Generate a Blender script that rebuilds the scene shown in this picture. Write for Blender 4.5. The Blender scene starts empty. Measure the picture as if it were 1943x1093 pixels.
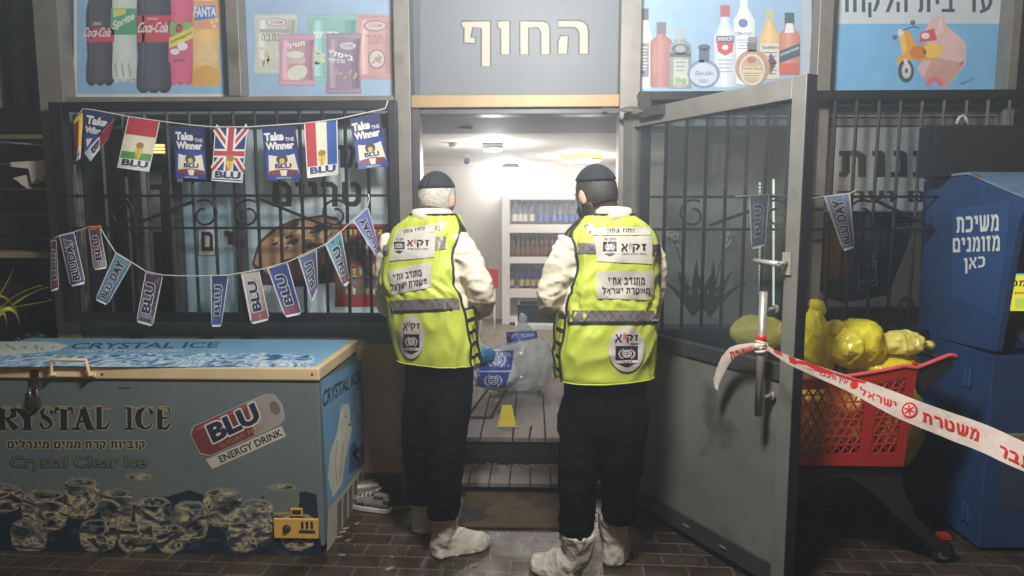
import bpy, math, random
from mathutils import Vector, Matrix, Euler, noise
from mathutils.bvhtree import BVHTree
from mathutils.geometry import tessellate_polygon
R = math.radians
sc = bpy.context.scene
COL = sc.collection
random.seed(7)

# ------------------------------------------------------------------ camera
FPX, CX, CY = 1270.0, 971.5, 546.5            # focal length and centre in photo pixels (1943 x 1093)
PITCH, YAW = R(6.35), R(1.8)
CAM = Vector((0, 0, 1.6))
cd = bpy.data.cameras.new('camera')
cd.sensor_width = 36.0
cd.lens = FPX / 1943.0 * 36.0
cd.clip_start, cd.clip_end = 0.02, 400.0
cam = bpy.data.objects.new('camera', cd)
cam.location = CAM
cam.rotation_euler = (R(90) - PITCH, 0, YAW)
COL.objects.link(cam)
sc.camera = cam
CR = cam.rotation_euler.to_matrix()

# ------------------------------------------------------------------ world, sun, exposure
SUN_EL, SUN_AZ = R(50), R(20)
w = bpy.data.worlds.new('World')
sc.world = w
w.use_nodes = True
nt = w.node_tree
bg = nt.nodes['Background']
sky = nt.nodes.new('ShaderNodeTexSky')
sky.sky_type = 'NISHITA'
sky.sun_disc = False
sky.sun_elevation = R(2.0)
sky.sun_rotation = R(160)
nt.links.new(sky.outputs[0], bg.inputs[0])
bg.inputs[1].default_value = 0.035            # night: only a trace of sky light
sc.view_settings.view_transform = 'Standard'
sc.view_settings.look = 'None'
sc.view_settings.exposure = 0.2
sc.view_settings.gamma = 1.0
sc.cycles.use_denoising = True
sc.cycles.max_bounces = 10
sc.cycles.transparent_max_bounces = 24
sc.cycles.sample_clamp_indirect = 6.0
sc.cycles.caustics_reflective = False
sc.cycles.caustics_refractive = False
sc.cycles.volume_bounces = 0

LAMP = Vector((0.05, 1.60, 2.92))             # the canopy flood lamp just above the picture

# ------------------------------------------------------------------ projection helpers (photo pixel -> place)
def ray(px, py):
    return CR @ Vector(((px - CX) / FPX, (CY - py) / FPX, -1.0))
def PY(px, py, y):
    d = ray(px, py); return CAM + d * (y / d.y)
def PX(px, py, x):
    d = ray(px, py); return CAM + d * (x / d.x)
def PZ(px, py, z=0.0):
    d = ray(px, py); return CAM + d * ((z - CAM.z) / d.z)
def PL(px, py, p0, n):
    d = ray(px, py); return CAM + d * ((p0 - CAM).dot(n) / d.dot(n))

# ------------------------------------------------------------------ materials
def lin(c):
    c = c / 255.0
    return c / 12.92 if c <= 0.04045 else ((c + 0.055) / 1.055) ** 2.4
def rgb(r, g, b):
    return (lin(r), lin(g), lin(b), 1.0)
_mats = {}
def M(name, col, rough=0.6, metal=0.0, var=0.12, vs=6.0, bump=0.0, bs=60.0, spec=0.5, emit=0.0, coat=0.0, stretch=None, dirt=None):
    """Principled material with noise-driven colour variation, optional bump and dirt."""
    if name in _mats: return _mats[name]
    m = bpy.data.materials.new(name); m.use_nodes = True
    n = m.node_tree; b = n.nodes['Principled BSDF']
    c = rgb(*col)
    b.inputs['Roughness'].default_value = rough
    b.inputs['Metallic'].default_value = metal
    b.inputs['Specular IOR Level'].default_value = spec
    if coat: b.inputs['Coat Weight'].default_value = coat; b.inputs['Coat Roughness'].default_value = 0.15
    tc = n.nodes.new('ShaderNodeTexCoord')
    mp = n.nodes.new('ShaderNodeMapping')
    n.links.new(tc.outputs['Object'], mp.inputs[0])
    if stretch: mp.inputs['Scale'].default_value = stretch
    if var:
        tx = n.nodes.new('ShaderNodeTexNoise'); tx.inputs['Scale'].default_value = vs; tx.inputs['Detail'].default_value = 6
        n.links.new(mp.outputs[0], tx.inputs['Vector'])
        rp = n.nodes.new('ShaderNodeValToRGB')
        rp.color_ramp.elements[0].position = 0.3; rp.color_ramp.elements[1].position = 0.7
        rp.color_ramp.elements[0].color = tuple(x * (1 - var) for x in c[:3]) + (1,)
        rp.color_ramp.elements[1].color = tuple(min(1, x * (1 + var)) for x in c[:3]) + (1,)
        n.links.new(tx.outputs[0], rp.inputs[0])
        out = rp.outputs[0]
        if dirt:
            t2 = n.nodes.new('ShaderNodeTexNoise'); t2.inputs['Scale'].default_value = dirt[1]; t2.inputs['Detail'].default_value = 8
            n.links.new(mp.outputs[0], t2.inputs['Vector'])
            r2 = n.nodes.new('ShaderNodeValToRGB'); r2.color_ramp.elements[0].position = dirt[2]; r2.color_ramp.elements[1].position = dirt[2] + 0.12
            n.links.new(t2.outputs[0], r2.inputs[0])
            mx = n.nodes.new('ShaderNodeMix'); mx.data_type = 'RGBA'
            n.links.new(r2.outputs[0], mx.inputs[0]); n.links.new(out, mx.inputs[6]); mx.inputs[7].default_value = rgb(*dirt[0])
            out = mx.outputs[2]
        n.links.new(out, b.inputs['Base Color'])
        rr = n.nodes.new('ShaderNodeMapRange'); rr.inputs[3].default_value = max(0.02, rough - 0.1); rr.inputs[4].default_value = min(1, rough + 0.1)
        n.links.new(tx.outputs[0], rr.inputs[0]); n.links.new(rr.outputs[0], b.inputs['Roughness'])
    else:
        b.inputs['Base Color'].default_value = c
    if bump:
        t3 = n.nodes.new('ShaderNodeTexNoise'); t3.inputs['Scale'].default_value = bs; t3.inputs['Detail'].default_value = 4
        n.links.new(mp.outputs[0], t3.inputs['Vector'])
        bp = n.nodes.new('ShaderNodeBump'); bp.inputs['Strength'].default_value = bump; bp.inputs['Distance'].default_value = 0.01
        n.links.new(t3.outputs[0], bp.inputs['Height']); n.links.new(bp.outputs[0], b.inputs['Normal'])
    if emit:
        b.inputs['Emission Color'].default_value = c; b.inputs['Emission Strength'].default_value = emit
    _mats[name] = m
    return m
def film(name, tint, clear=0.8, rough=0.02, gloss=0.5, milk=None):
    """Thin pane or plastic: transparent tint + glossy by fresnel, optional milky diffuse share."""
    if name in _mats: return _mats[name]
    m = bpy.data.materials.new(name); m.use_nodes = True
    n = m.node_tree
    for x in list(n.nodes): n.nodes.remove(x)
    o = n.nodes.new('ShaderNodeOutputMaterial')
    t = n.nodes.new('ShaderNodeBsdfTransparent'); t.inputs[0].default_value = rgb(*tint)
    g = n.nodes.new('ShaderNodeBsdfGlossy'); g.inputs['Roughness'].default_value = rough
    f = n.nodes.new('ShaderNodeFresnel')
    ge = n.nodes.new('ShaderNodeNewGeometry'); io = n.nodes.new('ShaderNodeMapRange')
    io.inputs[3].default_value = 1.45; io.inputs[4].default_value = 1 / 1.45
    n.links.new(ge.outputs['Backfacing'], io.inputs[0]); n.links.new(io.outputs[0], f.inputs[0])
    mu = n.nodes.new('ShaderNodeMath'); mu.operation = 'MULTIPLY'; mu.inputs[1].default_value = gloss
    n.links.new(f.outputs[0], mu.inputs[0])
    mx = n.nodes.new('ShaderNodeMixShader')
    n.links.new(mu.outputs[0], mx.inputs[0])
    base = t
    if milk:
        d = n.nodes.new('ShaderNodeBsdfDiffuse'); d.inputs[0].default_value = rgb(*milk[0])
        tr = n.nodes.new('ShaderNodeBsdfTranslucent'); tr.inputs[0].default_value = rgb(*milk[0])
        m0 = n.nodes.new('ShaderNodeMixShader'); m0.inputs[0].default_value = 0.35
        n.links.new(d.outputs[0], m0.inputs[1]); n.links.new(tr.outputs[0], m0.inputs[2])
        m1 = n.nodes.new('ShaderNodeMixShader'); m1.inputs[0].default_value = milk[1]
        n.links.new(t.outputs[0], m1.inputs[1]); n.links.new(m0.outputs[0], m1.inputs[2])
        if len(milk) > 2:
            tc = n.nodes.new('ShaderNodeTexCoord'); tx = n.nodes.new('ShaderNodeTexNoise'); tx.inputs['Scale'].default_value = milk[2]; tx.inputs['Detail'].default_value = 5
            n.links.new(tc.outputs['Object'], tx.inputs['Vector'])
            mr = n.nodes.new('ShaderNodeMapRange'); mr.inputs[1].default_value = 0.35; mr.inputs[2].default_value = 0.65
            mr.inputs[3].default_value = milk[1] * 0.6; mr.inputs[4].default_value = min(1, milk[1] * 1.4)
            n.links.new(tx.outputs[0], mr.inputs[0]); n.links.new(mr.outputs[0], m1.inputs[0])
        base = m1
    n.links.new(base.outputs[0], mx.inputs[1]); n.links.new(g.outputs[0], mx.inputs[2])
    n.links.new(mx.outputs[0], o.inputs[0])
    _mats[name] = m
    return m
def glow(name, col, s):
    if name in _mats: return _mats[name]
    m = bpy.data.materials.new(name); m.use_nodes = True
    n = m.node_tree; b = n.nodes['Principled BSDF']
    b.inputs['Base Color'].default_value = rgb(*col)
    b.inputs['Emission Color'].default_value = rgb(*col); b.inputs['Emission Strength'].default_value = s
    _mats[name] = m
    return m
def ink(r, g, b, rough=0.55):
    return M('print_%d_%d_%d_%d' % (r, g, b, int(rough * 100)), (r, g, b), rough, var=0.06, vs=9)
def plastic_sheet(name, col, rough=0.3, trans=0.35, bump=0.25, bs=35):
    """Crumpled plastic: principled + translucent."""
    if name in _mats: return _mats[name]
    m = M(name, col, rough, var=0.15, vs=9, bump=bump, bs=bs)
    n = m.node_tree; b = n.nodes['Principled BSDF']; o = [x for x in n.nodes if x.type == 'OUTPUT_MATERIAL'][0]
    t = n.nodes.new('ShaderNodeBsdfTranslucent'); t.inputs[0].default_value = rgb(*col)
    mx = n.nodes.new('ShaderNodeMixShader'); mx.inputs[0].default_value = trans
    n.links.new(b.outputs[0], mx.inputs[1]); n.links.new(t.outputs[0], mx.inputs[2]); n.links.new(mx.outputs[0], o.inputs[0])
    return m

def ice_print(name, seed, ramp=None, sc_=8, stretch=(1, 1, 1.7)):
    if name in _mats: return _mats[name]
    m = M(name, (80, 84, 82), 0.4, var=0)
    n = m.node_tree; b = n.nodes['Principled BSDF']
    tc = n.nodes.new('ShaderNodeTexCoord'); mp = n.nodes.new('ShaderNodeMapping'); mp.inputs['Location'].default_value = (seed, seed * 2, 0); mp.inputs['Scale'].default_value = stretch
    tx = n.nodes.new('ShaderNodeTexNoise'); tx.inputs['Scale'].default_value = sc_; tx.inputs['Detail'].default_value = 3; tx.inputs['Distortion'].default_value = 1.6; tx.inputs['Roughness'].default_value = 0.55
    n.links.new(tc.outputs['Object'], mp.inputs[0]); n.links.new(mp.outputs[0], tx.inputs['Vector'])
    rp = n.nodes.new('ShaderNodeValToRGB'); e = rp.color_ramp.elements
    ramp = ramp or ((0.30, (22, 26, 32)), (0.40, (48, 54, 58)), (0.47, (92, 96, 92)), (0.53, (134, 130, 114)), (0.57, (204, 186, 144)), (0.61, (80, 82, 78)), (0.68, (34, 40, 44)), (0.78, (58, 64, 66)))
    e[0].position, e[0].color = ramp[0][0], rgb(*ramp[0][1]); e[1].position, e[1].color = ramp[-1][0], rgb(*ramp[-1][1])
    for p_, c in ramp[1:-1]:
        q = e.new(p_); q.color = rgb(*c)
    n.links.new(tx.outputs[0], rp.inputs[0]); n.links.new(rp.outputs[0], b.inputs['Base Color'])
    return m

# ------------------------------------------------------------------ objects
WM = {}
def tag(o, label=None, cat=None, group=None, kind=None):
    if label: o['label'] = label
    if cat: o['category'] = cat
    if group: o['group'] = group
    if kind: o['kind'] = kind
    return o
def thing(name, label, cat, loc=(0, 0, 0), rz=0.0, group=None):
    o = bpy.data.objects.new(name, None); COL.objects.link(o)
    o.location = loc; o.rotation_euler = (0, 0, rz); o.empty_display_size = 0.1
    WM[o.name] = Matrix.Translation(Vector(loc)) @ Matrix.Rotation(rz, 4, 'Z')
    return tag(o, label, cat, group)
def dup(root, M4, label=None, group=None):
    def cp(o, par):
        c = o.copy(); COL.objects.link(c)
        if par is not None: c.parent = par
        for ch in list(o.children): cp(ch, c)
        return c
    r = cp(root, None); r.matrix_world = M4; WM[r.name] = M4.copy()
    if label: r['label'] = label
    if group: r['group'] = group
    return r

# bold block Hebrew letters, drawn as outlines in a unit height (y down, baseline at 1)
HEB = {
'א': (.8, [[(0,0),(.22,0),(.8,1),(.58,1)], [(.56,0),(.78,0),(.78,.22),(.541,.55),(.466,.42),(.58,.24)], [(.259,.45),(.33,.57),(.22,.72),(.22,1),(0,1),(0,.66)]]),
'ב': (.8, [[(0,0),(.5,0),(.66,.16),(.66,.8),(.8,.8),(.8,1),(0,1),(0,.8),(.45,.8),(.45,.26),(.4,.2),(0,.2)]]),
'ג': (.52, [[(.08,0),(.34,0),(.44,.1),(.52,1),(.32,1),(.28,.7),(.2,.74),(.14,1),(0,1),(.02,.84),(.1,.6),(.26,.5),(.24,.2),(.08,.2)]]),
'ד': (.75, [[(0,0),(.75,0),(.75,.2),(.66,.2),(.66,1),(.44,1),(.44,.2),(0,.2)]]),
'ה': (.72, [[(0,0),(.5,0),(.7,.2),(.7,1),(.49,1),(.49,.28),(.42,.2),(0,.2)], [(.02,.38),(.22,.38),(.22,1),(.02,1)]]),
'ו': (.36, [[(0,0),(.26,0),(.36,.1),(.36,1),(.14,1),(.14,.2),(0,.2)]]),
'ז': (.46, [[(0,0),(.46,0),(.46,.2),(.36,.2),(.36,1),(.14,1),(.14,.2),(0,.2)]]),
'ח': (.74, [[(0,0),(.52,0),(.72,.18),(.72,1),(.5,1),(.5,.28),(.44,.2),(.24,.2),(.24,1),(.02,1),(.02,.2),(0,.2)]]),
'ט': (.8, [[(.02,0),(.24,0),(.24,.7),(.32,.8),(.48,.8),(.56,.7),(.56,.28),(.48,.2),(.36,.2),(.36,0),(.6,0),(.78,.18),(.78,.8),(.6,1),(.2,1),(.02,.82)]]),
'י': (.36, [[(0,0),(.26,0),(.36,.1),(.36,.52),(.14,.52),(.14,.2),(0,.2)]]),
'כ': (.7, [[(0,0),(.5,0),(.7,.2),(.7,.8),(.5,1),(0,1),(0,.8),(.42,.8),(.48,.74),(.48,.26),(.42,.2),(0,.2)]]),
'ל': (.7, [[(0,-.32),(.2,-.32),(.2,0),(.7,0),(.7,.3),(.42,1),(.2,1),(.46,.3),(.46,.2),(0,.2)]]),
'מ': (.8, [[(0,0),(.2,0),(.28,.14),(.4,0),(.6,0),(.8,.2),(.8,1),(.4,1),(.4,.8),(.58,.8),(.58,.26),(.52,.2),(.44,.2),(.34,.34),(.22,1),(0,1),(.16,.3)]]),
'נ': (.46, [[(.08,0),(.36,0),(.46,.12),(.46,1),(0,1),(0,.8),(.25,.8),(.25,.2),(.08,.2)]]),
'ס': (.8, [[(0,0),(.4,0),(.4,.2),(.24,.2),(.24,.62),(.36,.8),(.4,.8),(.4,1),(.3,1),(.02,.7),(.02,.2),(0,.2)], [(.4,0),(.6,0),(.78,.2),(.78,.7),(.5,1),(.4,1),(.4,.8),(.44,.8),(.56,.62),(.56,.28),(.5,.2),(.4,.2)]]),
'ע': (.76, [[(0,0),(.22,0),(.34,.72),(.42,.68),(.54,.4),(.54,0),(.76,0),(.76,.45),(.6,.82),(.3,1.0),(0,1.08),(0,.88),(.16,.84)]]),
'פ': (.74, [[(0,0),(.52,0),(.74,.2),(.74,.8),(.54,1),(0,1),(0,.8),(.46,.8),(.52,.74),(.52,.26),(.46,.2),(.2,.2),(.2,.42),(.34,.42),(.34,.6),(0,.6)]]),
'צ': (.74, [[(0,0),(.2,0),(.46,.4),(.5,.36),(.5,0),(.72,0),(.72,.4),(.58,.58),(.74,.84),(.74,1),(0,1),(0,.8),(.46,.8)]]),
'ק': (.72, [[(0,0),(.52,0),(.72,.18),(.72,.42),(.5,.95),(.3,.95),(.5,.36),(.5,.26),(.44,.2),(0,.2)], [(.02,.4),(.22,.4),(.22,1.32),(.02,1.32)]]),
'ר': (.66, [[(0,0),(.46,0),(.66,.2),(.66,1),(.44,1),(.44,.28),(.38,.2),(0,.2)]]),
'ש': (.96, [[(0,0),(.2,0),(.26,.74),(.36,.72),(.42,.5),(.42,0),(.62,0),(.62,.5),(.54,.72),(.66,.72),(.76,.5),(.76,0),(.96,0),(.96,.6),(.78,.95),(.6,1),(.1,1)]]),
'ת': (.76, [[(0,0),(.54,0),(.74,.18),(.74,1),(.52,1),(.52,.28),(.46,.2),(.3,.2),(.3,.84),(.2,1),(0,1),(0,.82),(.08,.8),(.08,.2),(0,.2)]]),
'ך': (.66, [[(0,0),(.46,0),(.66,.2),(.66,1.32),(.44,1.32),(.44,.28),(.38,.2),(0,.2)]]),
'ם': (.76, [[(0,0),(.38,0),(.38,.2),(.22,.2),(.22,.8),(.38,.8),(.38,1),(0,1)], [(.38,0),(.56,0),(.76,.2),(.76,1),(.38,1),(.38,.8),(.54,.8),(.54,.26),(.48,.2),(.38,.2)]]),
'ן': (.36, [[(0,0),(.26,0),(.36,.1),(.36,1.32),(.14,1.32),(.14,.2),(0,.2)]]),
'ף': (.7, [[(0,0),(.5,0),(.7,.2),(.7,1.32),(.48,1.32),(.48,.26),(.42,.2),(.2,.2),(.2,.42),(.34,.42),(.34,.6),(0,.6)]]),
'ץ': (.7, [[(0,0),(.2,0),(.36,.34),(.46,.3),(.48,0),(.7,0),(.68,.34),(.42,.56),(.42,1.32),(.2,1.32),(.2,.42)]]),
'״': (.34, [[(0,0),(.12,0),(.1,.3),(.02,.3)], [(.2,0),(.32,0),(.3,.3),(.22,.3)]]),
'׳': (.14, [[(0,0),(.12,0),(.1,.3),(.02,.3)]]),
' ': (.32, []),
}
_tc = {}
def glyphs(s, bold=0.0, shear=0.0):
    """2-D mesh of a string, normalised to its own box (0..1, y down). Hebrew is laid out right to left."""
    k = (s, bold, shear)
    if k in _tc: return _tc[k]
    if any('\u0590' <= ch <= '\u05ff' for ch in s):
        V, Fs, x = [], [], 0.0
        for ch in s[::-1]:
            w_, polys = HEB[ch]
            for pl_ in polys:
                Fs.append(tuple(range(len(V), len(V) + len(pl_)))); V += [(x + a, c) for a, c in pl_]
            x += w_ + 0.15
        x0, x1 = min(v[0] for v in V), max(v[0] for v in V); y0, y1 = min(v[1] for v in V), max(v[1] for v in V)
        _tc[k] = ([((a - x0) / (x1 - x0), (c - y0) / (y1 - y0)) for a, c in V], Fs)
        return _tc[k]
    c = bpy.data.curves.new('txt', 'FONT'); c.body = s; c.resolution_u = 3; c.offset = bold; c.shear = shear
    o = bpy.data.objects.new('txt', c); COL.objects.link(o)
    dg = bpy.context.evaluated_depsgraph_get()
    me = bpy.data.meshes.new_from_object(o.evaluated_get(dg))
    V = [(v.co.x, v.co.y) for v in me.vertices]; Fs = [tuple(p.vertices) for p in me.polygons]
    bpy.data.objects.remove(o); bpy.data.curves.remove(c); bpy.data.meshes.remove(me)
    x0, x1 = min(v[0] for v in V), max(v[0] for v in V); y0, y1 = min(v[1] for v in V), max(v[1] for v in V)
    V = [((x - x0) / (x1 - x0), (y1 - y) / (y1 - y0)) for x, y in V]
    _tc[k] = (V, Fs)
    return _tc[k]

class MB:
    """Collects faces in world space; build() links them as ONE mesh object under its parent."""
    def __init__(s):
        s.v, s.f, s.mi, s.sm, s.mats = [], [], [], [], []
    def _m(s, m):
        if m not in s.mats: s.mats.append(m)
        return s.mats.index(m)
    def face(s, pts, m, smooth=False):
        b = len(s.v); s.v += [Vector(p) for p in pts]
        s.f.append(tuple(range(b, b + len(pts)))); s.mi.append(s._m(m)); s.sm.append(smooth)
    def raw(s, V, Fs, m, smooth=False):
        b = len(s.v); s.v += [Vector(p) for p in V]; k = s._m(m)
        for f in Fs: s.f.append(tuple(b + i for i in f)); s.mi.append(k); s.sm.append(smooth)
    def grid(s, rows, m, closed=False, smooth=True, mfn=None):
        b = len(s.v); nc = len(rows[0])
        for r in rows: s.v += [Vector(p) for p in r]
        for i in range(len(rows) - 1):
            for j in range(nc if closed else nc - 1):
                k = (j + 1) % nc
                s.f.append((b + i * nc + j, b + i * nc + k, b + (i + 1) * nc + k, b + (i + 1) * nc + j))
                s.mi.append(s._m(mfn(i, j) if mfn else m)); s.sm.append(smooth)
    def loft(s, rings, m, caps=(True, True), smooth=True, mfn=None):
        b = len(s.v); n = len(rings[0])
        s.grid(rings, m, True, smooth, mfn)
        if caps[0]: s.f.append(tuple(range(b + n - 1, b - 1, -1))); s.mi.append(s._m(mfn(0, 0) if mfn else m)); s.sm.append(False)
        if caps[1]:
            e = b + (len(rings) - 1) * n
            s.f.append(tuple(range(e, e + n))); s.mi.append(s._m(mfn(len(rings) - 2, 0) if mfn else m)); s.sm.append(False)
    def box(s, a, b, m):
        x0, y0, z0 = (min(a[i], b[i]) for i in range(3)); x1, y1, z1 = (max(a[i], b[i]) for i in range(3))
        V = [(x0, y0, z0), (x1, y0, z0), (x1, y1, z0), (x0, y1, z0), (x0, y0, z1), (x1, y0, z1), (x1, y1, z1), (x0, y1, z1)]
        s.raw(V, [(3, 2, 1, 0), (4, 5, 6, 7), (0, 1, 5, 4), (1, 2, 6, 5), (2, 3, 7, 6), (3, 0, 4, 7)], m)
    def obox(s, c, ax, ay, az, m):
        c, ax, ay, az = Vector(c), Vector(ax), Vector(ay), Vector(az)
        V = [c + ax * i + ay * j + az * k for k in (-1, 1) for i, j in ((-1, -1), (1, -1), (1, 1), (-1, 1))]
        s.raw(V, [(3, 2, 1, 0), (4, 5, 6, 7), (0, 1, 5, 4), (1, 2, 6, 5), (2, 3, 7, 6), (3, 0, 4, 7)], m)
    def bar(s, p, q, w, h, m, up=(0, 0, 1)):
        p, q = Vector(p), Vector(q); d = (q - p); u = Vector(up); u = (u - d.normalized() * u.dot(d.normalized()))
        if u.length < 1e-4: u = Vector((0, 1, 0))
        u.normalize(); sd = d.normalized().cross(u)
        s.obox((p + q) / 2, d / 2, sd * w / 2, u * h / 2, m)
    def tube(s, pts, r, m, n=8, caps=True, smooth=True, flat=1.0):
        pts = [Vector(p) for p in pts]; rings = []; ref = Vector((0.3, 0.2, 0.93))
        for i, p in enumerate(pts):
            a, b = pts[max(i - 1, 0)], pts[min(i + 1, len(pts) - 1)]
            d = (b - a).normalized()
            if i == 0:
                if abs(d.dot(ref)) > 0.9: ref = Vector((1, 0, 0))
                x = (ref - d * ref.dot(d)).normalized()
            else:
                x = (x - d * x.dot(d)).normalized()
            y = d.cross(x); rr = r[i] if isinstance(r, (list, tuple)) else r
            rings.append([p + (x * math.cos(t) + y * math.sin(t) * flat) * rr for t in (2 * math.pi * k / n for k in range(n))])
        s.loft(rings, m, (caps, caps), smooth)
    def lathe(s, o, prof, m, n=16, ax=None, mfn=None, caps=(True, True)):
        o = Vector(o); Q = Matrix.Identity(3)
        if ax is not None: Q = Vector((0, 0, 1)).rotation_difference(Vector(ax)).to_matrix()
        rings = [[o + Q @ Vector((r * math.cos(2 * math.pi * k / n), r * math.sin(2 * math.pi * k / n), z)) for k in range(n)] for r, z in prof]
        s.loft(rings, m, caps, True, mfn)
    def prism(s, pts, vec, m):
        pts = [Vector(p) for p in pts]; v = Vector(vec); n = len(pts)
        s.raw(pts + [p + v for p in pts], [tuple(range(n - 1, -1, -1)), tuple(range(n, 2 * n))] + [(i, (i + 1) % n, n + (i + 1) % n, n + i) for i in range(n)], m)
    def ball(s, c, r, m, n=14, k=9, M3=None):
        c = Vector(c); r = Vector(r) if not isinstance(r, (int, float)) else Vector((r, r, r)); rings = []
        for i in range(k + 1):
            a = math.pi * min(max(i / k, 0.004), 0.996)
            ring = []
            for j in range(n):
                t = 2 * math.pi * j / n
                p = Vector((r.x * math.sin(a) * math.cos(t), r.y * math.sin(a) * math.sin(t), -r.z * math.cos(a)))
                ring.append(c + (M3 @ p if M3 else p))
            rings.append(ring)
        s.loft(rings, m)
    def build(s, name, parent=None, bevel=0.0, loc=None, solid=0.0, sub=0):
        me = bpy.data.meshes.new(name)
        if parent is not None: W = WM[parent.name]
        else: W = Matrix.Translation(Vector(loc)) if loc is not None else Matrix.Identity(4)
        I = W.inverted()
        me.from_pydata([I @ v for v in s.v], [], s.f)
        for m in s.mats: me.materials.append(m)
        me.polygons.foreach_set('material_index', s.mi); me.polygons.foreach_set('use_smooth', s.sm)
        me.update()
        o = bpy.data.objects.new(name, me); COL.objects.link(o)
        if parent is not None: o.parent = parent
        else: o.matrix_world = W
        WM[o.name] = W
        if sub:
            x = o.modifiers.new('sub', 'SUBSURF'); x.levels = x.render_levels = sub
        if solid:
            x = o.modifiers.new('solid', 'SOLIDIFY'); x.thickness = solid
        if bevel:
            x = o.modifiers.new('bevel', 'BEVEL'); x.width = bevel; x.segments = 2; x.limit_method = 'ANGLE'; x.angle_limit = R(40)
        return o

class Pic(MB):
    """Flat or draped graphics: fn(x, y, lift) maps picture coordinates to the place; every layer lies a little prouder.
    fine = longest edge (picture units) a printed face may have on a curved surface."""
    def __init__(s, fn, lift=0.0006, fine=None):
        super().__init__(); s.fn, s.lift, s.k, s.fine = fn, lift, 1, fine
    def up(s, n=1): s.k += n; return s
    def emit(s, pts, m, kk=None, smooth=False):
        l = (s.k if kk is None else kk) * s.lift
        if not s.fine: s.face([s.fn(x, y, l) for x, y in pts], m, smooth); return
        P2 = [Vector((x, y, 0)) for x, y in pts]
        st = [tuple(pts[i] if isinstance(i, int) else (i.x, i.y) for i in t) for t in tessellate_polygon([P2])]
        while st:
            a, b_, c = st.pop()
            L = [(math.dist(a, b_), a, b_, c), (math.dist(b_, c), b_, c, a), (math.dist(c, a), c, a, b_)]
            d, p0, p1, p2 = max(L, key=lambda t: t[0])
            if d > s.fine:
                mm = ((p0[0] + p1[0]) / 2, (p0[1] + p1[1]) / 2); st += [(p0, mm, p2), (mm, p1, p2)]
            else: s.face([s.fn(x, y, l) for x, y in (a, b_, c)], m, True)
    def poly(s, pts, m, smooth=False): s.emit(pts, m, None, smooth)
    def rect(s, x0, y0, x1, y1, m, nx=1, ny=1):
        s.grid([[s.fn(x0 + (x1 - x0) * j / nx, y0 + (y1 - y0) * i / ny, s.k * s.lift) for j in range(nx + 1)] for i in range(ny + 1)], m, False, nx > 1)
    def quad(s, q, m, nx=1, ny=1):
        s.grid([[s.fn(*bil(q, j / nx, i / ny), s.k * s.lift) for j in range(nx + 1)] for i in range(ny + 1)], m, False, nx > 1)
    def ell(s, cx, cy, rx, ry, m, n=20, rot=0.0, a0=0.0, a1=360.0):
        c, d = math.cos(R(rot)), math.sin(R(rot)); P = []
        full = a1 - a0 >= 359.9
        for i in range(n if full else n + 1):
            t = R(a0 + (a1 - a0) * i / n); x, y = rx * math.cos(t), ry * math.sin(t); P.append((cx + x * c - y * d, cy + x * d + y * c))
        s.poly(P, m)
    def line(s, pts, wd, m, closed=False):
        if s.fine and not closed:
            P_, W_ = [], []
            for i in range(len(pts) - 1):
                n_ = max(1, int(math.dist(pts[i], pts[i + 1]) / s.fine))
                w0, w1 = (wd[i], wd[i + 1]) if isinstance(wd, (list, tuple)) else (wd, wd)
                for j in range(n_): u = j / n_; P_.append((pts[i][0] * (1 - u) + pts[i + 1][0] * u, pts[i][1] * (1 - u) + pts[i + 1][1] * u)); W_.append(w0 * (1 - u) + w1 * u)
            pts = P_ + [pts[-1]]; wd = W_ + [wd[-1] if isinstance(wd, (list, tuple)) else wd]
        n = len(pts); L, Rr = [], []
        for i in range(n):
            a = pts[(i - 1) % n] if closed else pts[max(i - 1, 0)]; b = pts[(i + 1) % n] if closed else pts[min(i + 1, n - 1)]
            dx, dy = b[0] - a[0], b[1] - a[1]; l = math.hypot(dx, dy) or 1
            ww = (wd[i] if isinstance(wd, (list, tuple)) else wd) / 2
            L.append((pts[i][0] - dy / l * ww, pts[i][1] + dx / l * ww)); Rr.append((pts[i][0] + dy / l * ww, pts[i][1] - dx / l * ww))
        if closed: L.append(L[0]); Rr.append(Rr[0])
        s.grid([[s.fn(x, y, s.k * s.lift) for x, y in row] for row in (L, Rr)], m, False, False)
    def text(s, t, q, m, bold=0.01, shear=0.0, halo=None):
        if len(q) == 4 and not isinstance(q[0], (tuple, list)): q = [(q[0], q[1]), (q[2], q[1]), (q[2], q[3]), (q[0], q[3])]
        V, Fs = glyphs(t, bold, shear)
        Q = [bil(q, u, v) for u, v in V]
        if halo:                                     # printed outline: the same letters, a little to each side, one layer down
            hx, hy = halo[0] if isinstance(halo[0], tuple) else (halo[0], halo[0])
            for k in range(8):
                dx, dy = hx * math.cos(k * math.pi / 4), hy * math.sin(k * math.pi / 4)
                for f in Fs: s.emit([(Q[i][0] + dx, Q[i][1] + dy) for i in f], halo[1], s.k + k * 0.08)
            s.up()
        for f in Fs: s.emit([Q[i] for i in f], m)
def bil(q, u, v):
    return tuple((q[0][i] * (1 - u) + q[1][i] * u) * (1 - v) + (q[3][i] * (1 - u) + q[2][i] * u) * v for i in (0, 1))
def flatY(Y):
    return lambda x, y, l: PY(x, y, Y - l)
def drape(bvh, back=None):
    """Lays picture points on a built surface, lifted along its normal."""
    def fn(x, y, l):
        d = ray(x, y).normalized(); h = bvh.ray_cast(CAM, d)
        if h[0] is None: return back(x, y, l) if back else PY(x, y, 3.0)
        nn = h[1] if h[1].dot(d) < 0 else -h[1]
        return h[0] + nn * (l + 0.002)
    return fn
def bvh_of(mb): return BVHTree.FromPolygons([tuple(v) for v in mb.v], mb.f)
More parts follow.
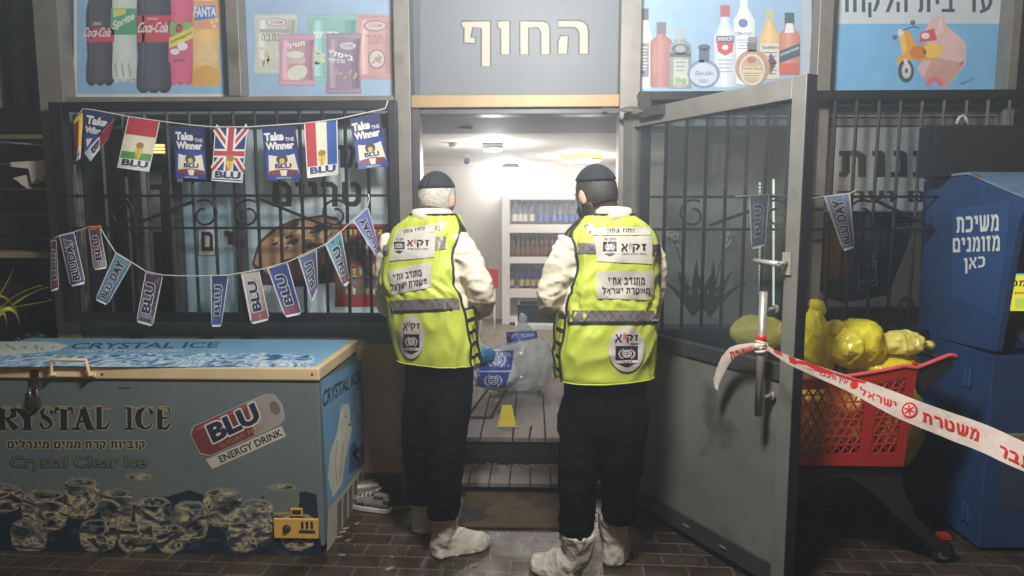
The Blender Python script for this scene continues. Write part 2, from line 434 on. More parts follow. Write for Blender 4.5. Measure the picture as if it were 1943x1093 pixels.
def baked(mb, name, mods, parent=None, loc=None):
    """Build, apply modifiers through the depsgraph, keep the result as the mesh. mods: list of (type, dict)."""
    o = mb.build(name, parent, loc=loc)
    ms = list(o.data.materials)
    for t, kw in mods:
        x = o.modifiers.new(t, t)
        for k, v in kw.items(): setattr(x, k, v)
    bpy.context.view_layer.update()
    dg = bpy.context.evaluated_depsgraph_get()
    me = bpy.data.meshes.new_from_object(o.evaluated_get(dg))
    me.name = name
    o.modifiers.clear(); old = o.data; o.data = me; bpy.data.meshes.remove(old)
    if not me.materials:
        for m in ms: me.materials.append(m)
    me.polygons.foreach_set('use_smooth', [True] * len(me.polygons))
    return o
def wrinkle(o, amp, scale, seed=0.0, ridged=True, stretch=(1, 1, 1), keep=None):
    """Push a mesh's vertices along their normals by folded noise."""
    me = o.data; me.update()
    nor = [v.normal.copy() for v in me.vertices]
    for v, nn in zip(me.vertices, nor):
        p = Vector((v.co.x * stretch[0], v.co.y * stretch[1], v.co.z * stretch[2])) * scale + Vector((seed, seed * 1.7, seed * 0.3))
        h = noise.noise(p) + 0.5 * noise.noise(p * 2.1 + Vector((5, 1, 2)))
        if ridged: h = 0.55 - abs(h) * 1.6
        k = keep(v.co) if keep else 1.0
        v.co += nn * h * amp * k
    me.update()
def crease(o, amp, scale, seed=0.0, stretch=(1, 1, 1), tilt=0.5):
    """Crumple a mesh like thin plastic: flat facets that meet in sharp raised creases (Voronoi cells)."""
    me = o.data; me.update()
    nor = [v.normal.copy() for v in me.vertices]
    for v, nn in zip(me.vertices, nor):
        p = Vector((v.co.x * stretch[0], v.co.y * stretch[1], v.co.z * stretch[2])) * scale + Vector((seed, seed * 1.7, seed * 0.3))
        p += Vector((noise.noise(p * 0.8), noise.noise(p * 0.8 + Vector((7, 0, 0))), noise.noise(p * 0.8 + Vector((0, 9, 0))))) * 0.5
        d, c = noise.voronoi(p)
        e = d[1] - d[0]
        rv = noise.noise_vector(Vector(c[0]) * 3.17)
        v.co += nn * amp * (math.exp(-(e / 0.16) ** 2) + tilt * 2.0 * (p - Vector(c[0])).dot(rv))
    me.update()
def world_bvh(o):
    W = WM[o.name]
    return BVHTree.FromPolygons([tuple(W @ v.co) for v in o.data.vertices], [tuple(p.vertices) for p in o.data.polygons])
# ------------------------------------------------------------------ palette
ALU = M('aluminium', (122, 118, 110), 0.42, 0.25, var=0.10, vs=14, dirt=((96, 88, 78), 4, 0.62))
ALU_D = M('dark_aluminium', (66, 66, 66), 0.4, 0.3, var=0.1, vs=10)
ALU_W = M('warm_aluminium', (150, 122, 82), 0.45, 0.2, var=0.12, vs=7)  # amber lamp glow put into the header's colour
IRON = M('black_iron', (15, 16, 18), 0.5, 0.2, var=0.2, vs=20, bump=0.2, bs=120)
WALLP = M('plaster', (176, 150, 120), 0.8, var=0.10, vs=5, bump=0.25, bs=70, dirt=((150, 128, 102), 3, 0.6))
WALLG = M('grey_panel', (104, 116, 116), 0.55, var=0.1, vs=6)
TRIM = M('dark_skirting', (66, 58, 48), 0.7, var=0.25, vs=12, bump=0.3)
WHITE = M('white_plaster', (214, 211, 203), 0.75, var=0.04, vs=3, bump=0.08, bs=40)
GLASS = film('window_glass', (250, 252, 252), rough=0.015, gloss=0.9)
DGLASS = film('door_glass', (240, 242, 242), rough=0.02, gloss=0.9, milk=((120, 128, 136), 0.10, 2.0))  # milky share adds a pale veil in place of reflected surroundings
F = 3.75
def fx(px, py=400, y=F): return PY(px, py, y).x
def fz(py, y=F, px=971): return PY(px, py, y).z

# ------------------------------------------------------------------ ground
def paver_mat():
    m = bpy.data.materials.new('wet_pavers'); m.use_nodes = True
    n = m.node_tree; b = n.nodes['Principled BSDF']
    tc = n.nodes.new('ShaderNodeTexCoord'); mp = n.nodes.new('ShaderNodeMapping')
    mp.inputs['Rotation'].default_value = (0, 0, R(2))
    n.links.new(tc.outputs['Object'], mp.inputs[0])
    br = n.nodes.new('ShaderNodeTexBrick')
    br.inputs['Scale'].default_value = 1.0; br.inputs['Brick Width'].default_value = 0.20; br.inputs['Row Height'].default_value = 0.105
    br.inputs['Mortar Size'].default_value = 0.006; br.inputs['Mortar Smooth'].default_value = 0.3
    br.inputs['Color1'].default_value = rgb(72, 61, 50); br.inputs['Color2'].default_value = rgb(55, 48, 42); br.inputs['Mortar'].default_value = rgb(96, 88, 78)
    n.links.new(mp.outputs[0], br.inputs['Vector'])
    tx = n.nodes.new('ShaderNodeTexNoise'); tx.inputs['Scale'].default_value = 3.2; tx.inputs['Detail'].default_value = 9; tx.inputs['Roughness'].default_value = 0.65
    n.links.new(mp.outputs[0], tx.inputs['Vector'])
    rp = n.nodes.new('ShaderNodeValToRGB'); rp.color_ramp.elements[0].position = 0.38; rp.color_ramp.elements[1].position = 0.66
    rp.color_ramp.elements[0].color = (0.42, 0.4, 0.38, 1); rp.color_ramp.elements[1].color = (1.15, 1.1, 1.0, 1)
    n.links.new(tx.outputs[0], rp.inputs[0])
    mx = n.nodes.new('ShaderNodeMix'); mx.data_type = 'RGBA'; mx.blend_type = 'MULTIPLY'; mx.inputs[0].default_value = 1.0
    n.links.new(br.outputs['Color'], mx.inputs[6]); n.links.new(rp.outputs[0], mx.inputs[7])
    n.links.new(mx.outputs[2], b.inputs['Base Color'])
    mr = n.nodes.new('ShaderNodeMapRange'); mr.inputs[1].default_value = 0.35; mr.inputs[2].default_value = 0.65; mr.inputs[3].default_value = 0.16; mr.inputs[4].default_value = 0.62
    n.links.new(tx.outputs[0], mr.inputs[0]); n.links.new(mr.outputs[0], b.inputs['Roughness'])
    t2 = n.nodes.new('ShaderNodeTexNoise'); t2.inputs['Scale'].default_value = 60; t2.inputs['Detail'].default_value = 4
    n.links.new(mp.outputs[0], t2.inputs['Vector'])
    ad = n.nodes.new('ShaderNodeMath'); ad.operation = 'MULTIPLY_ADD'; ad.inputs[1].default_value = 0.25
    iv = n.nodes.new('ShaderNodeMath'); iv.operation = 'SUBTRACT'; iv.inputs[0].default_value = 1.0
    n.links.new(br.outputs['Fac'], iv.inputs[1]); n.links.new(t2.outputs[0], ad.inputs[0]); n.links.new(iv.outputs[0], ad.inputs[2])
    bp = n.nodes.new('ShaderNodeBump'); bp.inputs['Strength'].default_value = 0.6; bp.inputs['Distance'].default_value = 0.006
    n.links.new(ad.outputs[0], bp.inputs['Height']); n.links.new(bp.outputs[0], b.inputs['Normal'])
    return m
b = MB(); N = 40
b.face([(-12, -9, 0), (12, -9, 0), (12, 14, 0), (-12, 14, 0)], paver_mat())
tag(b.build('ground'), kind='structure')

# ------------------------------------------------------------------ the shop (one building, its fixed pieces are its parts)
shop = thing('shop', 'small glass fronted shop with white lit interior and open glazed door', 'shop', (0, F, 0))
FLOOR = 0.23; CEIL = 2.2; BACK = 8.65; TOP = 3.3
xL, xR = fx(95), fx(1945)
JL0, JL1 = fx(757), fx(800)          # left door post
JR0, JR1 = fx(1170), fx(1208)        # right door post
DX0 = fx(800); DX1 = fx(1170)
# posts and rails
m = MB()
def post(px0, px1, py, z0, z1, mat, d0=0.045, d1=0.06):
    m.box((fx(px0, py), F - d0, z0), (fx(px1, py), F + d1, z1), mat)
ZT0, ZT1 = fz(192), fz(182)
post(95, 140, 300, 0, TOP, ALU, 0.05)
post(437, 461, 90, ZT1, TOP, ALU)
m.box((JL0, F - 0.06, 0), (fx(786), F + 0.08, TOP), ALU)
m.box((fx(786), F - 0.03, 0), (JL1, F + 0.08, fz(205)), ALU_D)
m.box((JR0, F - 0.05, 0), (JR1, F + 0.08, TOP), ALU)
post(1546, 1573, 90, fz(640), TOP, ALU)
post(1906, 1924, 90, fz(640), TOP, ALU)
m.box((fx(140, 300), F - 0.035, ZT0), (JL0, F + 0.05, ZT1), ALU)
m.box((JR1, F - 0.035, ZT0), (fx(1546, 90), F + 0.05, ZT1), ALU)
m.box((fx(1573, 90), F - 0.035, ZT0), (fx(1906, 90), F + 0.05, ZT1), ALU)
m.build('window_framing', shop, bevel=0.004)
m = MB()
m.box((fx(786), F - 0.045, fz(206)), (JR0, F + 0.05, fz(182)), ALU_W)
m.box((JL1, F - 0.02, fz(218)), (JR0, F + 0.10, fz(206.5)), ALU_D)
m.build('door_header', shop, bevel=0.004)
# walls under the windows
m = MB()
zL = fz(612)
m.box((fx(140, 300), F - 0.02, 0.1), (JL0, F + 0.12, fz(690)), WALLP)
m.box((fx(140, 300), F - 0.025, fz(690)), (JL0, F + 0.12, fz(653)), WALLP)
m.box((fx(140, 300), F - 0.03, fz(653)), (JL0, F + 0.12, zL), WALLG)
m.box((JR1, F - 0.02, 0.1), (xR + 0.6, F + 0.12, fz(640)), M('dark_plaster', (70, 64, 58), 0.8, var=0.15, vs=5, bump=0.2))
m.box((JR1, F - 0.05, fz(640)), (xR + 0.6, F + 0.12, fz(620)), ALU_D)
m.build('wall_below_window', shop)
m = MB()
m.box((xL, F - 0.05, 0), (JL0, F + 0.02, 0.10), TRIM)
m.box((JR1, F - 0.05, 0), (xR + 0.6, F + 0.02, 0.10), TRIM)
m.build('skirting', shop, bevel=0.006)
# fascia above the frames and behind the posters
m = MB()
BLK = M('fascia_board', (80, 92, 104), 0.7, var=0.05)
m.box((xL, F + 0.065, ZT1), (xR + 0.6, F + 0.14, TOP), BLK)
m.build('fascia', shop)
# roller shutter boxes behind the grille tops
m = MB()
for a, c in ((fx(140, 300), JL0), (JR1, xR + 0.6)):
    m.box((a, F + 0.03, fz(240)), (c, F + 0.16, fz(193)), M('shutter_box', (92, 96, 100), 0.5, 0.2, var=0.06))
    for k in range(3):
        z = fz(212 + k * 5); m.box((a, F + 0.012, z - 0.006), (c, F + 0.029, z + 0.006), M('shutter_slat', (150, 154, 158), 0.4, 0.4))
m.build('roller_shutter', shop, bevel=0.003)
# window panes
ZG0, ZG1 = fz(618), fz(240)
for a, c in ((fx(140, 300), fx(455)), (fx(455), JL0), (JR1, fx(1552)), (fx(1572), xR + 0.6)):
    m = MB(); m.box((a, F + 0.03, ZG0), (c, F + 0.036, ZG1), GLASS)
    m.build('window_pane', shop)
for px in (262, 330, 452, 745, 1218, 1552):
    m = MB(); m.box((fx(px - 9), F + 0.0, ZG0), (fx(px + 9), F + 0.07, ZG1), ALU_D); m.build('window_sash', shop, bevel=0.003)
# frosted films on the inside of the panes with the shop lettering
FROST = plastic_sheet('frosted_film', (234, 236, 236), 0.6, 0.45)
BLKINK = ink(26, 28, 32)
p = Pic(flatY(F + 0.05), 0.0015)
p.rect(456, 238, 748, 612, plastic_sheet('pale_blue_film', (206, 222, 230), 0.6, 0.45)); p.up()
p.rect(500, 238, 748, 395, FROST); p.up()
p.text('טריים', (517, 345, 685, 392), BLKINK, 0.035)
p.text('מו', (640, 275, 690, 318), BLKINK, 0.03); p.up()
# bread photo print
BR = ink(176, 134, 98); BR2 = ink(212, 174, 132); BRD = ink(74, 50, 38)
p.poly([(478, 500), (490, 460), (520, 432), (560, 415), (610, 408), (640, 412), (655, 440), (650, 500), (640, 535), (560, 545), (500, 540)], BRD); p.up()
p.poly([(482, 500), (494, 462), (525, 436), (565, 420), (610, 412), (640, 420), (648, 450), (600, 480), (540, 492), (510, 520)], BR); p.up()
rb = random.Random(3)
for i in range(26):
    x, y = rb.uniform(520, 640), rb.uniform(425, 470); r = rb.uniform(3, 9)
    p.ell(x, y, r * 1.6, r * 0.7, BR2 if i % 2 else BRD, 8, -20)
p.up()
for i in range(60):
    x, y = rb.uniform(515, 640), rb.uniform(422, 478); p.ell(x, y, 1.4, 1.0, BRD, 6)
p.build('printed_film', shop)
p = Pic(flatY(F + 0.05), 0.0015)
p.rect(345, 345, 455, 612, plastic_sheet('fridge_film', (170, 204, 216), 0.6, 0.45)); p.up()
p.rect(376, 433, 409, 485, ink(196, 196, 186)); p.rect(421, 433, 447, 465, ink(196, 196, 186)); p.up()
p.text('ם', (382, 440, 404, 476), BLKINK, 0.0); p.text('י', (426, 438, 442, 464), BLKINK, 0.02)
p.line([(376, 433), (409, 433), (409, 485), (376, 485)], 2.5, BLKINK, True)
p.build('lettered_film', shop)
p = Pic(flatY(F + 0.05), 0.0015)
p.rect(1572, 240, 1930, 400, plastic_sheet('grey_film', (150, 153, 155), 0.6, 0.1)); p.up()
p.text('מתנות', (1592, 286, 1850, 336), BLKINK, 0.03)
p.text('חמים ועוד', (1588, 362, 1850, 385), BLKINK, 0.02)
p.build('grey_lettered_film', shop)

# interior shell
m = MB(); TILE = M('floor_tile', (150, 140, 126), 0.45, var=0.12, vs=2.5, dirt=((120, 108, 94), 5, 0.6))
m.box((-2.58, F + 1.3, -0.05), (3.4, BACK + 0.1, FLOOR - 0.004), TILE)
m.build('shop_floor', shop)
m = MB(); m.box((-2.58, BACK, FLOOR), (3.4, BACK + 0.15, CEIL + 0.3), WHITE); m.build('back_wall', shop)
m = MB(); m.box((-2.58, F + 1.1, CEIL), (3.4, BACK, CEIL + 0.1), WHITE); m.build('ceiling', shop)
m = MB(); m.box((-2.58, F + 0.18, 2.165), (3.4, F + 1.1, CEIL + 0.4), M('grey_soffit', (150, 152, 152), 0.7, var=0.06)); m.build('soffit', shop)
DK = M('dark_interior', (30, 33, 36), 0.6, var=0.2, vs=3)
def shell(name, a, c, mat):
    m = MB(); m.box(a, c, mat); m.build(name, shop)
shell('side_wall', (-1.72, F + 0.9, FLOOR), (-1.6, BACK, CEIL), WHITE)  # divider added to keep room light out of the left window bay
shell('side_wall', (3.3, F + 0.18, FLOOR), (3.4, BACK, CEIL + 0.3), WHITE)
shell('partition', (-2.55, F + 1.6, 0), (-1.73, F + 1.7, 2.4), DK)  # added to keep the left window bay dark
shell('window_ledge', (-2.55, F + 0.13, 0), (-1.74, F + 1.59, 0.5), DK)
shell('partition', (PY(1262, 400, F + 0.85).x, F + 0.85, 0), (3.3, F + 0.9, 2.16), plastic_sheet('dim_partition', (206, 212, 208), 0.6, 0.5))
shell('window_ledge', (fx(1572), F + 0.13, 0.3), (3.28, F + 0.84, fz(598, F + 0.4)), M('window_ledge', (64, 58, 48), 0.6, var=0.15))
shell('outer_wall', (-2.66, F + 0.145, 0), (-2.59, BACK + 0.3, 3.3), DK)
shell('partition', (fx(1556), F + 0.15, 0.3), (fx(1562), F + 0.845, 2.16), M('dim_board', (120, 124, 120), 0.7))  # added board that stops the room's amber light reaching the right window
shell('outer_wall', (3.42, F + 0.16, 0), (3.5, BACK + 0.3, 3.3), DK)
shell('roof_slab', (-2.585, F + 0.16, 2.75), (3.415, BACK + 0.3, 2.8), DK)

# entrance deck and step
WD = M('grey_planks', (112, 104, 98), 0.6, var=0.25, vs=7, bump=0.5, bs=40, stretch=(1, 0.25, 1), dirt=((66, 60, 55), 6, 0.55))
WDK = M('black_riser', (20, 18, 17), 0.6, var=0.3, vs=10)
deck = thing('wooden_deck', 'grey weathered plank deck in the doorway leading into the lit shop', 'deck', (0.1, 3.98, 0))
D0 = 3.99
x0, x1 = DX0 - 0.1, DX1 + 0.22
pl = MB(); n = 7
for i in range(n):
    a = x0 + (x1 - x0) * i / n; c = x0 + (x1 - x0) * (i + 1) / n
    pl.box((a + 0.004, D0, FLOOR - 0.03), (c - 0.004, F + 1.75, FLOOR + random.uniform(0, 0.003)), WD)
pl.build('plank_top', deck, bevel=0.003)
pl = MB(); pl.box((x0, D0 + 0.02, 0), (x1, F + 1.29, FLOOR - 0.032), WDK); pl.build('riser', deck)
pl = Pic(lambda x, y, l: PZ(x, y, FLOOR + 0.003 + l), 0.001)
SL = M('gap_black', (10, 9, 9), 0.9, var=0)
for q in ([(888, 790), (926, 738)], [(932, 790), (962, 738)], [(886, 792), (936, 792)], [(1004, 832), (1008, 808)]): pl.line(q, 4, SL)
pl.build('hatch_gap', deck)
step = thing('wooden_step', 'low wet plank step with debris in front of the doorway', 'step', (0.1, 3.8, 0))
pl = MB(); n = 9; sx0, sx1 = DX0 + 0.02, DX1 - 0.0
for i in range(n):
    a = sx0 + (sx1 - sx0) * i / n; c = sx0 + (sx1 - sx0) * (i + 1) / n
    pl.box((a + 0.003, F - 0.055, 0.035), (c - 0.003, D0 - 0.01, 0.06 + random.uniform(0, 0.003)), WD)
pl.build('plank_top', step, bevel=0.003)
pl = MB(); pl.box((sx0, F - 0.035, 0), (sx1, D0 - 0.01, 0.034), WDK); pl.build('riser', step)
DEB = M('debris', (120, 104, 80), 0.8, var=0.4, vs=30)
db = MB(); rd = random.Random(5)
for i in range(150):
    x = rd.uniform(sx0, sx1) if i > 70 else rd.gauss(fx(1030), 0.07); y = D0 - 0.02 - abs(rd.gauss(0, 0.04)); s = rd.uniform(0.003, 0.012)
    c = Vector((x, y, 0.066 + s * 0.3)); a = rd.uniform(0, 6.28)
    db.obox(c, (s * math.cos(a), s * math.sin(a), 0.001), (-s * 0.4 * math.sin(a), s * 0.4 * math.cos(a), 0), (0, 0, s * 0.25), DEB)
tag(db.build('debris'), 'scattered dry leaf litter and crumbs at the back of the plank step', 'debris', kind='stuff')
mt = MB(); MATM = M('coir_mat', (82, 64, 42), 0.95, var=0.5, vs=5, bump=1.0, bs=220, dirt=((40, 33, 26), 4, 0.5))
a, c = PZ(868, 1003), PZ(1092, 1003)
pts = []
mt.box((a.x, a.y, 0.002), (c.x, F - 0.07, 0.016), MATM)
tag(mt.build('doormat', bevel=0.005, loc=((a.x + c.x) / 2, a.y, 0)), 'flat brown coir doormat on the pavers below the step', 'doormat')

# ------------------------------------------------------------------ the open glazed door (part of the shop)
ZD0, ZD1 = 0.035, 2.13
H0 = Vector((fx(1180, 400, 3.64), 3.64, 0)); E0 = PY(1519, 405, 2.66); E0.z = 0
DU = (E0 - H0).normalized(); DW = (E0 - H0).length
DN = Vector((DU.y, -DU.x, 0))
if DN.y > 0: DN = -DN
TH = 0.05
def dpt(u, z, n=0.0): return H0 + DU * u + DN * n + Vector((0, 0, z))
def dbox(mb, u0, u1, z0, z1, n0, n1, mat):
    c = dpt((u0 + u1) / 2, (z0 + z1) / 2, (n0 + n1) / 2)
    mb.obox(c, DU * (u1 - u0) / 2, DN * (n1 - n0) / 2, Vector((0, 0, (z1 - z0) / 2)), mat)
door = MB(); ST = 0.085
DFR = M('door_frame_metal', (122, 120, 113), 0.4, 0.3, var=0.1, vs=10, dirt=((78, 72, 64), 5, 0.62))
dbox(door, 0, ST, ZD0, ZD1, -TH, 0, DFR); dbox(door, DW - 0.066, DW, ZD0, ZD1, -TH, 0, DFR)
dbox(door, ST, DW - 0.066, ZD1 - 0.085, ZD1, -TH, 0, DFR)
zm0, zm1 = 0.915, 0.985
dbox(door, ST, DW - 0.066, zm0, zm1, -TH, -0.002, ALU_D)
dbox(door, ST, DW - 0.066, ZD0, ZD0 + 0.09, -TH, -0.001, ALU_D)
DOOR = door.build('door', shop, bevel=0.003)
k = MB(); dbox(k, ST, DW - 0.066, ZD0 + 0.09, zm0, -TH + 0.01, -0.012, M('door_panel', (108, 109, 102), 0.42, 0.1, var=0.22, vs=2.5, bump=0.06, bs=14, dirt=((70, 68, 60), 3.5, 0.58))); k.build('kick_panel', DOOR)
k = MB(); dbox(k, ST, DW - 0.066, zm1, ZD1 - 0.085, -0.034, -0.026, DGLASS); k.build('glass', DOOR)
k = MB(); dbox(k, DW + 0.0005, DW + 0.005, ZD0, ZD1, -TH - 0.004, 0.0, M('black_gasket', (28, 28, 29), 0.6)); k.build('edge_gasket', DOOR)  # dark strip over the free edge of the leaf
k = MB()
dbox(k, 0.01, DW - 0.0, 0.008, ZD0 - 0.001, -TH + 0.01, -0.01, IRON)
for u in (0.33, 0.56, 0.8): dbox(k, u - 0.02, u + 0.02, 0.075, 0.083, 0.0, 0.006, ALU)
k.build('bottom_seal', DOOR)
STEEL = M('brushed_steel', (170, 166, 158), 0.35, 0.6, var=0.08, vs=40)
k = MB(); hp = PL(1447, 600, dpt(0, 0, 0.075), DN); hu = (hp - H0).dot(DU)
zt, zb = PL(1447, 553, dpt(0, 0, 0.075), DN).z, PL(1444, 790, dpt(0, 0, 0.075), DN).z
k.tube([dpt(hu, zb, 0.075), dpt(hu, zt, 0.075)], 0.0165, STEEL, 14)
for py in (588, 757):
    z = PL(1447, py, dpt(0, 0, 0.075), DN).z
    k.tube([dpt(hu, z, 0.06), dpt(hu, z, 0.0)], 0.009, STEEL, 8); k.lathe(dpt(hu, z, 0.0), [(0.018, 0), (0.018, 0.008)], STEEL, 12, DN)
k.build('pull_handle', DOOR)
k = MB(); lv = PL(1495, 500, dpt(0, 0, 0.0), DN); lu = (lv - H0).dot(DU)
dbox(k, lu - 0.02, lu + 0.02, lv.z - 0.045, lv.z + 0.045, 0.0, 0.01, M('pale_plate', (176, 170, 158), 0.35, 0.5))
k.tube([dpt(lu, lv.z, 0.01), dpt(lu, lv.z, 0.055)], 0.011, STEEL, 10)
k.tube([dpt(lu, lv.z, 0.05), dpt(lu - 0.06, lv.z + 0.002, 0.052), dpt(lu - 0.125, lv.z + 0.006, 0.05)], [0.012, 0.011, 0.009], M('pale_lever', (186, 184, 178), 0.3, 0.5), 10)
k.build('lever_handle', DOOR)
k = MB()      # door closer arm
k.bar(Vector((fx(1142, 210, F), F - 0.06, fz(211))), dpt(0.2, ZD1 - 0.02, 0.035), 0.03, 0.012, ALU)
dbox(k, 0.17, 0.33, ZD1 - 0.05, ZD1 - 0.005, 0.0, 0.035, ALU_D)
dbox(k, 0.02, 0.09, ZD1 + 0.001, ZD1 + 0.02, -0.03, 0.03, ALU)
k.build('door_closer', DOOR)

# ------------------------------------------------------------------ canopy flood lamp above the entrance (just above the picture)
lampo = thing('flood_lamp', 'round flood lamp on a bracket arm above the shop entrance', 'lamp', (LAMP.x, F, 3.2))
k = MB(); k.tube([(LAMP.x, F + 0.05, 3.2), (LAMP.x, LAMP.y + 0.3, 3.22), (LAMP.x, LAMP.y, 3.17)], 0.018, IRON, 8); k.build('arm', lampo)
k = MB(); k.lathe((LAMP.x, LAMP.y, 3.10), [(0.15, 0), (0.14, 0.03), (0.05, 0.07), (0.02, 0.09)], IRON, 20); k.build('lamp_shade', lampo)
ld = bpy.data.lights.new('flood_light', 'POINT'); ld.energy = 390; ld.color = (1.0, 0.98, 0.94); ld.shadow_soft_size = 0.2
lo = bpy.data.objects.new('flood_light', ld); lo.location = LAMP; COL.objects.link(lo)

# ------------------------------------------------------------------ haze volume added to stand in for lamp glare
def glare_haze_mat(d):
    m = bpy.data.materials.new('glare_haze'); m.use_nodes = True; n = m.node_tree
    for x in list(n.nodes): n.nodes.remove(x)
    o = n.nodes.new('ShaderNodeOutputMaterial'); v = n.nodes.new('ShaderNodeVolumePrincipled')
    v.inputs['Color'].default_value = (0.8, 0.9, 1.0, 1); v.inputs['Density'].default_value = d; v.inputs['Anisotropy'].default_value = 0.74
    n.links.new(v.outputs[0], o.inputs['Volume']); return m
k = MB(); k.box((-13, -10, -1), (13, 15, 4.4), glare_haze_mat(0.036)); tag(k.build('haze'), kind='stuff', label='thin haze volume added to stand in for lamp glare at the shop front')
# ------------------------------------------------------------------ window posters above the transom
VEIL = [0.28]  # share of grey-blue glare veil mixed into the poster inks
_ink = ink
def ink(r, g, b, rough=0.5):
    f = VEIL[0]; return _ink(int(r * (1 - f) + 150 * f), int(g * (1 - f) + 170 * f), int(b * (1 - f) + 190 * f), rough)
PFN = flatY(F + 0.058)
def poster(name, label, cat='poster'):
    p = Pic(PFN, 0.00015); p.name = name; p.lab = (label, cat); return p
def done(p):
    o = p.build(p.name, loc=PFN(*p.at, 0)); tag(o, *p.lab, group='posters above the shop front'); return o
PB = ink(126, 172, 206)
def _pcol(m): return [int(x) for x in m.name.split('_')[1:4]]
def bottle(p, cx, w, yb, ys, yn, col, waist=0.0, lobes=True):
    """Drawn soft drink bottle: body half-width w, base yb, shoulder ys, neck yn."""
    L = []
    for t, f in ((0, 0.9), (0.04, 1.0), (0.2, 1.0), (0.38, 1 - waist), (0.55, 1 - waist * 0.4), (0.75, 1.0), (1.0, 0.98)):
        L.append((w * f, yb + (ys - yb) * t))
    L += [(w * 0.8, ys - 22), (w * 0.5, ys - 55), (w * 0.34, yn), (w * 0.34, yn - 30)]
    pts = [(cx - a, y) for a, y in L] + [(cx + a, y) for a, y in reversed(L)]
    p.poly(pts, col); cc_ = _pcol(col)
    for f_, dl in ((0.86, 4), (0.66, 9), (0.36, 18)): p.k += 0.4; p.poly([(cx - w * 0.06 + (x - cx) * f_, y - (1 - f_) * 6) for x, y in pts], _ink(*[min(255, c + dl) for c in cc_]))
    p.k -= 1.2
    if lobes:
        for k in (-0.6, 0, 0.6): p.ell(cx + k * w, yb, w * 0.27, 5, col, 10)
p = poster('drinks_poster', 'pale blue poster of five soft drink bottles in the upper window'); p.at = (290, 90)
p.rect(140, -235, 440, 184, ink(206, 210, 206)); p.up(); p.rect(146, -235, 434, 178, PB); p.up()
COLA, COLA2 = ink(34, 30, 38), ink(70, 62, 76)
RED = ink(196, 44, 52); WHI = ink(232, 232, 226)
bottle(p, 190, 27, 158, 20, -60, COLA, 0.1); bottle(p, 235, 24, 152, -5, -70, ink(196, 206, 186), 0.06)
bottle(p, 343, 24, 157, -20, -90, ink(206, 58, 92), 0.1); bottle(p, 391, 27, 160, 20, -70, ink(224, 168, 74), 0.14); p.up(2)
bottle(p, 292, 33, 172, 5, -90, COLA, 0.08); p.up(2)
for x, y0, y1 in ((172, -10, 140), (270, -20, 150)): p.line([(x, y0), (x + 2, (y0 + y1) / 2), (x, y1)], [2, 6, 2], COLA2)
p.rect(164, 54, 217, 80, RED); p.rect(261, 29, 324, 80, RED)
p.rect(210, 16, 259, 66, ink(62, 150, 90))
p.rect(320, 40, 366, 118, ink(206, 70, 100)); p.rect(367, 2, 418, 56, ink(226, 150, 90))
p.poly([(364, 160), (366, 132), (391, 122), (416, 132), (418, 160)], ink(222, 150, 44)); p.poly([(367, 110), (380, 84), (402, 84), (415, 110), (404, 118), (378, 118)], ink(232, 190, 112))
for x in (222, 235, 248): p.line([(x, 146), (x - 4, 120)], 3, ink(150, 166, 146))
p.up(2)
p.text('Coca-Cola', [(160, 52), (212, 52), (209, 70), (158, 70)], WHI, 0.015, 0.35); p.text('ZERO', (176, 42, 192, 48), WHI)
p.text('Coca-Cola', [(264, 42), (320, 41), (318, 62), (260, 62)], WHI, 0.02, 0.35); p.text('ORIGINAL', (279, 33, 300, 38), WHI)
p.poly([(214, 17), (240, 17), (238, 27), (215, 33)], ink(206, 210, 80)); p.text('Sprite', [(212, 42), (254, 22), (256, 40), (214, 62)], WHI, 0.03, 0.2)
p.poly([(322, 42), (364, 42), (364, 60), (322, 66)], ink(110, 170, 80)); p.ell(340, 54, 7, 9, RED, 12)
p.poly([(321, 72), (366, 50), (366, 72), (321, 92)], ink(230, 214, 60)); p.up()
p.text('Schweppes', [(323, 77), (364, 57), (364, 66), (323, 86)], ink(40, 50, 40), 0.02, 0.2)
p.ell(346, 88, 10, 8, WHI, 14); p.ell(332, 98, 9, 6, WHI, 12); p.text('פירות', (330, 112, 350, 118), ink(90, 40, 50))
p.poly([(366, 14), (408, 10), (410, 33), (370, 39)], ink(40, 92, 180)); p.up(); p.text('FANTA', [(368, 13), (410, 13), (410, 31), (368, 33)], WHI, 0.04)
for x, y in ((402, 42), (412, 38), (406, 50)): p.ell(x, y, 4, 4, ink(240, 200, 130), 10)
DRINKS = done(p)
VEIL[0] = 0.42
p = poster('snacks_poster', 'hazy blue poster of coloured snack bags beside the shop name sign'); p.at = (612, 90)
p.rect(461, -235, 766, 184, ink(150, 170, 186)); p.up(); p.rect(466, -235, 764, 180, ink(130, 158, 184)); p.up()
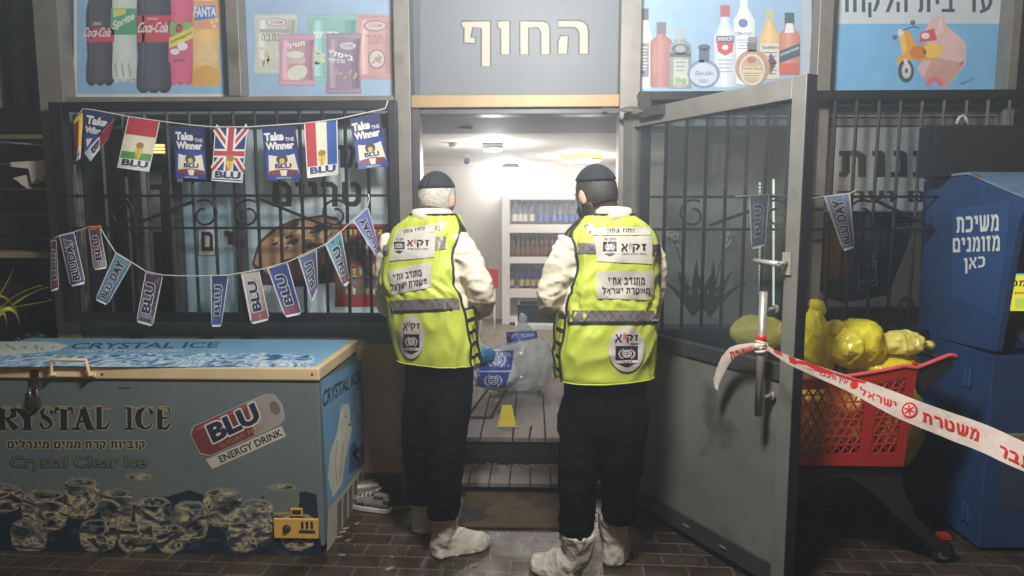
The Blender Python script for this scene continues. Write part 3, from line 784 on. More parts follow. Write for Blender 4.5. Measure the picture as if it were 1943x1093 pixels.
def bag(x0, y0, x1, y1, col, edge, sk=0):
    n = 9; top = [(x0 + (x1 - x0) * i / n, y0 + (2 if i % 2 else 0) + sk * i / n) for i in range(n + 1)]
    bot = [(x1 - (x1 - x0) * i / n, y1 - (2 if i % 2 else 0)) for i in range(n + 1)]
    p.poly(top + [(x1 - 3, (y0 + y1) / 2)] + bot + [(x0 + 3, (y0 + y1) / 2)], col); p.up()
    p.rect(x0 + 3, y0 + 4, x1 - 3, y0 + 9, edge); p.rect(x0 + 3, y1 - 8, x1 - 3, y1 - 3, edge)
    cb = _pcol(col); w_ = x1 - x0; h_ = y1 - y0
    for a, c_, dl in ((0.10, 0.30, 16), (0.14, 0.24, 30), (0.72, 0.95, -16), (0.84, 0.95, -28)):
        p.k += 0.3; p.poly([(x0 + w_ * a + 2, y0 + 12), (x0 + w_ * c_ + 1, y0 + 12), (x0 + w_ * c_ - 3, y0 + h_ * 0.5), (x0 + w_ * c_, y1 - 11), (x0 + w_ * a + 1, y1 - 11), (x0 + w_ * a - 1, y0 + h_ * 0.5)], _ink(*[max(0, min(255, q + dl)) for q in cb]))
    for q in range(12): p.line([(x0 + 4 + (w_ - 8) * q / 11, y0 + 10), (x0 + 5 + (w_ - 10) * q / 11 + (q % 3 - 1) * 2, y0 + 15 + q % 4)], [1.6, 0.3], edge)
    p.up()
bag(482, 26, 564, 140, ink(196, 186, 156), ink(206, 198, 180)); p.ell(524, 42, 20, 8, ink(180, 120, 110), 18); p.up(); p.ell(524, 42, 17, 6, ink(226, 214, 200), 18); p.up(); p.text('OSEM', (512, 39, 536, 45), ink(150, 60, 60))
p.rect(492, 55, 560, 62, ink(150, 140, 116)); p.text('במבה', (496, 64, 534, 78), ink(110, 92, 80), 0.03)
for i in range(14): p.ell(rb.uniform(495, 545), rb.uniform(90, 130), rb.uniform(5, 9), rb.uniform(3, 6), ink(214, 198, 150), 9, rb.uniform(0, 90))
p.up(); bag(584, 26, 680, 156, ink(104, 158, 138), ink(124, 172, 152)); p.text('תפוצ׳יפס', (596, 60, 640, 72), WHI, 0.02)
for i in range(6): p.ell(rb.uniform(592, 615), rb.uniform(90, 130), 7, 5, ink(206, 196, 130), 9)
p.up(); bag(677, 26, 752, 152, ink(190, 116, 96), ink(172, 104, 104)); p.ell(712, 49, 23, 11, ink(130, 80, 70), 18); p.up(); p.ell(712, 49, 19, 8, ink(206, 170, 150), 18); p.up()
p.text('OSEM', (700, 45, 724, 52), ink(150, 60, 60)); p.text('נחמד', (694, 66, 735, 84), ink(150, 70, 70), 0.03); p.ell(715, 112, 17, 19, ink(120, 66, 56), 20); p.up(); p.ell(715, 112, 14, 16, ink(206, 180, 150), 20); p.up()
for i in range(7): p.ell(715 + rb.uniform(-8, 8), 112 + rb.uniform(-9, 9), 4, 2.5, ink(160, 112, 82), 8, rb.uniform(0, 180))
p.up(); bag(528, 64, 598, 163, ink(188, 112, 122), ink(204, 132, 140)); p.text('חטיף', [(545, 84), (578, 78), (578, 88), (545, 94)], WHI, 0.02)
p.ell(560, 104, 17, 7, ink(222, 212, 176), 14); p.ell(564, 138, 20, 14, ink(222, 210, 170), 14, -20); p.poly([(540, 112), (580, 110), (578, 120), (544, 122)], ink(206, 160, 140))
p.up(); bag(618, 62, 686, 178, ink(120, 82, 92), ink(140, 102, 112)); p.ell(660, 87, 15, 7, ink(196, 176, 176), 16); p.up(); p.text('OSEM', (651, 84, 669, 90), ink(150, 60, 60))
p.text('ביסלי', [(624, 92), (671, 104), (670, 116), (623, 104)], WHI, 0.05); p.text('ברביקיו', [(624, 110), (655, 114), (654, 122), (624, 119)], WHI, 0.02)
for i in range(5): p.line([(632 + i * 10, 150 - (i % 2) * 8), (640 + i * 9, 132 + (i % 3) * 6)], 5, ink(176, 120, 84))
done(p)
VEIL[0] = 0.0
p = poster('name_sign', 'grey sign panel with large cream hebrew shop name over the doorway', 'sign'); p.at = (990, 90)
p.rect(797, -235, 1184, 183, M('sign_grey', (98, 103, 108), 0.5, var=0.05, vs=1.5)); p.up(); DKB = ink(44, 40, 36); CRE = ink(168, 160, 140)
HQ = (876, 39, 1117, 126)

for L in ([(373, 128), (550, 128), (550, 405), (492, 405), (492, 170), (440, 170), (430, 228), (456, 228), (456, 266), (386, 262), (386, 170), (373, 165)],
          [(592, 128), (668, 128), (668, 333), (610, 333), (610, 178), (592, 165)],
          [(727, 128), (870, 128), (898, 140), (912, 172), (912, 333), (855, 333), (855, 195), (840, 170), (782, 170), (782, 333), (727, 333)],
          [(962, 124), (1085, 124), (1120, 134), (1142, 158), (1148, 195), (1148, 330), (1088, 330), (1088, 205), (1078, 180), (1060, 168), (962, 168)],
          [(975, 218), (1025, 218), (1018, 330), (958, 330), (960, 250)]):
    q = [(760 + x / 3.215, y / 3.215) for x, y in L]
    p.poly(q, CRE); p.k += 1; p.line(q, 3.4, DKB, True); p.k -= 1
done(p)
VEIL[0] = 0.3
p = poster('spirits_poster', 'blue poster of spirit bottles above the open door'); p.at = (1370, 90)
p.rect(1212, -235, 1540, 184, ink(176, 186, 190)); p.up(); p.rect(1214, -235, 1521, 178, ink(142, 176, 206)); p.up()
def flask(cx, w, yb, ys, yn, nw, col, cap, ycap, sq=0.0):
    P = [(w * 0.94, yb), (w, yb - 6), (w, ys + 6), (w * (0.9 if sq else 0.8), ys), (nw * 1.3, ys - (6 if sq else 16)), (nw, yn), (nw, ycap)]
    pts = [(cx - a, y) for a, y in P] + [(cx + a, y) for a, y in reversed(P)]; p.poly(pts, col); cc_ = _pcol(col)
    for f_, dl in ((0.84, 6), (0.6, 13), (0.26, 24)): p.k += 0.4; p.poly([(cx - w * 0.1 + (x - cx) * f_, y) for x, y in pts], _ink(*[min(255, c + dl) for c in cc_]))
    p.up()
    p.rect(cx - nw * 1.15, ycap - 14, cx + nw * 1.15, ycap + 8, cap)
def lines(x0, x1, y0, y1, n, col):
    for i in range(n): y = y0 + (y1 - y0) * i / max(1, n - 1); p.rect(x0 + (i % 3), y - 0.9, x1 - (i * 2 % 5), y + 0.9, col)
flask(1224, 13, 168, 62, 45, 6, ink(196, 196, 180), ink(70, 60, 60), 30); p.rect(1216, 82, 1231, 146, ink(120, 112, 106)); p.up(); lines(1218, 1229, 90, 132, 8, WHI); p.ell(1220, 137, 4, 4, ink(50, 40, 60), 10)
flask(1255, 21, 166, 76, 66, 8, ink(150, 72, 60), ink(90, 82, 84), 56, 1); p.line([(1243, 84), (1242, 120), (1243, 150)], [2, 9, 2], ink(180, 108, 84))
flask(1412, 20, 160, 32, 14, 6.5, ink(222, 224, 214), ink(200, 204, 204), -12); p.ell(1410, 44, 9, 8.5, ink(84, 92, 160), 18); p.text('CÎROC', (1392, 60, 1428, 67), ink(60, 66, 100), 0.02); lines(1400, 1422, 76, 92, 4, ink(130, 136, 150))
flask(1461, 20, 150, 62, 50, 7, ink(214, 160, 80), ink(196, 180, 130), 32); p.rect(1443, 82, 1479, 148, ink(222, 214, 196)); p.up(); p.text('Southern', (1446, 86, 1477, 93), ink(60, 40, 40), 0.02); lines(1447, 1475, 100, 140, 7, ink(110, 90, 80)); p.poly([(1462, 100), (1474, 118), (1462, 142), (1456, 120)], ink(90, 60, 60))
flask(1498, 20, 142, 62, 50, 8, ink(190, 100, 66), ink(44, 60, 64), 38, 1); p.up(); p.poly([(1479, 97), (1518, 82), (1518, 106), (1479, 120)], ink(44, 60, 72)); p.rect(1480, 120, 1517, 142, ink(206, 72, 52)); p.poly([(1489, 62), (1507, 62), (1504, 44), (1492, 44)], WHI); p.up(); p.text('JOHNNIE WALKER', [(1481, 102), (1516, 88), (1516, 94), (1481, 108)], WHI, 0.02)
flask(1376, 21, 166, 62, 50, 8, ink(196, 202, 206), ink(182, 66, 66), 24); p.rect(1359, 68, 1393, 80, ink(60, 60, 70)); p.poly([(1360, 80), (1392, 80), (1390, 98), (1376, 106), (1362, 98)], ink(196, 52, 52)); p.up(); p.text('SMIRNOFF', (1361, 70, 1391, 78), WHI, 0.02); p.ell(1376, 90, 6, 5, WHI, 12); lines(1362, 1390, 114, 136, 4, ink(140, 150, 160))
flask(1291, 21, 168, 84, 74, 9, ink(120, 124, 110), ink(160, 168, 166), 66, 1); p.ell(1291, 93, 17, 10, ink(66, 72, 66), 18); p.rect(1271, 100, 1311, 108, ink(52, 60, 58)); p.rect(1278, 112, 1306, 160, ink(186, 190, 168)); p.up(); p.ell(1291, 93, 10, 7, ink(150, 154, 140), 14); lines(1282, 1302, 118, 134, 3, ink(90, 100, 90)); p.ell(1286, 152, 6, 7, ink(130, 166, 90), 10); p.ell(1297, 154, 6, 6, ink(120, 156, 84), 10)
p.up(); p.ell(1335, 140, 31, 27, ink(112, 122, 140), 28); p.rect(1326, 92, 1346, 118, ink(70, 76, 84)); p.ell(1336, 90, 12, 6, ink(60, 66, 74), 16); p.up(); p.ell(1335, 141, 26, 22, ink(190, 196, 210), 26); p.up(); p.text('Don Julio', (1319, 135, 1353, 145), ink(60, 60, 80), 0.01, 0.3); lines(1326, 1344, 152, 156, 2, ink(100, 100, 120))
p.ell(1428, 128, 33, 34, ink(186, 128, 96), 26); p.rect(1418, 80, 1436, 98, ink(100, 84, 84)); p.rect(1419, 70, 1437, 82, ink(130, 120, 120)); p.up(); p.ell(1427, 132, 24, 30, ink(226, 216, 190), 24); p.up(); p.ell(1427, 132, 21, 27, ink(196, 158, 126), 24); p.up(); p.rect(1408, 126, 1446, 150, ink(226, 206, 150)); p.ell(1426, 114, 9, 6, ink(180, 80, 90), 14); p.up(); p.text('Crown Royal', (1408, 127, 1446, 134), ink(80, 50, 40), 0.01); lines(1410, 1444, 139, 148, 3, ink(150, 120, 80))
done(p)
VEIL[0] = 0.12
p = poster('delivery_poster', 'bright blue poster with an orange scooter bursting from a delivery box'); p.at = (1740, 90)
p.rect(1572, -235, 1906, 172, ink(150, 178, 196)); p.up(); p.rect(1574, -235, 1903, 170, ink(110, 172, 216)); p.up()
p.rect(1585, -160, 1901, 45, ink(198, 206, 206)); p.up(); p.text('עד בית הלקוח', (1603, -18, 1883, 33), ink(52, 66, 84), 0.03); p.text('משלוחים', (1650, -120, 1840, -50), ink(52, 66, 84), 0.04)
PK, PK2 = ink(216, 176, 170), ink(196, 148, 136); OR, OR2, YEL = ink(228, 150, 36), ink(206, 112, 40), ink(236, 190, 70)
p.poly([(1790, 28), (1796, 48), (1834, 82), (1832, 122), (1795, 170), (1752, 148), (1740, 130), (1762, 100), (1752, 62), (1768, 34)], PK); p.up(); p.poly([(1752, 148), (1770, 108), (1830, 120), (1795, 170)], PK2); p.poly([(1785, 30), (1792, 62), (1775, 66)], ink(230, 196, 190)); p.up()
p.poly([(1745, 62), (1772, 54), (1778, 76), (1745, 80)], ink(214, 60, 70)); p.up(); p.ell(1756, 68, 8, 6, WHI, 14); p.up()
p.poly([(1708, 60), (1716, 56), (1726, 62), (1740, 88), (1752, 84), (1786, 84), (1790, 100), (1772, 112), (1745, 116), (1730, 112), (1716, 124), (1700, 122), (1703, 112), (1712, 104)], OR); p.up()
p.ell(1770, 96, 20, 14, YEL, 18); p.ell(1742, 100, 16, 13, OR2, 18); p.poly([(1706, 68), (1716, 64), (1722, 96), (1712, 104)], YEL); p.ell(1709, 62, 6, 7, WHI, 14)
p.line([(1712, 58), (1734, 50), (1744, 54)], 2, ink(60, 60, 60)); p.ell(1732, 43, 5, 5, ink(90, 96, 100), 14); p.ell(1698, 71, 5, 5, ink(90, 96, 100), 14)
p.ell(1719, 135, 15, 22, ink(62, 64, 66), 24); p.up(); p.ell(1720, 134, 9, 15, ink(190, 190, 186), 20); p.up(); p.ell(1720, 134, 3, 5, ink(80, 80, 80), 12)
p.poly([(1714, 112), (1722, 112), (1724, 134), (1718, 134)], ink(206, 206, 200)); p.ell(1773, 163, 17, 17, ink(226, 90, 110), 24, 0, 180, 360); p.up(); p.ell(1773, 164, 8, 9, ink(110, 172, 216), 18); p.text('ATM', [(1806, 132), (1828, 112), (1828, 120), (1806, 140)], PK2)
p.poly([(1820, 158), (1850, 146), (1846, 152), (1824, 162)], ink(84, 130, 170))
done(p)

ink = _ink
# ------------------------------------------------------------------ iron window grilles
GY = F - 0.13
def spiral(c, r, turns, a0, sgn=1, n=26):
    P = []
    for i in range(n + 1):
        t = i / n; rr = r * (1 - 0.72 * t); a = a0 + sgn * turns * 2 * math.pi * t
        P.append((c[0] + rr * math.cos(a), c[1] - rr * math.sin(a)))
    return P
def grille(name, label, fr, bars, hor, bot, scrolls, diag):
    g = thing(name, label, 'window grille', (fx((fr[0] + fr[2]) / 2, 400, GY), GY, fz(bot, GY)), group='iron window grilles')
    X = lambda px: fx(px, 400, GY); Z = lambda py: fz(py, GY)
    k = MB()
    k.box((X(fr[0]), GY - 0.025, Z(fr[3])), (X(fr[0] + 24), GY + 0.03, Z(fr[1])), IRON); k.box((X(fr[2] - 16), GY - 0.025, Z(fr[3])), (X(fr[2]), GY + 0.03, Z(fr[1])), IRON)
    k.box((X(fr[0] + 24), GY - 0.022, Z(fr[1] + 17)), (X(fr[2] - 16), GY + 0.03, Z(fr[1])), IRON)
    k.box((X(fr[0] + 24), GY - 0.022, Z(fr[3])), (X(fr[2] - 16), GY + 0.03, Z(bot)), IRON)
    for px in (fr[0] + 1, fr[2] - 17):
        for py in (fr[1] + 4, fr[3] - 4): k.box((X(px), GY + 0.031, Z(py) - 0.012), (X(px) + 0.04, F - 0.0, Z(py) + 0.012), IRON)
    k.build('frame', g, bevel=0.004)
    k = MB()
    for px in bars: k.tube([(X(px), GY, Z(bot) + 0.001), (X(px), GY, Z(fr[1] + 17) - 0.001)], 0.0095, IRON, 4, smooth=False)
    k.build('bars', g)
    k = MB()
    for py in hor: k.box((X(fr[0] + 25), GY - 0.017, Z(py) - 0.007), (X(fr[2] - 17), GY - 0.011, Z(py) + 0.007), IRON)
    k.build('crossbars', g)
    for P in scrolls:
        k = MB(); k.tube([PY(x, y, GY - 0.022) for x, y in P], 0.0065, IRON, 6); k.build('scroll', g)
    for P in diag:
        k = MB(); k.bar(PY(*P[0], GY - 0.022), PY(*P[1], GY - 0.022), 0.008, 0.016, IRON); k.build('brace', g)
    return g
def cscroll(cx, cy, r, d):
    return [(cx + d * (-r * 0.1 + r * 1.02 * math.cos(R(a))), cy - r * 1.02 * math.sin(R(a))) for a in range(60, 200, 14)] + \
           [(cx + d * (-r * 0.1 + rr * math.cos(R(a))), cy - rr * math.sin(R(a))) for a, rr in ((214, r * 1.0), (240, r * .98), (268, r * .95), (296, r * .85), (325, r * .7), (355, r * .55), (30, r * .42), (70, r * .34), (110, r * .3))]
grille('window_grille', 'black iron grille with scrolls over the left window behind the bunting', (112, 190, 757, 613),
       [147, 202, 243, 284, 326, 368, 408, 450, 490, 532, 574, 617, 659, 701], (371, 433), 596,
       [cscroll(226, 402, 24, -1), cscroll(384, 404, 24, -1), cscroll(474, 404, 24, 1), cscroll(640, 404, 24, 1)],
       [((262, 423), (368, 382)), ((494, 378), (626, 432))])
grille('window_grille', 'black iron grille with scrolls over the right window beside the door', (1207, 176, 1940, 640),
       [1261, 1299, 1337, 1375, 1413, 1450, 1490, 1533, 1575, 1615, 1657, 1697, 1737, 1778, 1820, 1860, 1900], (374, 435), 622,
       [cscroll(1318, 404, 24, 1), cscroll(1640, 404, 24, 1), cscroll(1470, 404, 24, -1)],
       [((1346, 428), (1446, 392)), ((1660, 380), (1770, 432))])
# ------------------------------------------------------------------ inside the shop: lamps, shelf, bottles
def round_lamp(px, py, r, label, rim, col, watts, warm=False):
    c = PZ(px, py, CEIL)
    t = thing('ceiling_light', label, 'ceiling light', (c.x, c.y, CEIL), group='ceiling lights in the shop')
    k = MB(); k.lathe((c.x, c.y, CEIL - 0.05), [(r, 0), (r * 1.06, 0.01), (r * 1.06, 0.045), (r * 0.9, 0.049)], rim, 28); k.build('rim', t)
    k = MB(); k.lathe((c.x, c.y, CEIL - 0.066), [(r * 0.6, 0), (r * 0.93, 0.006), (r * 0.96, 0.015)], glow('lamp_white', (255, 250, 240), 14), 28); k.build('diffuser', t)
    if warm:
        k = MB(); k.lathe((c.x, c.y, CEIL - 0.022), [(r * 1.08, 0), (r * 1.12, 0.006), (r * 1.08, 0.012)], glow('lamp_amber', (255, 120, 20), 60), 28); k.build('amber_ring', t)
    L = bpy.data.lights.new('ceiling_lamp', 'POINT'); L.energy = watts; L.color = (1, 0.985, 0.95) if not warm else (1, 0.97, 0.92); L.shadow_soft_size = r
    o = bpy.data.objects.new('ceiling_lamp', L); o.location = (c.x, c.y, CEIL - 0.2); COL.objects.link(o)
RIMG = M('lamp_rim', (120, 122, 124), 0.4, 0.3)
round_lamp(935, 272, 0.085, 'small round white ceiling lamp nearest the shop door', RIMG, 0, 22)
round_lamp(968, 311, 0.10, 'small round ceiling lamp with dark rim near the back wall', M('lamp_rim_dark', (60, 64, 80), 0.4), 0, 15)
round_lamp(1104, 296, 0.205, 'large round ceiling lamp with an amber glow around its rim', M('lamp_rim_white', (225, 220, 210), 0.4), 0, 32, True)
c = PZ(863, 271, CEIL); k = MB(); k.lathe((c.x, c.y, CEIL - 0.04), [(0.03, 0), (0.05, 0.01), (0.055, 0.04)], M('cream_plastic', (196, 190, 176), 0.5), 18)
tag(k.build('smoke_detector', loc=(c.x, c.y, CEIL)), 'cream smoke detector on the shop ceiling', 'smoke detector')
c = PZ(884, 292, CEIL); t = thing('security_camera', 'small ball security camera on the shop ceiling', 'camera', (c.x, c.y, CEIL))
k = MB(); k.lathe((c.x, c.y, CEIL - 0.06), [(0.012, 0), (0.014, 0.03), (0.04, 0.05), (0.045, 0.06)], M('cream_plastic', (196, 190, 176)), 14); k.build('mount', t)
k = MB(); k.ball((c.x + 0.01, c.y - 0.02, CEIL - 0.075), 0.032, M('camera_dark', (60, 60, 64), 0.3)); k.build('lens_ball', t)
c = PY(880, 232, F + 0.75); t = thing('security_camera', 'grey security camera hanging from the soffit just inside the door', 'camera', (c.x, c.y, 2.165))
k = MB(); k.bar(c + Vector((-0.05, 0.03, -0.01)), c + Vector((0.05, -0.05, -0.03)), 0.05, 0.045, M('camera_grey', (120, 122, 124), 0.4)); k.build('housing', t, bevel=0.008)
k = MB(); k.tube([c + Vector((0, 0, 0.0)), (c.x, c.y, 2.163)], 0.012, RIMG, 8); k.build('mount', t)

# shelf unit against the back wall
SY = 8.2
def sp(px, py, y=SY): return PY(px, py, y)
sh = thing('shelf_unit', 'white shelf unit holding bottles against the back wall', 'shelf', (sp(1060, 600).x, SY + 0.2, FLOOR))
SW = M('white_board', (240, 239, 236), 0.5, var=0.04, vs=4)
X0, X1 = sp(952, 400).x, sp(1176, 400).x; ZT = sp(1000, 362).z
k = MB(); k.box((X0, SY, FLOOR), (sp(967, 400).x, BACK - 0.002, ZT), SW); k.build('side_panel', sh, bevel=0.004)
k = MB(); k.box((sp(1162, 400).x, SY, FLOOR), (X1, BACK - 0.002, ZT), SW); k.build('side_panel', sh, bevel=0.004)
k = MB(); k.box((sp(967, 400).x, BACK - 0.03, FLOOR), (sp(1162, 400).x, BACK - 0.004, ZT), M('shelf_back', (196, 196, 196), 0.6, var=0.05)); k.build('back_panel', sh)
for (a, bq) in ((362, 379), (426, 442), (488, 500), (549, 565), (603, 612)):
    k = MB(); za, zb = sp(1000, a).z, max(FLOOR, sp(1000, bq).z); k.box((sp(967, 400).x + 0.001, SY + 0.003, zb), (sp(1162, 400).x - 0.001, BACK - 0.031, za), SW); k.build('shelf', sh, bevel=0.003)
CLR = film('clear_bottle', (225, 230, 232), rough=0.05, gloss=0.8, milk=((220, 224, 226), 0.25))
def bottle3d(name, label, cat, group, spots, ybase, ytop, mats):
    z0 = sp(1000, ybase).z; h = sp(1000, ytop).z - z0; r = h * 0.125
    prof = [(r * 0.9, 0), (r, 0.02 * h), (r, 0.12 * h), (r * 1.01, 0.13 * h), (r * 1.01, 0.42 * h), (r, 0.43 * h), (r, 0.55 * h), (r * 0.75, 0.64 * h), (r * 0.38, 0.74 * h), (r * 0.34, 0.86 * h), (r * 0.42, 0.87 * h), (r * 0.42, 0.99 * h), (r * 0.3, h)]
    first = None
    for px in spots:
        x = sp(px, 400, SY + 0.12).x
        if first is None:
            first = MB(); first.lathe((x, SY + 0.12, z0 + 0.003), prof, None, 14, None, lambda i, j: mats[1] if 3 <= i <= 4 else mats[2] if i >= 9 else mats[0])
            first = tag(first.build(name, loc=(x, SY + 0.12, z0 + 0.003)), label, cat, group)
        else:
            dup(first, Matrix.Translation((x, SY + 0.12, z0 + 0.003)))
bottle3d('spirit_bottle', 'clear spirit bottle with white label on the top shelf', 'bottle', 'white label bottles on the top shelf', (976, 986, 996, 1009), 426, 381, (CLR, ink(228, 226, 220), ink(70, 66, 66)))
bottle3d('spirit_bottle', 'clear spirit bottle with blue label on the top shelf', 'bottle', 'blue label bottles on the top shelf', (1026, 1037, 1052, 1063, 1074, 1086, 1098), 426, 381, (CLR, ink(120, 140, 196), ink(96, 110, 160)))
bottle3d('liquor_bottle', 'dark brown liquor bottle on the second shelf', 'bottle', 'brown bottles on the second shelf', (974, 983, 992, 1001, 1010, 1019, 1028, 1037, 1048, 1060), 488, 446, (ink(96, 70, 58, 0.2), ink(120, 92, 76), ink(150, 120, 96)))
bottle3d('wine_bottle', 'blue necked bottle with gold label on the third shelf', 'bottle', 'blue necked bottles on the third shelf', (971, 990, 1001, 1012, 1023, 1036), 549, 510, (ink(52, 74, 130, 0.15), ink(206, 180, 96), ink(52, 80, 160)))
# red folding board, black crate, white bench
t = thing('red_board', 'red board standing on thin white legs left of the shelf unit', 'board', (sp(935, 600, 7.4).x, 7.4, FLOOR))
k = MB(); a, c2 = sp(905, 510, 7.4), sp(946, 605, 7.4); k.box((a.x, 7.4, PY(935, 606, 7.4).z + 0.35), (c2.x, 7.43, a.z), M('red_board', (206, 52, 46), 0.5)); k.build('panel', t, bevel=0.006)
k = MB(); k.tube([(sp(938, 600, 7.4).x, 7.42, FLOOR), (sp(938, 600, 7.4).x, 7.42, FLOOR + 0.55)], 0.012, SW, 8); k.tube([(sp(912, 600, 7.4).x, 7.42, FLOOR), (sp(912, 600, 7.4).x, 7.42, FLOOR + 0.55)], 0.012, SW, 8); k.build('legs', t)
cy = 6.0
a, c2 = PY(982, 578, cy), PY(1080, 613, cy)
t = thing('white_bench', 'low white bench inside the shop carrying a black crate', 'bench', ((a.x + c2.x) / 2, cy, FLOOR))
k = MB(); k.box((a.x - 0.02, cy - 0.1, c2.z - 0.05), (c2.x + 0.3, cy + 0.35, c2.z), SW); k.build('top', t, bevel=0.006)
for x in (a.x, c2.x + 0.24):
    k = MB(); k.box((x, cy - 0.08, FLOOR), (x + 0.04, cy + 0.33, c2.z - 0.051), SW); k.build('leg', t)
t = thing('black_crate', 'black plastic crate on the low white bench behind the bag', 'crate', ((a.x + c2.x) / 2, cy + 0.1, c2.z))
BP = M('black_plastic', (24, 25, 27), 0.5, var=0.2, vs=20)
k = MB()
k.box((a.x, cy, c2.z + 0.001), (c2.x, cy + 0.018, a.z), BP); k.box((a.x, cy + 0.27, c2.z + 0.001), (c2.x, cy + 0.288, a.z), BP)
k.box((a.x + 0.001, cy + 0.019, c2.z + 0.001), (a.x + 0.018, cy + 0.269, a.z), BP); k.box((c2.x - 0.018, cy + 0.019, c2.z + 0.001), (c2.x - 0.001, cy + 0.269, a.z), BP)
k.box((a.x + 0.019, cy + 0.019, c2.z + 0.001), (c2.x - 0.019, cy + 0.269, c2.z + 0.012), BP); k.build('body', t, bevel=0.004)
k = MB(); k.box((a.x - 0.008, cy - 0.012, a.z - 0.02), (c2.x + 0.008, cy - 0.001, a.z + 0.003), BP); k.build('lip', t, bevel=0.003)

# behind the left window: fridge front and shelves in the dark; ice cream poster on the film
k = MB(); IY = F + 0.75
FR = M('fridge_grey', (112, 118, 122), 0.4, 0.1, var=0.08); 
t = thing('display_fridge', 'grey upright fridge in the dark behind the left window', 'fridge', (fx(265, 400, IY), IY, 0.5))
k.box((PY(200, 400, IY).x, IY, 0.51), (PY(345, 400, IY).x, IY + 0.5, PY(200, 232, IY).z), M('fridge_dark', (48, 52, 56), 0.4, 0.1)); k.build('body', t, bevel=0.01)
for (x0, y0, x1, y1) in ((208, 325, 240, 350), (270, 325, 306, 350), (208, 360, 238, 440), (265, 360, 306, 440)):
    k = MB(); a, c2 = PY(x0, y0, IY - 0.01), PY(x1, y1, IY - 0.01); k.box((a.x, IY - 0.014, c2.z), (c2.x, IY - 0.002, a.z), M('fridge_panel', (150, 156, 158), 0.4)); k.build('door_panel', t, bevel=0.003)
c = PY(300, 282, IY - 0.05); t = thing('wall_lamp', 'small warm striped lamp glowing behind the left window', 'lamp', (c.x, c.y, c.z))
for i in range(3):
    k = MB(); k.box((c.x - 0.035, c.y, c.z + (i - 1) * 0.022 - 0.007), (c.x + 0.035, c.y + 0.02, c.z + (i - 1) * 0.022 + 0.007), glow('warm_lamp', (255, 224, 150), 1.6)); k.build('bulb_strip', t)
c = PY(384, 426, F + 0.2); k = MB(); k.ball(c, 0.012, glow('blue_dot', (70, 80, 255), 6), 10, 6); tag(k.build('indicator_light', loc=c), 'tiny blue indicator light behind the left window', 'light')
p = Pic(flatY(F + 0.045), 0.0012); RP = ink(150, 44, 44)
p.rect(636, 425, 745, 582, RP); p.up(); p.rect(640, 450, 741, 496, ink(66, 52, 56)); p.rect(640, 504, 741, 560, ink(120, 96, 62)); p.up()
ic = random.Random(11); IC = [ink(200, 150, 110), ink(90, 120, 150), ink(206, 196, 170), ink(170, 70, 90), ink(90, 110, 70), ink(120, 80, 140)]
for rr, y in enumerate((458, 476, 512, 532, 550)):
    for i in range(8):
        x = 647 + i * 12.5; p.poly([(x - 4, y - 6), (x + 4, y - 6), (x + 1.5, y + 9), (x - 1.5, y + 9)], IC[(i * 2 + rr) % 6]); p.ell(x, y - 6, 4.5, 4, IC[(i + rr * 3 + 1) % 6], 8)
p.up(); p.text('גלידות', (655, 429, 725, 446), ink(206, 180, 90), 0.03)
tag(p.build('ice_cream_poster', loc=PY(690, 500, F + 0.045)), 'red ice cream poster low in the left window behind the first man', 'poster')

# behind the right window
def rect3(k, x0, y0, x1, y1, Y, mat, d=0.01):
    a, c = PY(x0, y0, Y), PY(x1, y1, Y); k.box((a.x, Y, c.z), (c.x, Y + d, a.z), mat)
JY = F + 0.22; JD = M('black_stand', (22, 23, 26), 0.45, var=0.2, vs=8)
t = thing('display_stand', 'black tapered promotional bin standing behind the right window', 'display bin', (fx(1660, 560, JY), JY, fz(585, JY)))
k = MB(); q = [(1585, 402), (1738, 406), (1722, 470), (1686, 560), (1600, 575), (1588, 555)]
k.prism([PY(x, y, JY) for x, y in q], (0, 0.25, 0), JD); k.build('body', t, bevel=0.006)
k = MB(); k.tube([PY(1583, 404, JY - 0.01), PY(1740, 408, JY - 0.01)], 0.012, M('stand_edge', (46, 48, 52), 0.3), 6); k.build('rim', t)
p = Pic(flatY(JY - 0.003), 0.001); GR = ink(176, 178, 180)
p.text('JACK DANIEL\'S', [(1690, 424), (1752, 420), (1750, 434), (1690, 438)], GR, 0.02); p.text('WELCOME', (1694, 415, 1740, 419), GR)
p.line([(1628, 500), (1662, 496), (1664, 540), (1630, 552)], 2, GR, True); p.text('JACK DANIEL\'S', [(1626, 504), (1663, 500), (1663, 512), (1627, 515)], GR, 0.02); p.text('OLD No.7', [(1632, 522), (1660, 518), (1661, 534), (1633, 539)], GR, 0.02)
for i in range(7): p.line([(1633 + i * 5, 478), (1634 + i * 5, 494)], 1.5, ink(70, 72, 76))
p.build('lettering', t)
k = MB(); c = PY(1722, 585, F + 0.2)
for i in range(5):
    rr = 0.035 + 0.006 * (i % 3); k.tube([c + Vector((rr * math.cos(a + i), 0.006 * i, rr * 1.1 * math.sin(a + i) + 0.004 * i)) for a in [j * 0.35 for j in range(18)]], 0.0035, M('cable_grey', (70, 72, 74), 0.5), 6)
tag(k.build('cable_coil', loc=c), 'coil of grey cable behind the right window near the cash machine', 'cable')
LY = F + 0.35
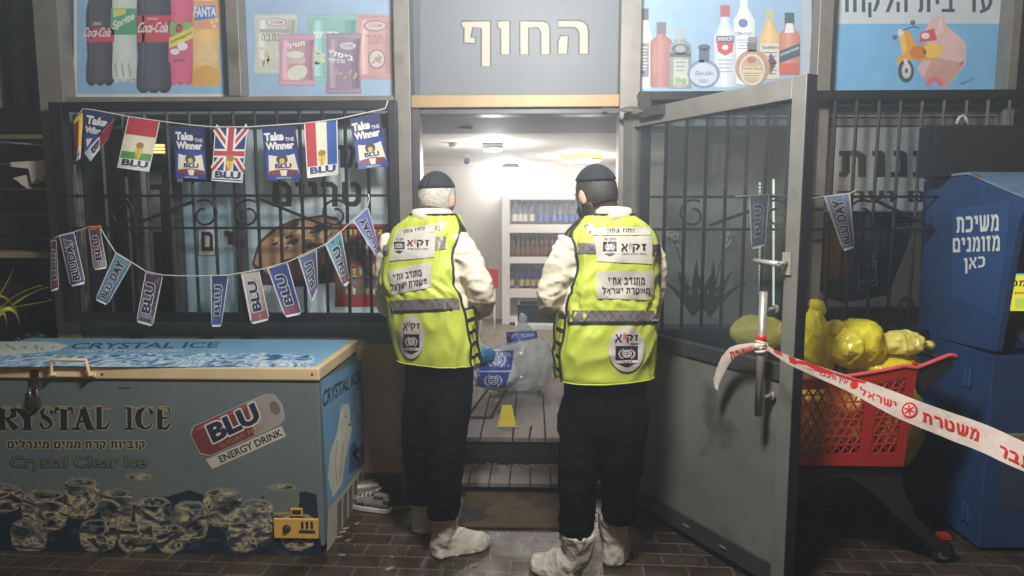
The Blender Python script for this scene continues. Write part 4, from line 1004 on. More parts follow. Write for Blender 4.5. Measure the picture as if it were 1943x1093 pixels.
for px, y0, y1, n, lb in ((1441, 345, 585, 34, 'short vertical strip of small white lights seen through the door glass'), (1467, 340, 585, 60, 'bright vertical strip of small white lights nearest the door handle')):
    t = thing('light_strip', lb, 'light strip', (fx(px, 585, LY), LY, fz(590, LY)), group='light strips behind the door')
    k = MB(); a, c2 = PY(px, y0, LY), PY(px, y1, LY); k.bar(a, c2, 0.02, 0.008, M('strip_grey', (120, 122, 120), 0.4), (0, 1, 0)); k.build('strip', t)
    k = MB()
    for i in range(n): cc = a.lerp(c2, (i + 0.5) / n); k.box(cc + Vector((-0.006, -0.008, -0.008)), cc + Vector((0.006, -0.0045, 0.008)), glow('led_white', (240, 250, 240), 1.1 if n > 40 else 0.6))
    k.build('lights', t)
ORC = M('orchid_white', (222, 222, 210), 0.5, var=0.05); STM = M('orchid_stem', (64, 80, 54), 0.6)
for (px, py, dx, lb) in ((1285, 435, -12, 'white orchid spray leaning left behind the door glass'), (1372, 445, 10, 'small white orchid spray behind the door glass near its middle')):
    OY = F + 0.3; base = PY(px + dx * -2.5, 600, OY)
    t = thing('orchid', lb, 'orchid', (base.x, base.y, base.z), group='orchids behind the door glass')
    P = [base] + [PY(px + dx * (-2.5 + 2.5 * u + 1.2 * u * u), 600 - (600 - py) * u ** 0.9, OY) for u in (0.3, 0.6, 0.85, 1.0)]
    k = MB(); k.tube(P, 0.004, STM, 6); k.build('stem', t)
    k = MB(); ro = random.Random(px)
    for i in range(9):
        c = P[-1].lerp(P[-2], i / 7) + Vector((ro.uniform(-.03, .03), ro.uniform(-.02, .02), ro.uniform(-.02, .02)))
        for j in range(5):
            a = j * 1.257 + i; e = c + Vector((0.018 * math.cos(a), -0.006, 0.018 * math.sin(a)))
            k.ball(e, (0.012, 0.004, 0.012), ORC, 6, 4)
    k.build('flowers', t)
    k = MB()
    for j in range(5):
        a = -0.9 + j * 0.45; L = [base + Vector((math.sin(a) * 0.05 * s_, -0.01 * s_, 0.07 * s_ - 0.006 * s_ * s_ * abs(a))) for s_ in range(6)]
        k.grid([[q + Vector((-w_, 0, 0)), q + Vector((0, -0.006, -0.006)), q + Vector((w_, 0, 0))] for q, w_ in zip(L, (0.006, 0.016, 0.02, 0.018, 0.012, 0.002))], STM)
    k.build('leaves', t)

# ------------------------------------------------------------------ dark neighbour on the left
NY = 4.1
nb = thing('neighbour_stall', 'dark slatted stall wall left of the shop in deep shade', 'stall', (-4.2, NY, 0))
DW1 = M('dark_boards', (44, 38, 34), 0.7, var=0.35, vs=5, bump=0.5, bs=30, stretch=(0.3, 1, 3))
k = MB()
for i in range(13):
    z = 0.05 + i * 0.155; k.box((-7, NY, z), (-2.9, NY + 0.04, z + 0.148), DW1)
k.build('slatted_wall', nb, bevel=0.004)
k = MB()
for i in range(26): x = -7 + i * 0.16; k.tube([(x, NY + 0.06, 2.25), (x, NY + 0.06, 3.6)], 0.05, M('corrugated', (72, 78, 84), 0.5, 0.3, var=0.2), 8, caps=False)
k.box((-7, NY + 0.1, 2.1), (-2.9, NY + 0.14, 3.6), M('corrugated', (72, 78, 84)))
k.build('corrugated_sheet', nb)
k = MB(); k.box((-7, NY - 0.03, 2.1), (-2.9, NY + 0.05, 2.13), ALU_D); k.tube([PY(-30, 268, NY - 0.3), PY(60, 274, NY - 0.3), PY(100, 280, NY - 0.3)], 0.006, M('pale_wire', (150, 150, 150), 0.4), 6); k.build('top_rail', nb)
k = MB(); a = PY(-60, 478, NY - 0.25); c2 = PY(95, 500, NY - 0.25); k.box((a.x, NY - 0.25, c2.z + 0.03), (c2.x, NY - 0.001, a.z), M('weathered_ledge', (128, 116, 98), 0.7, var=0.25, vs=8, bump=0.4)); k.build('ledge', nb, bevel=0.006)
t = thing('awning', 'small torn cream awning hanging at the dark stall', 'awning', PY(60, 320, NY - 0.25))
AW = M('cream_canvas', (186, 180, 164), 0.8, var=0.12, vs=8)
k = MB(); q = [(20, 308), (88, 304), (88, 318), (80, 345), (70, 338), (60, 348), (54, 320), (20, 316)]; k.prism([PY(x, y, NY - 0.3) for x, y in q], (0, 0.05, 0), AW); k.build('valance', t)
k = MB(); q = [(24, 338), (48, 332), (52, 358), (40, 350), (34, 344)]; k.prism([PY(x, y, NY - 0.28) for x, y in q], (0, 0.04, 0), AW); k.build('torn_piece', t)
# plant
PLY = 3.72
t = thing('strap_leaf_plant', 'yellow green strap leaved plant at the left edge behind the freezer', 'plant', (fx(-30, 640, PLY), PLY, 0))
LEAF = M('yellow_leaf', (176, 172, 60), 0.5, var=0.3, vs=6); k = MB()
for P, wd in (([(-40, 640), (0, 590), (50, 556), (92, 544)], 7), ([(-40, 640), (-5, 575), (40, 550), (80, 541)], 5), ([(-30, 620), (10, 570), (40, 575), (34, 636)], 9), ([(-20, 600), (0, 570), (18, 590), (12, 650)], 12), ([(-30, 600), (5, 556), (22, 520), (26, 508)], 2.5), ([(-40, 610), (20, 575), (70, 580), (98, 568)], 3), ([(-10, 560), (20, 562), (36, 590), (38, 622)], 6)):
    L = []
    for i in range(15):
        u = i / 14; q = [P[0]]
        b4 = [(1 - u) ** 3, 3 * u * (1 - u) ** 2, 3 * u * u * (1 - u), u ** 3]; x = sum(w_ * a[0] for w_, a in zip(b4, P)); y = sum(w_ * a[1] for w_, a in zip(b4, P))
        w2 = wd * (math.sin(math.pi * min(1, 0.25 + u * 0.75)) * 0.9 + 0.1) / 2; z3 = PLY + 0.1 * math.sin(u * 3 + P[1][0])
        L.append([PY(x, y - w2, z3), PY(x, y + 1, z3 - 0.012), PY(x, y + w2, z3)])
    k.grid(L, LEAF)
k.build('leaves', t)
c = PY(75, 636, 3.8)
t = thing('green_shrub', 'low clipped green shrub behind the freezer lid', 'shrub', (c.x, c.y, 0.0)); k = MB(); rs = random.Random(2); GL = [M('leaf_a', (52, 88, 44), 0.5, var=0.3, vs=30), M('leaf_b', (80, 120, 58), 0.5, var=0.3, vs=30)]
for i in range(700):
    a, u = rs.uniform(0, 6.28), rs.random() ** 0.4; e = rs.uniform(0, 1.57)
    q = Vector((c.x, c.y, c.z - 0.17)) + Vector((0.25 * u * math.cos(a) * math.cos(e), 0.15 * u * math.sin(a) * math.cos(e), 0.17 * u * math.sin(e) + 0.02 * rs.random()))
    d1 = Vector((rs.gauss(0, 1), rs.gauss(0, 1), rs.gauss(0, 1))).normalized(); d2 = d1.cross(Vector((rs.gauss(0, 1), rs.gauss(0, 1), rs.gauss(0, 1)))).normalized(); s_ = rs.uniform(0.009, 0.018)
    k.face([q - d1 * s_, q + d2 * s_ * 0.5, q + d1 * s_, q - d2 * s_ * 0.5], GL[i % 2])
k.build('leaves', t)
k = MB(); k.lathe((c.x, c.y, 0.0), [(0.12, 0), (0.15, 0.35), (0.16, c.z - 0.16)], M('pot_clay', (96, 72, 56), 0.8), 16); k.build('pot', t)
# ------------------------------------------------------------------ chest freezer
FY, FB = 2.96, 3.63
XR = PY(604, 700, FY).x; XL0 = XR - 1.85
ZT_ = PY(604, 697, FY).z; ZLB = PY(604, 722, FY).z; ZB = 0.045
fz_t = thing('chest_freezer', 'long ice chest freezer with dark ice cube front and pale blue lid', 'freezer', ((XR + XL0) / 2, (FY + FB) / 2, 0))
FG = M('freezer_front', (100, 111, 112), 0.45, var=0.07, vs=3, dirt=((104, 108, 100), 4, 0.66))
CREAM = M('cream_trim', (206, 184, 140), 0.5, var=0.08, vs=8)
k = MB(); k.box((XL0, FY, ZB), (XR, FB, ZLB - 0.004), FG); k.build('body', fz_t, bevel=0.006)
k = MB(); k.box((XL0 - 0.008, FY - 0.012, ZLB), (XR + 0.008, FB, ZT_), CREAM); LID = k.build('lid', fz_t, bevel=0.008)
k = MB(); k.box((XL0, FY + 0.006, ZLB - 0.004), (XR - 0.004, FB - 0.004, ZLB - 0.0005), M('gasket', (70, 62, 50), 0.7)); k.build('gasket', fz_t)
k = MB(); ha, hb = PY(100, 706, FY - 0.03), PY(172, 706, FY - 0.03); zt, zb = PY(130, 681, FY - 0.03).z, PY(130, 711, FY - 0.03).z
k.tube([(ha.x, FY - 0.013, zb), (ha.x, FY - 0.04, zb), (ha.x + 0.012, FY - 0.05, zt), (hb.x - 0.004, FY - 0.05, zt), (hb.x, FY - 0.04, zb), (hb.x, FY - 0.013, zb)], 0.0085, M('cream_handle', (226, 206, 160), 0.4), 8)
k.box((ha.x - 0.014, FY - 0.022, zb - 0.012), (hb.x + 0.014, FY - 0.0125, zb + 0.012), M('cream_handle', (226, 206, 160), 0.4)); k.build('handle', LID, bevel=0.003)
k = MB()
for px in (100, 160, 194, 592): c = PY(px, 706, FY - 0.0128); k.lathe((c.x, FY - 0.0125, c.z - (0 if px < 170 else 0.01)), [(0.006, 0), (0.005, 0.003)], M('rust_screw', (90, 52, 30), 0.7), 8, (0, -1, 0))
k.build('screws', LID)
# lid picture
ICE = [ink(92, 132, 168), ink(152, 190, 214), ink(206, 226, 236), ink(52, 86, 124), ink(120, 164, 200)]
p = Pic(lambda x, y, l: PZ(x, y, ZT_ + 0.0007 + l), 0.0001)
pa = [PZ(0, 0, ZT_)]
def lidq(x0, x1, y0, y1): return [(x0, y0, ZT_), (x1, y0, ZT_)]
p.face([(XL0, FY + 0.02, ZT_ + 0.0006), (XR - 0.02, FY + 0.02, ZT_ + 0.0006), (XR - 0.02, FB - 0.02, ZT_ + 0.0006), (XL0, FB - 0.02, ZT_ + 0.0006)], M('lid_blue', (126, 176, 206), 0.35, var=0.08, vs=2)); p.up(2)
p.poly([(-120, 648), (95, 648), (130, 655), (110, 666), (40, 672), (-60, 684), (-160, 690)], ink(196, 210, 200)); p.up()
for i in range(9): p.poly([(8 + i * 11, 655 + (i * 5) % 12), (16 + i * 11, 653 + (i * 5) % 12), (22 + i * 10, 660 + (i * 7) % 9)], ink(150, 160, 150))
p.text('CRYSTAL ICE', [(142, 650.5), (418, 649), (412, 660), (130, 662)], ink(56, 84, 104), 0.02); p.text('PREMIUM ICE CUBES', [(150, 664), (350, 663), (348, 667.5), (146, 669)], ink(196, 214, 222), 0.01); p.up()
ri = random.Random(21)
LICE = ice_print('lid_ice', 2.0, ((0.28, (40, 74, 116)), (0.38, (74, 118, 160)), (0.45, (128, 172, 204)), (0.52, (214, 230, 236)), (0.57, (110, 156, 194)), (0.64, (56, 96, 140)), (0.72, (170, 204, 222))), 9, (1, 0.6, 1))
for x in range(-160, 586, 12):
    y0, y1 = (672 + 2.2 * math.sin(q * 0.06) + 1.4 * math.sin(q * 0.21) + (q > 480) * (q - 480) * 0.02 for q in (x, x + 12)); p.poly([(x, y0), (x + 12, y1), (x + 12, 696), (x, 696)], LICE)
p.up()
for i in range(70):
    x = ri.uniform(-150, 580); y = ri.uniform(671, 690); a, h = ri.uniform(6, 18), ri.uniform(0.5, 1.2); p.k = 8 + i * 0.03
    p.poly([(x - a, y + h), (x - a * 0.4, y - h), (x + a * 0.6, y - h * 0.8), (x + a, y + h * 0.5)], ICE[ri.randrange(1, 3)])
p.build('lid_print', LID)
# front picture
p = Pic(flatY(FY - 0.001), 0.00003)
NAVY = ink(34, 44, 56, 0.4)
def wv(x): return 942 + 8 * math.sin(x * 0.031) + 4 * math.sin(x * 0.083)
for x in range(-140, 600, 20):
    x1_ = min(x + 20, 603); p.poly([(x, wv(x)), (x1_, wv(x1_)), (x1_ + 11 * (x1_ > 590), 1056), (x, 1056)], NAVY)
p.up()
def cube(x0, y0, x1, y1, pale=False):
    w_, h_ = x1 - x0, y1 - y0; base = ink(108, 112, 104, 0.4) if pale else ice_print('ice_print_%d' % (int(x0) % 3), x0 % 7)
    O = [(x0 + w_ * a, y0 + h_ * c) for a, c in ((0.08, 0.12), (0.3, 0.0), (0.75, 0.02), (0.97, 0.15), (1.0, 0.55), (0.92, 0.85), (0.6, 1.0), (0.25, 0.97), (0.05, 0.75), (0.0, 0.4))]
    p.poly(O, base); k0 = p.k; p.k += 0.3
    p.line(O, 1.2, ink(120, 122, 112, 0.4), True); p.k += 0.2
    p.ell(x0 + w_ * 0.5, y0 + h_ * 0.13, w_ * 0.42, h_ * 0.11, ink(134, 134, 122, 0.4), 16); p.k += 0.2
    p.ell(x0 + w_ * 0.48, y0 + h_ * 0.14, w_ * 0.34, h_ * 0.075, ice_print('ice_print_top', 3.0), 14); p.k += 0.2
    p.ell(x0 + w_ * 0.5, y0 + h_ * 0.88, w_ * 0.34, h_ * 0.05, ink(170, 150, 108, 0.35), 12, ri.uniform(-8, 8), 0, 190)
    p.k = k0 + 0.02
for q in ((232, 896, 296, 960, 1), (502, 916, 568, 980, 1), (-60, 915, 42, 975), (40, 928, 130, 1010), (118, 905, 190, 985), (190, 925, 252, 1006), (256, 940, 326, 1030), (326, 950, 396, 1030), (384, 925, 460, 1000), (454, 945, 520, 1030), (530, 975, 600, 1045), (20, 985, 90, 1050), (150, 985, 222, 1048), (222, 990, 290, 1050), (296, 995, 352, 1050), (430, 990, 492, 1048), (-130, 930, -50, 1020)):
    cube(*q); p.k += 0.1
for i in range(26):
    x, y = ri.uniform(-40, 590), ri.uniform(1000, 1050); p.k = 14 + i * 0.05
    p.ell(x, y, ri.uniform(6, 20), ri.uniform(2, 6), ink(60, 66, 72, 0.35), 9, ri.uniform(-40, 40))
p.k = 20
CI = ink(24, 26, 26); HALO = ink(150, 146, 122)
# big serif heading, letter by letter (slab strokes)
def serif(x, ch, y0, y1, w_):
    h = y1 - y0; T = w_ * 0.26; Lw = w_ * 0.11
    S = lambda pts, wd: [(pts, wd)]
    out = []
    def st(pts, wd): out.append(([(x + a * w_, y0 + c * h) for a, c in pts], [q * w_ for q in wd] if isinstance(wd, list) else wd * w_))
    def sf(a, c): out.append(([(x + (a - 0.2) * w_, y0 + c * h), (x + (a + 0.2) * w_, y0 + c * h)], 0.12 * w_))
    if ch == 'C': st([(0.95, 0.28), (0.8, 0.08), (0.5, 0.02), (0.2, 0.2), (0.12, 0.5), (0.2, 0.8), (0.5, 0.97), (0.8, 0.9), (0.95, 0.72)], [0.22, 0.1, 0.1, 0.26, 0.3, 0.26, 0.1, 0.1, 0.05])
    if ch == 'R': st([(0.22, 0.02), (0.22, 0.98)], 0.26); sf(0.22, 0.97); st([(0.2, 0.04), (0.6, 0.04), (0.84, 0.16), (0.84, 0.34), (0.6, 0.48), (0.3, 0.5)], [0.08, 0.1, 0.24, 0.24, 0.1, 0.08]); st([(0.45, 0.5), (0.7, 0.75), (0.95, 0.97)], [0.12, 0.22, 0.26])
    if ch == 'Y': st([(0.08, 0.03), (0.5, 0.52)], 0.26); st([(0.95, 0.03), (0.52, 0.5)], 0.1); st([(0.5, 0.48), (0.5, 0.98)], 0.26); sf(0.5, 0.97); sf(0.1, 0.03); sf(0.9, 0.03)
    if ch == 'S': st([(0.9, 0.26), (0.72, 0.05), (0.4, 0.03), (0.16, 0.2), (0.3, 0.42), (0.66, 0.56), (0.84, 0.76), (0.62, 0.95), (0.3, 0.96), (0.08, 0.72)], [0.2, 0.1, 0.1, 0.2, 0.28, 0.28, 0.2, 0.1, 0.1, 0.2])
    if ch == 'T': st([(0.5, 0.03), (0.5, 0.98)], 0.28); st([(0.04, 0.06), (0.96, 0.06)], 0.14); sf(0.5, 0.97); st([(0.06, 0.04), (0.02, 0.26)], 0.1); st([(0.94, 0.04), (0.98, 0.26)], 0.1)
    if ch == 'A': st([(0.46, 0.03), (0.84, 0.97)], 0.28); st([(0.48, 0.03), (0.14, 0.97)], 0.1); st([(0.26, 0.64), (0.66, 0.64)], 0.09); sf(0.12, 0.97); sf(0.86, 0.97); st([(0.3, 0.03), (0.62, 0.03)], 0.1)
    if ch == 'L': st([(0.25, 0.02), (0.25, 0.98)], 0.27); sf(0.25, 0.03); st([(0.1, 0.95), (0.7, 0.95), (0.95, 0.7)], [0.12, 0.14, 0.1])
    if ch == 'I': st([(0.5, 0.02), (0.5, 0.98)], 0.4); out.append(([(x, y0 + 0.03 * h), (x + w_, y0 + 0.03 * h)], 0.2 * w_)); out.append(([(x, y0 + 0.97 * h), (x + w_, y0 + 0.97 * h)], 0.2 * w_))
    if ch == 'E': st([(0.25, 0.02), (0.25, 0.98)], 0.27); st([(0.1, 0.05), (0.86, 0.05), (0.9, 0.25)], [0.12, 0.12, 0.08]); st([(0.3, 0.48), (0.7, 0.48)], 0.1); st([(0.1, 0.95), (0.7, 0.95), (0.96, 0.72)], [0.12, 0.14, 0.08])
    return out
for hal in (5, 0):
    for ch, x, w_ in (('C', -46, 38), ('R', -4, 36), ('Y', 32, 40), ('S', 74, 28), ('T', 104, 34), ('A', 140, 36), ('L', 181, 28), ('I', 238, 15), ('C', 258, 32), ('E', 296, 29)):
        for pts, wd in serif(x, ch, 773, 815, w_):
            p.k += 0.02
            wd = [a * 1.3 + hal for a in wd] if isinstance(wd, list) else wd * 1.3 + hal
            p.line(pts, wd, HALO if hal else CI)
    if hal: p.up(2)
for x in range(-40, 325, 9): p.k += 0.02; p.ell(x + 3, 773 + (x % 4), 5, 2.6, ink(150, 132, 104), 8) if (x % 27 < 18 and not 212 < x < 234) else None
p.up(); p.text('קוביות קרח ממים מינרלים', (14, 833, 275, 855), CI, 0.03, 0, (2.6, HALO)); p.up()
p.text('Crystal Clear Ice', (20, 866, 278, 893), ink(104, 110, 102), 0.01, 0, (1.2, ink(40, 42, 36))); p.up()
# drink can sticker
def rq(cx, cy, w_, h_, rot): 
    c, d = math.cos(R(rot)), math.sin(R(rot)); return [(cx + a * w_ * c - e * h_ * d, cy + a * w_ * d + e * h_ * c) for a, e in ((-.5, -.5), (.5, -.5), (.5, .5), (-.5, .5))]
RT = -24
def rpt(cx, cy, a, e): c, d = math.cos(R(RT)), math.sin(R(RT)); return (cx + a * c - e * d, cy + a * d + e * c)
cc = (452, 805)
p.poly([rpt(*cc, a, e) for a, e in ((-92, -20), (-80, -32), (70, -32), (86, -24), (92, 0), (86, 26), (70, 34), (-74, 34), (-90, 22))], ink(160, 150, 140)); p.up()
p.poly([rpt(*cc, a, e) for a, e in ((-90, -18), (-78, -30), (-20, -30), (30, -30), (20, 32), (-72, 32), (-88, 20))], ink(112, 52, 50)); p.poly([rpt(*cc, a, e) for a, e in ((31, -30), (72, -30), (84, -20), (88, 0), (84, 22), (70, 32), (21, 32))], ink(150, 142, 134)); p.up()
p.poly([rpt(*cc, a, e) for a, e in ((-84, 36), (74, 36), (74, 58), (-80, 58))], ink(190, 180, 168)); p.poly([rpt(*cc, a, e) for a, e in ((-86, -22), (-60, -28), (28, -28), (28, -22), (-60, -20))], ink(146, 84, 80)); p.ell(*rpt(*cc, 76, 0), 9, 14, ink(110, 96, 90), 14, RT); p.up()
BLUN = ink(30, 34, 62); WHT = ink(206, 202, 192)
p.text('BLU', [rpt(*cc, a, e) for a, e in ((-58, -22), (44, -26), (44, 12), (-58, 14))], BLUN, 0.05, 0, (3.0, WHT)); p.up()
p.text('SUGAR FREE', [rpt(*cc, a, e) for a, e in ((-50, 20), (44, 18), (44, 27), (-50, 28))], ink(150, 110, 80), 0.01)
p.text('ENERGY DRINK', [rpt(*cc, a, e) for a, e in ((-60, 40), (70, 40), (70, 54), (-60, 54))], CI, 0.025)
p.line([(225, 736), (248, 736)], 1.2, CI)
p.build('front_print', fz_t)
# side picture
p = Pic(lambda x, y, l: PX(x, y, XR + 0.001 + l), 0.0001)
p.poly([(608, 722), (688, 680), (696, 870), (622, 968)], ink(104, 150, 184)); p.up()
p.text('CRYSTAL ICE', [(612, 742), (684, 702), (685, 722), (613, 774)], ink(28, 46, 62), 0.03, 0.2); p.up()
p.poly([(632, 945), (622, 905), (626, 860), (640, 820), (646, 780), (652, 768), (660, 766), (664, 775), (664, 800), (668, 815), (660, 850), (654, 880), (650, 915), (644, 925)], M('bear_white', (206, 202, 188), 0.5, var=0.15, vs=9)); p.up()
p.ell(656, 790, 1.6, 2.4, CI, 8); p.ell(663, 806, 2, 3, CI, 8); p.ell(649, 772, 3, 4, ink(180, 176, 160), 10)
p.poly([(664, 850), (672, 835), (680, 850), (690, 838), (696, 850), (696, 878), (662, 900)], ink(60, 84, 112)); p.poly([(668, 862), (676, 850), (684, 864), (678, 876)], ink(150, 176, 196)); p.line([(640, 835), (636, 880), (640, 920)], 2, ink(166, 162, 150)); p.line([(652, 840), (647, 880), (645, 915)], 2, ink(166, 162, 150))
p.rect(676, 742, 684, 782, ink(190, 186, 170)); p.up(); 
for y in range(748, 780, 5): p.line([(677.5, y), (682.5, y - 3)], 1.2, ink(80, 80, 76))
p.build('side_print', fz_t)
k = MB(); GRL = M('vent_grey', (176, 172, 156), 0.5, var=0.06)
def sx(x, y, o): return PX(x, y, XR + o)
k.face([sx(622, 968, 0.003), sx(696, 872, 0.003), sx(697, 936, 0.003), sx(620, 1048, 0.003)], GRL)
for i in range(9):
    u = (i + 0.5) / 9
    for j in range(5):
        v0, v1 = 0.08 + j * 0.18, 0.2 + j * 0.18
        a = Vector(sx(636, 960, 0.004)).lerp(sx(690, 890, 0.004), v0).lerp(Vector(sx(634, 1028, 0.004)).lerp(sx(692, 940, 0.004), v0), u)
        c = Vector(sx(636, 960, 0.004)).lerp(sx(690, 890, 0.004), v1).lerp(Vector(sx(634, 1028, 0.004)).lerp(sx(692, 940, 0.004), v1), u)
        k.bar(a, c, 0.004, 0.010, M('vent_slot', (84, 82, 74), 0.6))
k.build('side_vent', fz_t)
k = MB(); 
def fb(x0, y0, x1, y1, o0, o1, mat): a, c = PY(x0, y0, FY - o1), PY(x1, y1, FY - o1); k.box((a.x, FY - o0, c.z), (c.x, FY - o1, a.z), mat)
YP = M('yellow_plastic', (214, 166, 84), 0.45); fb(519, 985, 604, 1022, 0.002, 0.016, YP); fb(551, 965, 574, 979, 0.002, 0.01, YP); fb(554, 968, 571, 976, 0.0105, 0.012, M('panel_dark', (50, 44, 36)))
c = PY(544, 1003, FY - 0.017); k.lathe((c.x, FY - 0.0165, c.z), [(0.02, 0), (0.018, 0.004), (0.012, 0.005), (0.011, 0.012)], M('panel_dark', (50, 44, 36)), 18, (0, -1, 0))
for x in (571, 580, 589): fb(x, 990, x + 5, 1003, 0.0165, 0.019, M('panel_dark', (50, 44, 36)))
fb(567, 1006, 598, 1012, 0.0165, 0.018, M('panel_dark', (50, 44, 36))); k.build('control_panel', fz_t, bevel=0.002)
for x in (XR - 0.12, XL0 + 0.12):
    for y in (FY + 0.08, FB - 0.08):
        k = MB(); k.lathe((x, y, 0.0), [(0.022, 0), (0.024, 0.01), (0.018, 0.02), (0.018, 0.044)], M('rubber', (18, 18, 18), 0.8), 12); k.build('foot', fz_t)
k = MB(); a, c = PY(58, 702, FY - 0.014), PY(76, 742, FY - 0.014); RUST = M('rusty_steel', (70, 58, 46), 0.6, 0.5, var=0.3, vs=30)
k.box((a.x, FY - 0.018, c.z), (c.x, FY - 0.0125, a.z), RUST); k.box((a.x + 0.006, FY - 0.026, c.z + 0.01), (c.x - 0.006, FY - 0.0185, c.z + 0.03), RUST); k.build('hasp', fz_t, bevel=0.002)
c = PY(65, 762, FY - 0.02); t = thing('padlock', 'dark padlock hanging from the freezer hasp', 'padlock', c)
k = MB(); k.box(c + Vector((-0.026, -0.010, -0.03)), c + Vector((0.026, 0.010, 0.022)), RUST); k.build('body', t, bevel=0.005)
k = MB(); k.tube([c + Vector((0.017 * math.cos(a), 0, 0.048 + 0.02 * math.sin(a))) for a in [0.01 + i * math.pi / 8 for i in range(9)]][::-1] + [c + Vector((0.017, 0, 0.022))], 0.005, STEEL, 8); k.tube([c + Vector((-0.017, 0, 0.05)), c + Vector((-0.017, 0, 0.022))], 0.005, STEEL, 8); k.build('shackle', t)

# ------------------------------------------------------------------ pennant strings
BY = GY - 0.042
def flagfn(q, Y, bul, ph):
    def fn(u, v, l):
        x, y = bil(q, u, v)
        d = bul * math.sin(math.pi * u + ph) * (0.3 + v) + 0.006 * math.sin(5 * v + ph * 3)
        return PY(x, y, Y - 0.004 - d - l)
    return fn
def rot_text(p, s, u0, u1, v0, v1, m, bold=0.04, halo=None):
    p.text(s, [(u0, v1), (u0, v0), (u1, v0), (u1, v1)], m, bold, 0, halo and ((halo[0] * 1.3, halo[0] * 0.5), halo[1]))
NV, NV2 = ink(36, 48, 92), ink(40, 66, 140); GOLD, GOLD2 = ink(206, 176, 70), ink(150, 116, 40); CRM = ink(214, 208, 186); WB = ink(214, 216, 214)
def clip(a): return a
def flag_base(p, edge, m):
    p.rect(0, 0, 1, 1, edge, 10, 12); p.up(); p.rect(0.03, 0.0, 0.97, 0.975, m, 10, 12); p.up()
def trophy(p, u, v0, v1):
    h = v1 - v0
    p.poly([(u - 0.10, v0 + h * 0.1), (u + 0.10, v0 + h * 0.1), (u + 0.12, v0 + h * 0.35), (u + 0.05, v0 + h * 0.6), (u + 0.08, v1), (u - 0.08, v1), (u - 0.05, v0 + h * 0.6), (u - 0.12, v0 + h * 0.35)], GOLD); p.up()
    p.ell(u, v0 + h * 0.12, 0.12, h * 0.13, GOLD2, 12); p.line([(u, v0 + h * 0.3), (u - 0.02, v0 + h * 0.55), (u + 0.01, v0 + h * 0.95)], 0.03, GOLD2); p.up()
def blu(p):
    p.rect(0.04, 0.80, 0.96, 0.955, WB, 10, 8); p.up(); p.text('BLU', (0.10, 0.81, 0.92, 0.94), NV, 0.05); p.up()
def ttw(p):
    flag_base(p, NV, NV); p.rect(0.02, 0.44, 0.98, 0.99, NV2, 10, 8); p.up()
    p.text('Take', (0.04, 0.10, 0.62, 0.26), WB, 0.05); p.text('THE', (0.66, 0.21, 0.92, 0.28), WB, 0.02); p.text('Winner', (0.06, 0.28, 0.90, 0.43), WB, 0.045)
    p.poly([(0.12, 0.52), (0.3, 0.55), (0.7, 0.55), (0.88, 0.52), (0.92, 0.72), (0.96, 0.88), (0.08, 0.88), (0.1, 0.72)], CRM); p.up()
    p.ell(0.5, 0.62, 0.17, 0.10, ink(70, 60, 66), 14); p.poly([(0.1, 0.83), (0.4, 0.80), (0.6, 0.80), (0.94, 0.83), (0.95, 0.91), (0.06, 0.91)], ink(120, 52, 66)); p.up()
    p.ell(0.5, 0.645, 0.08, 0.05, ink(190, 170, 110), 12); p.text('BLU', (0.28, 0.695, 0.76, 0.785), BLUN, 0.05, 0, (0.008, WB)); p.poly([(0.4, 0.82), (0.62, 0.82), (0.58, 0.93), (0.44, 0.93)], CRM); p.up(); p.text('ENERGY DRINK', (0.3, 0.955, 0.72, 0.98), WB, 0.01)
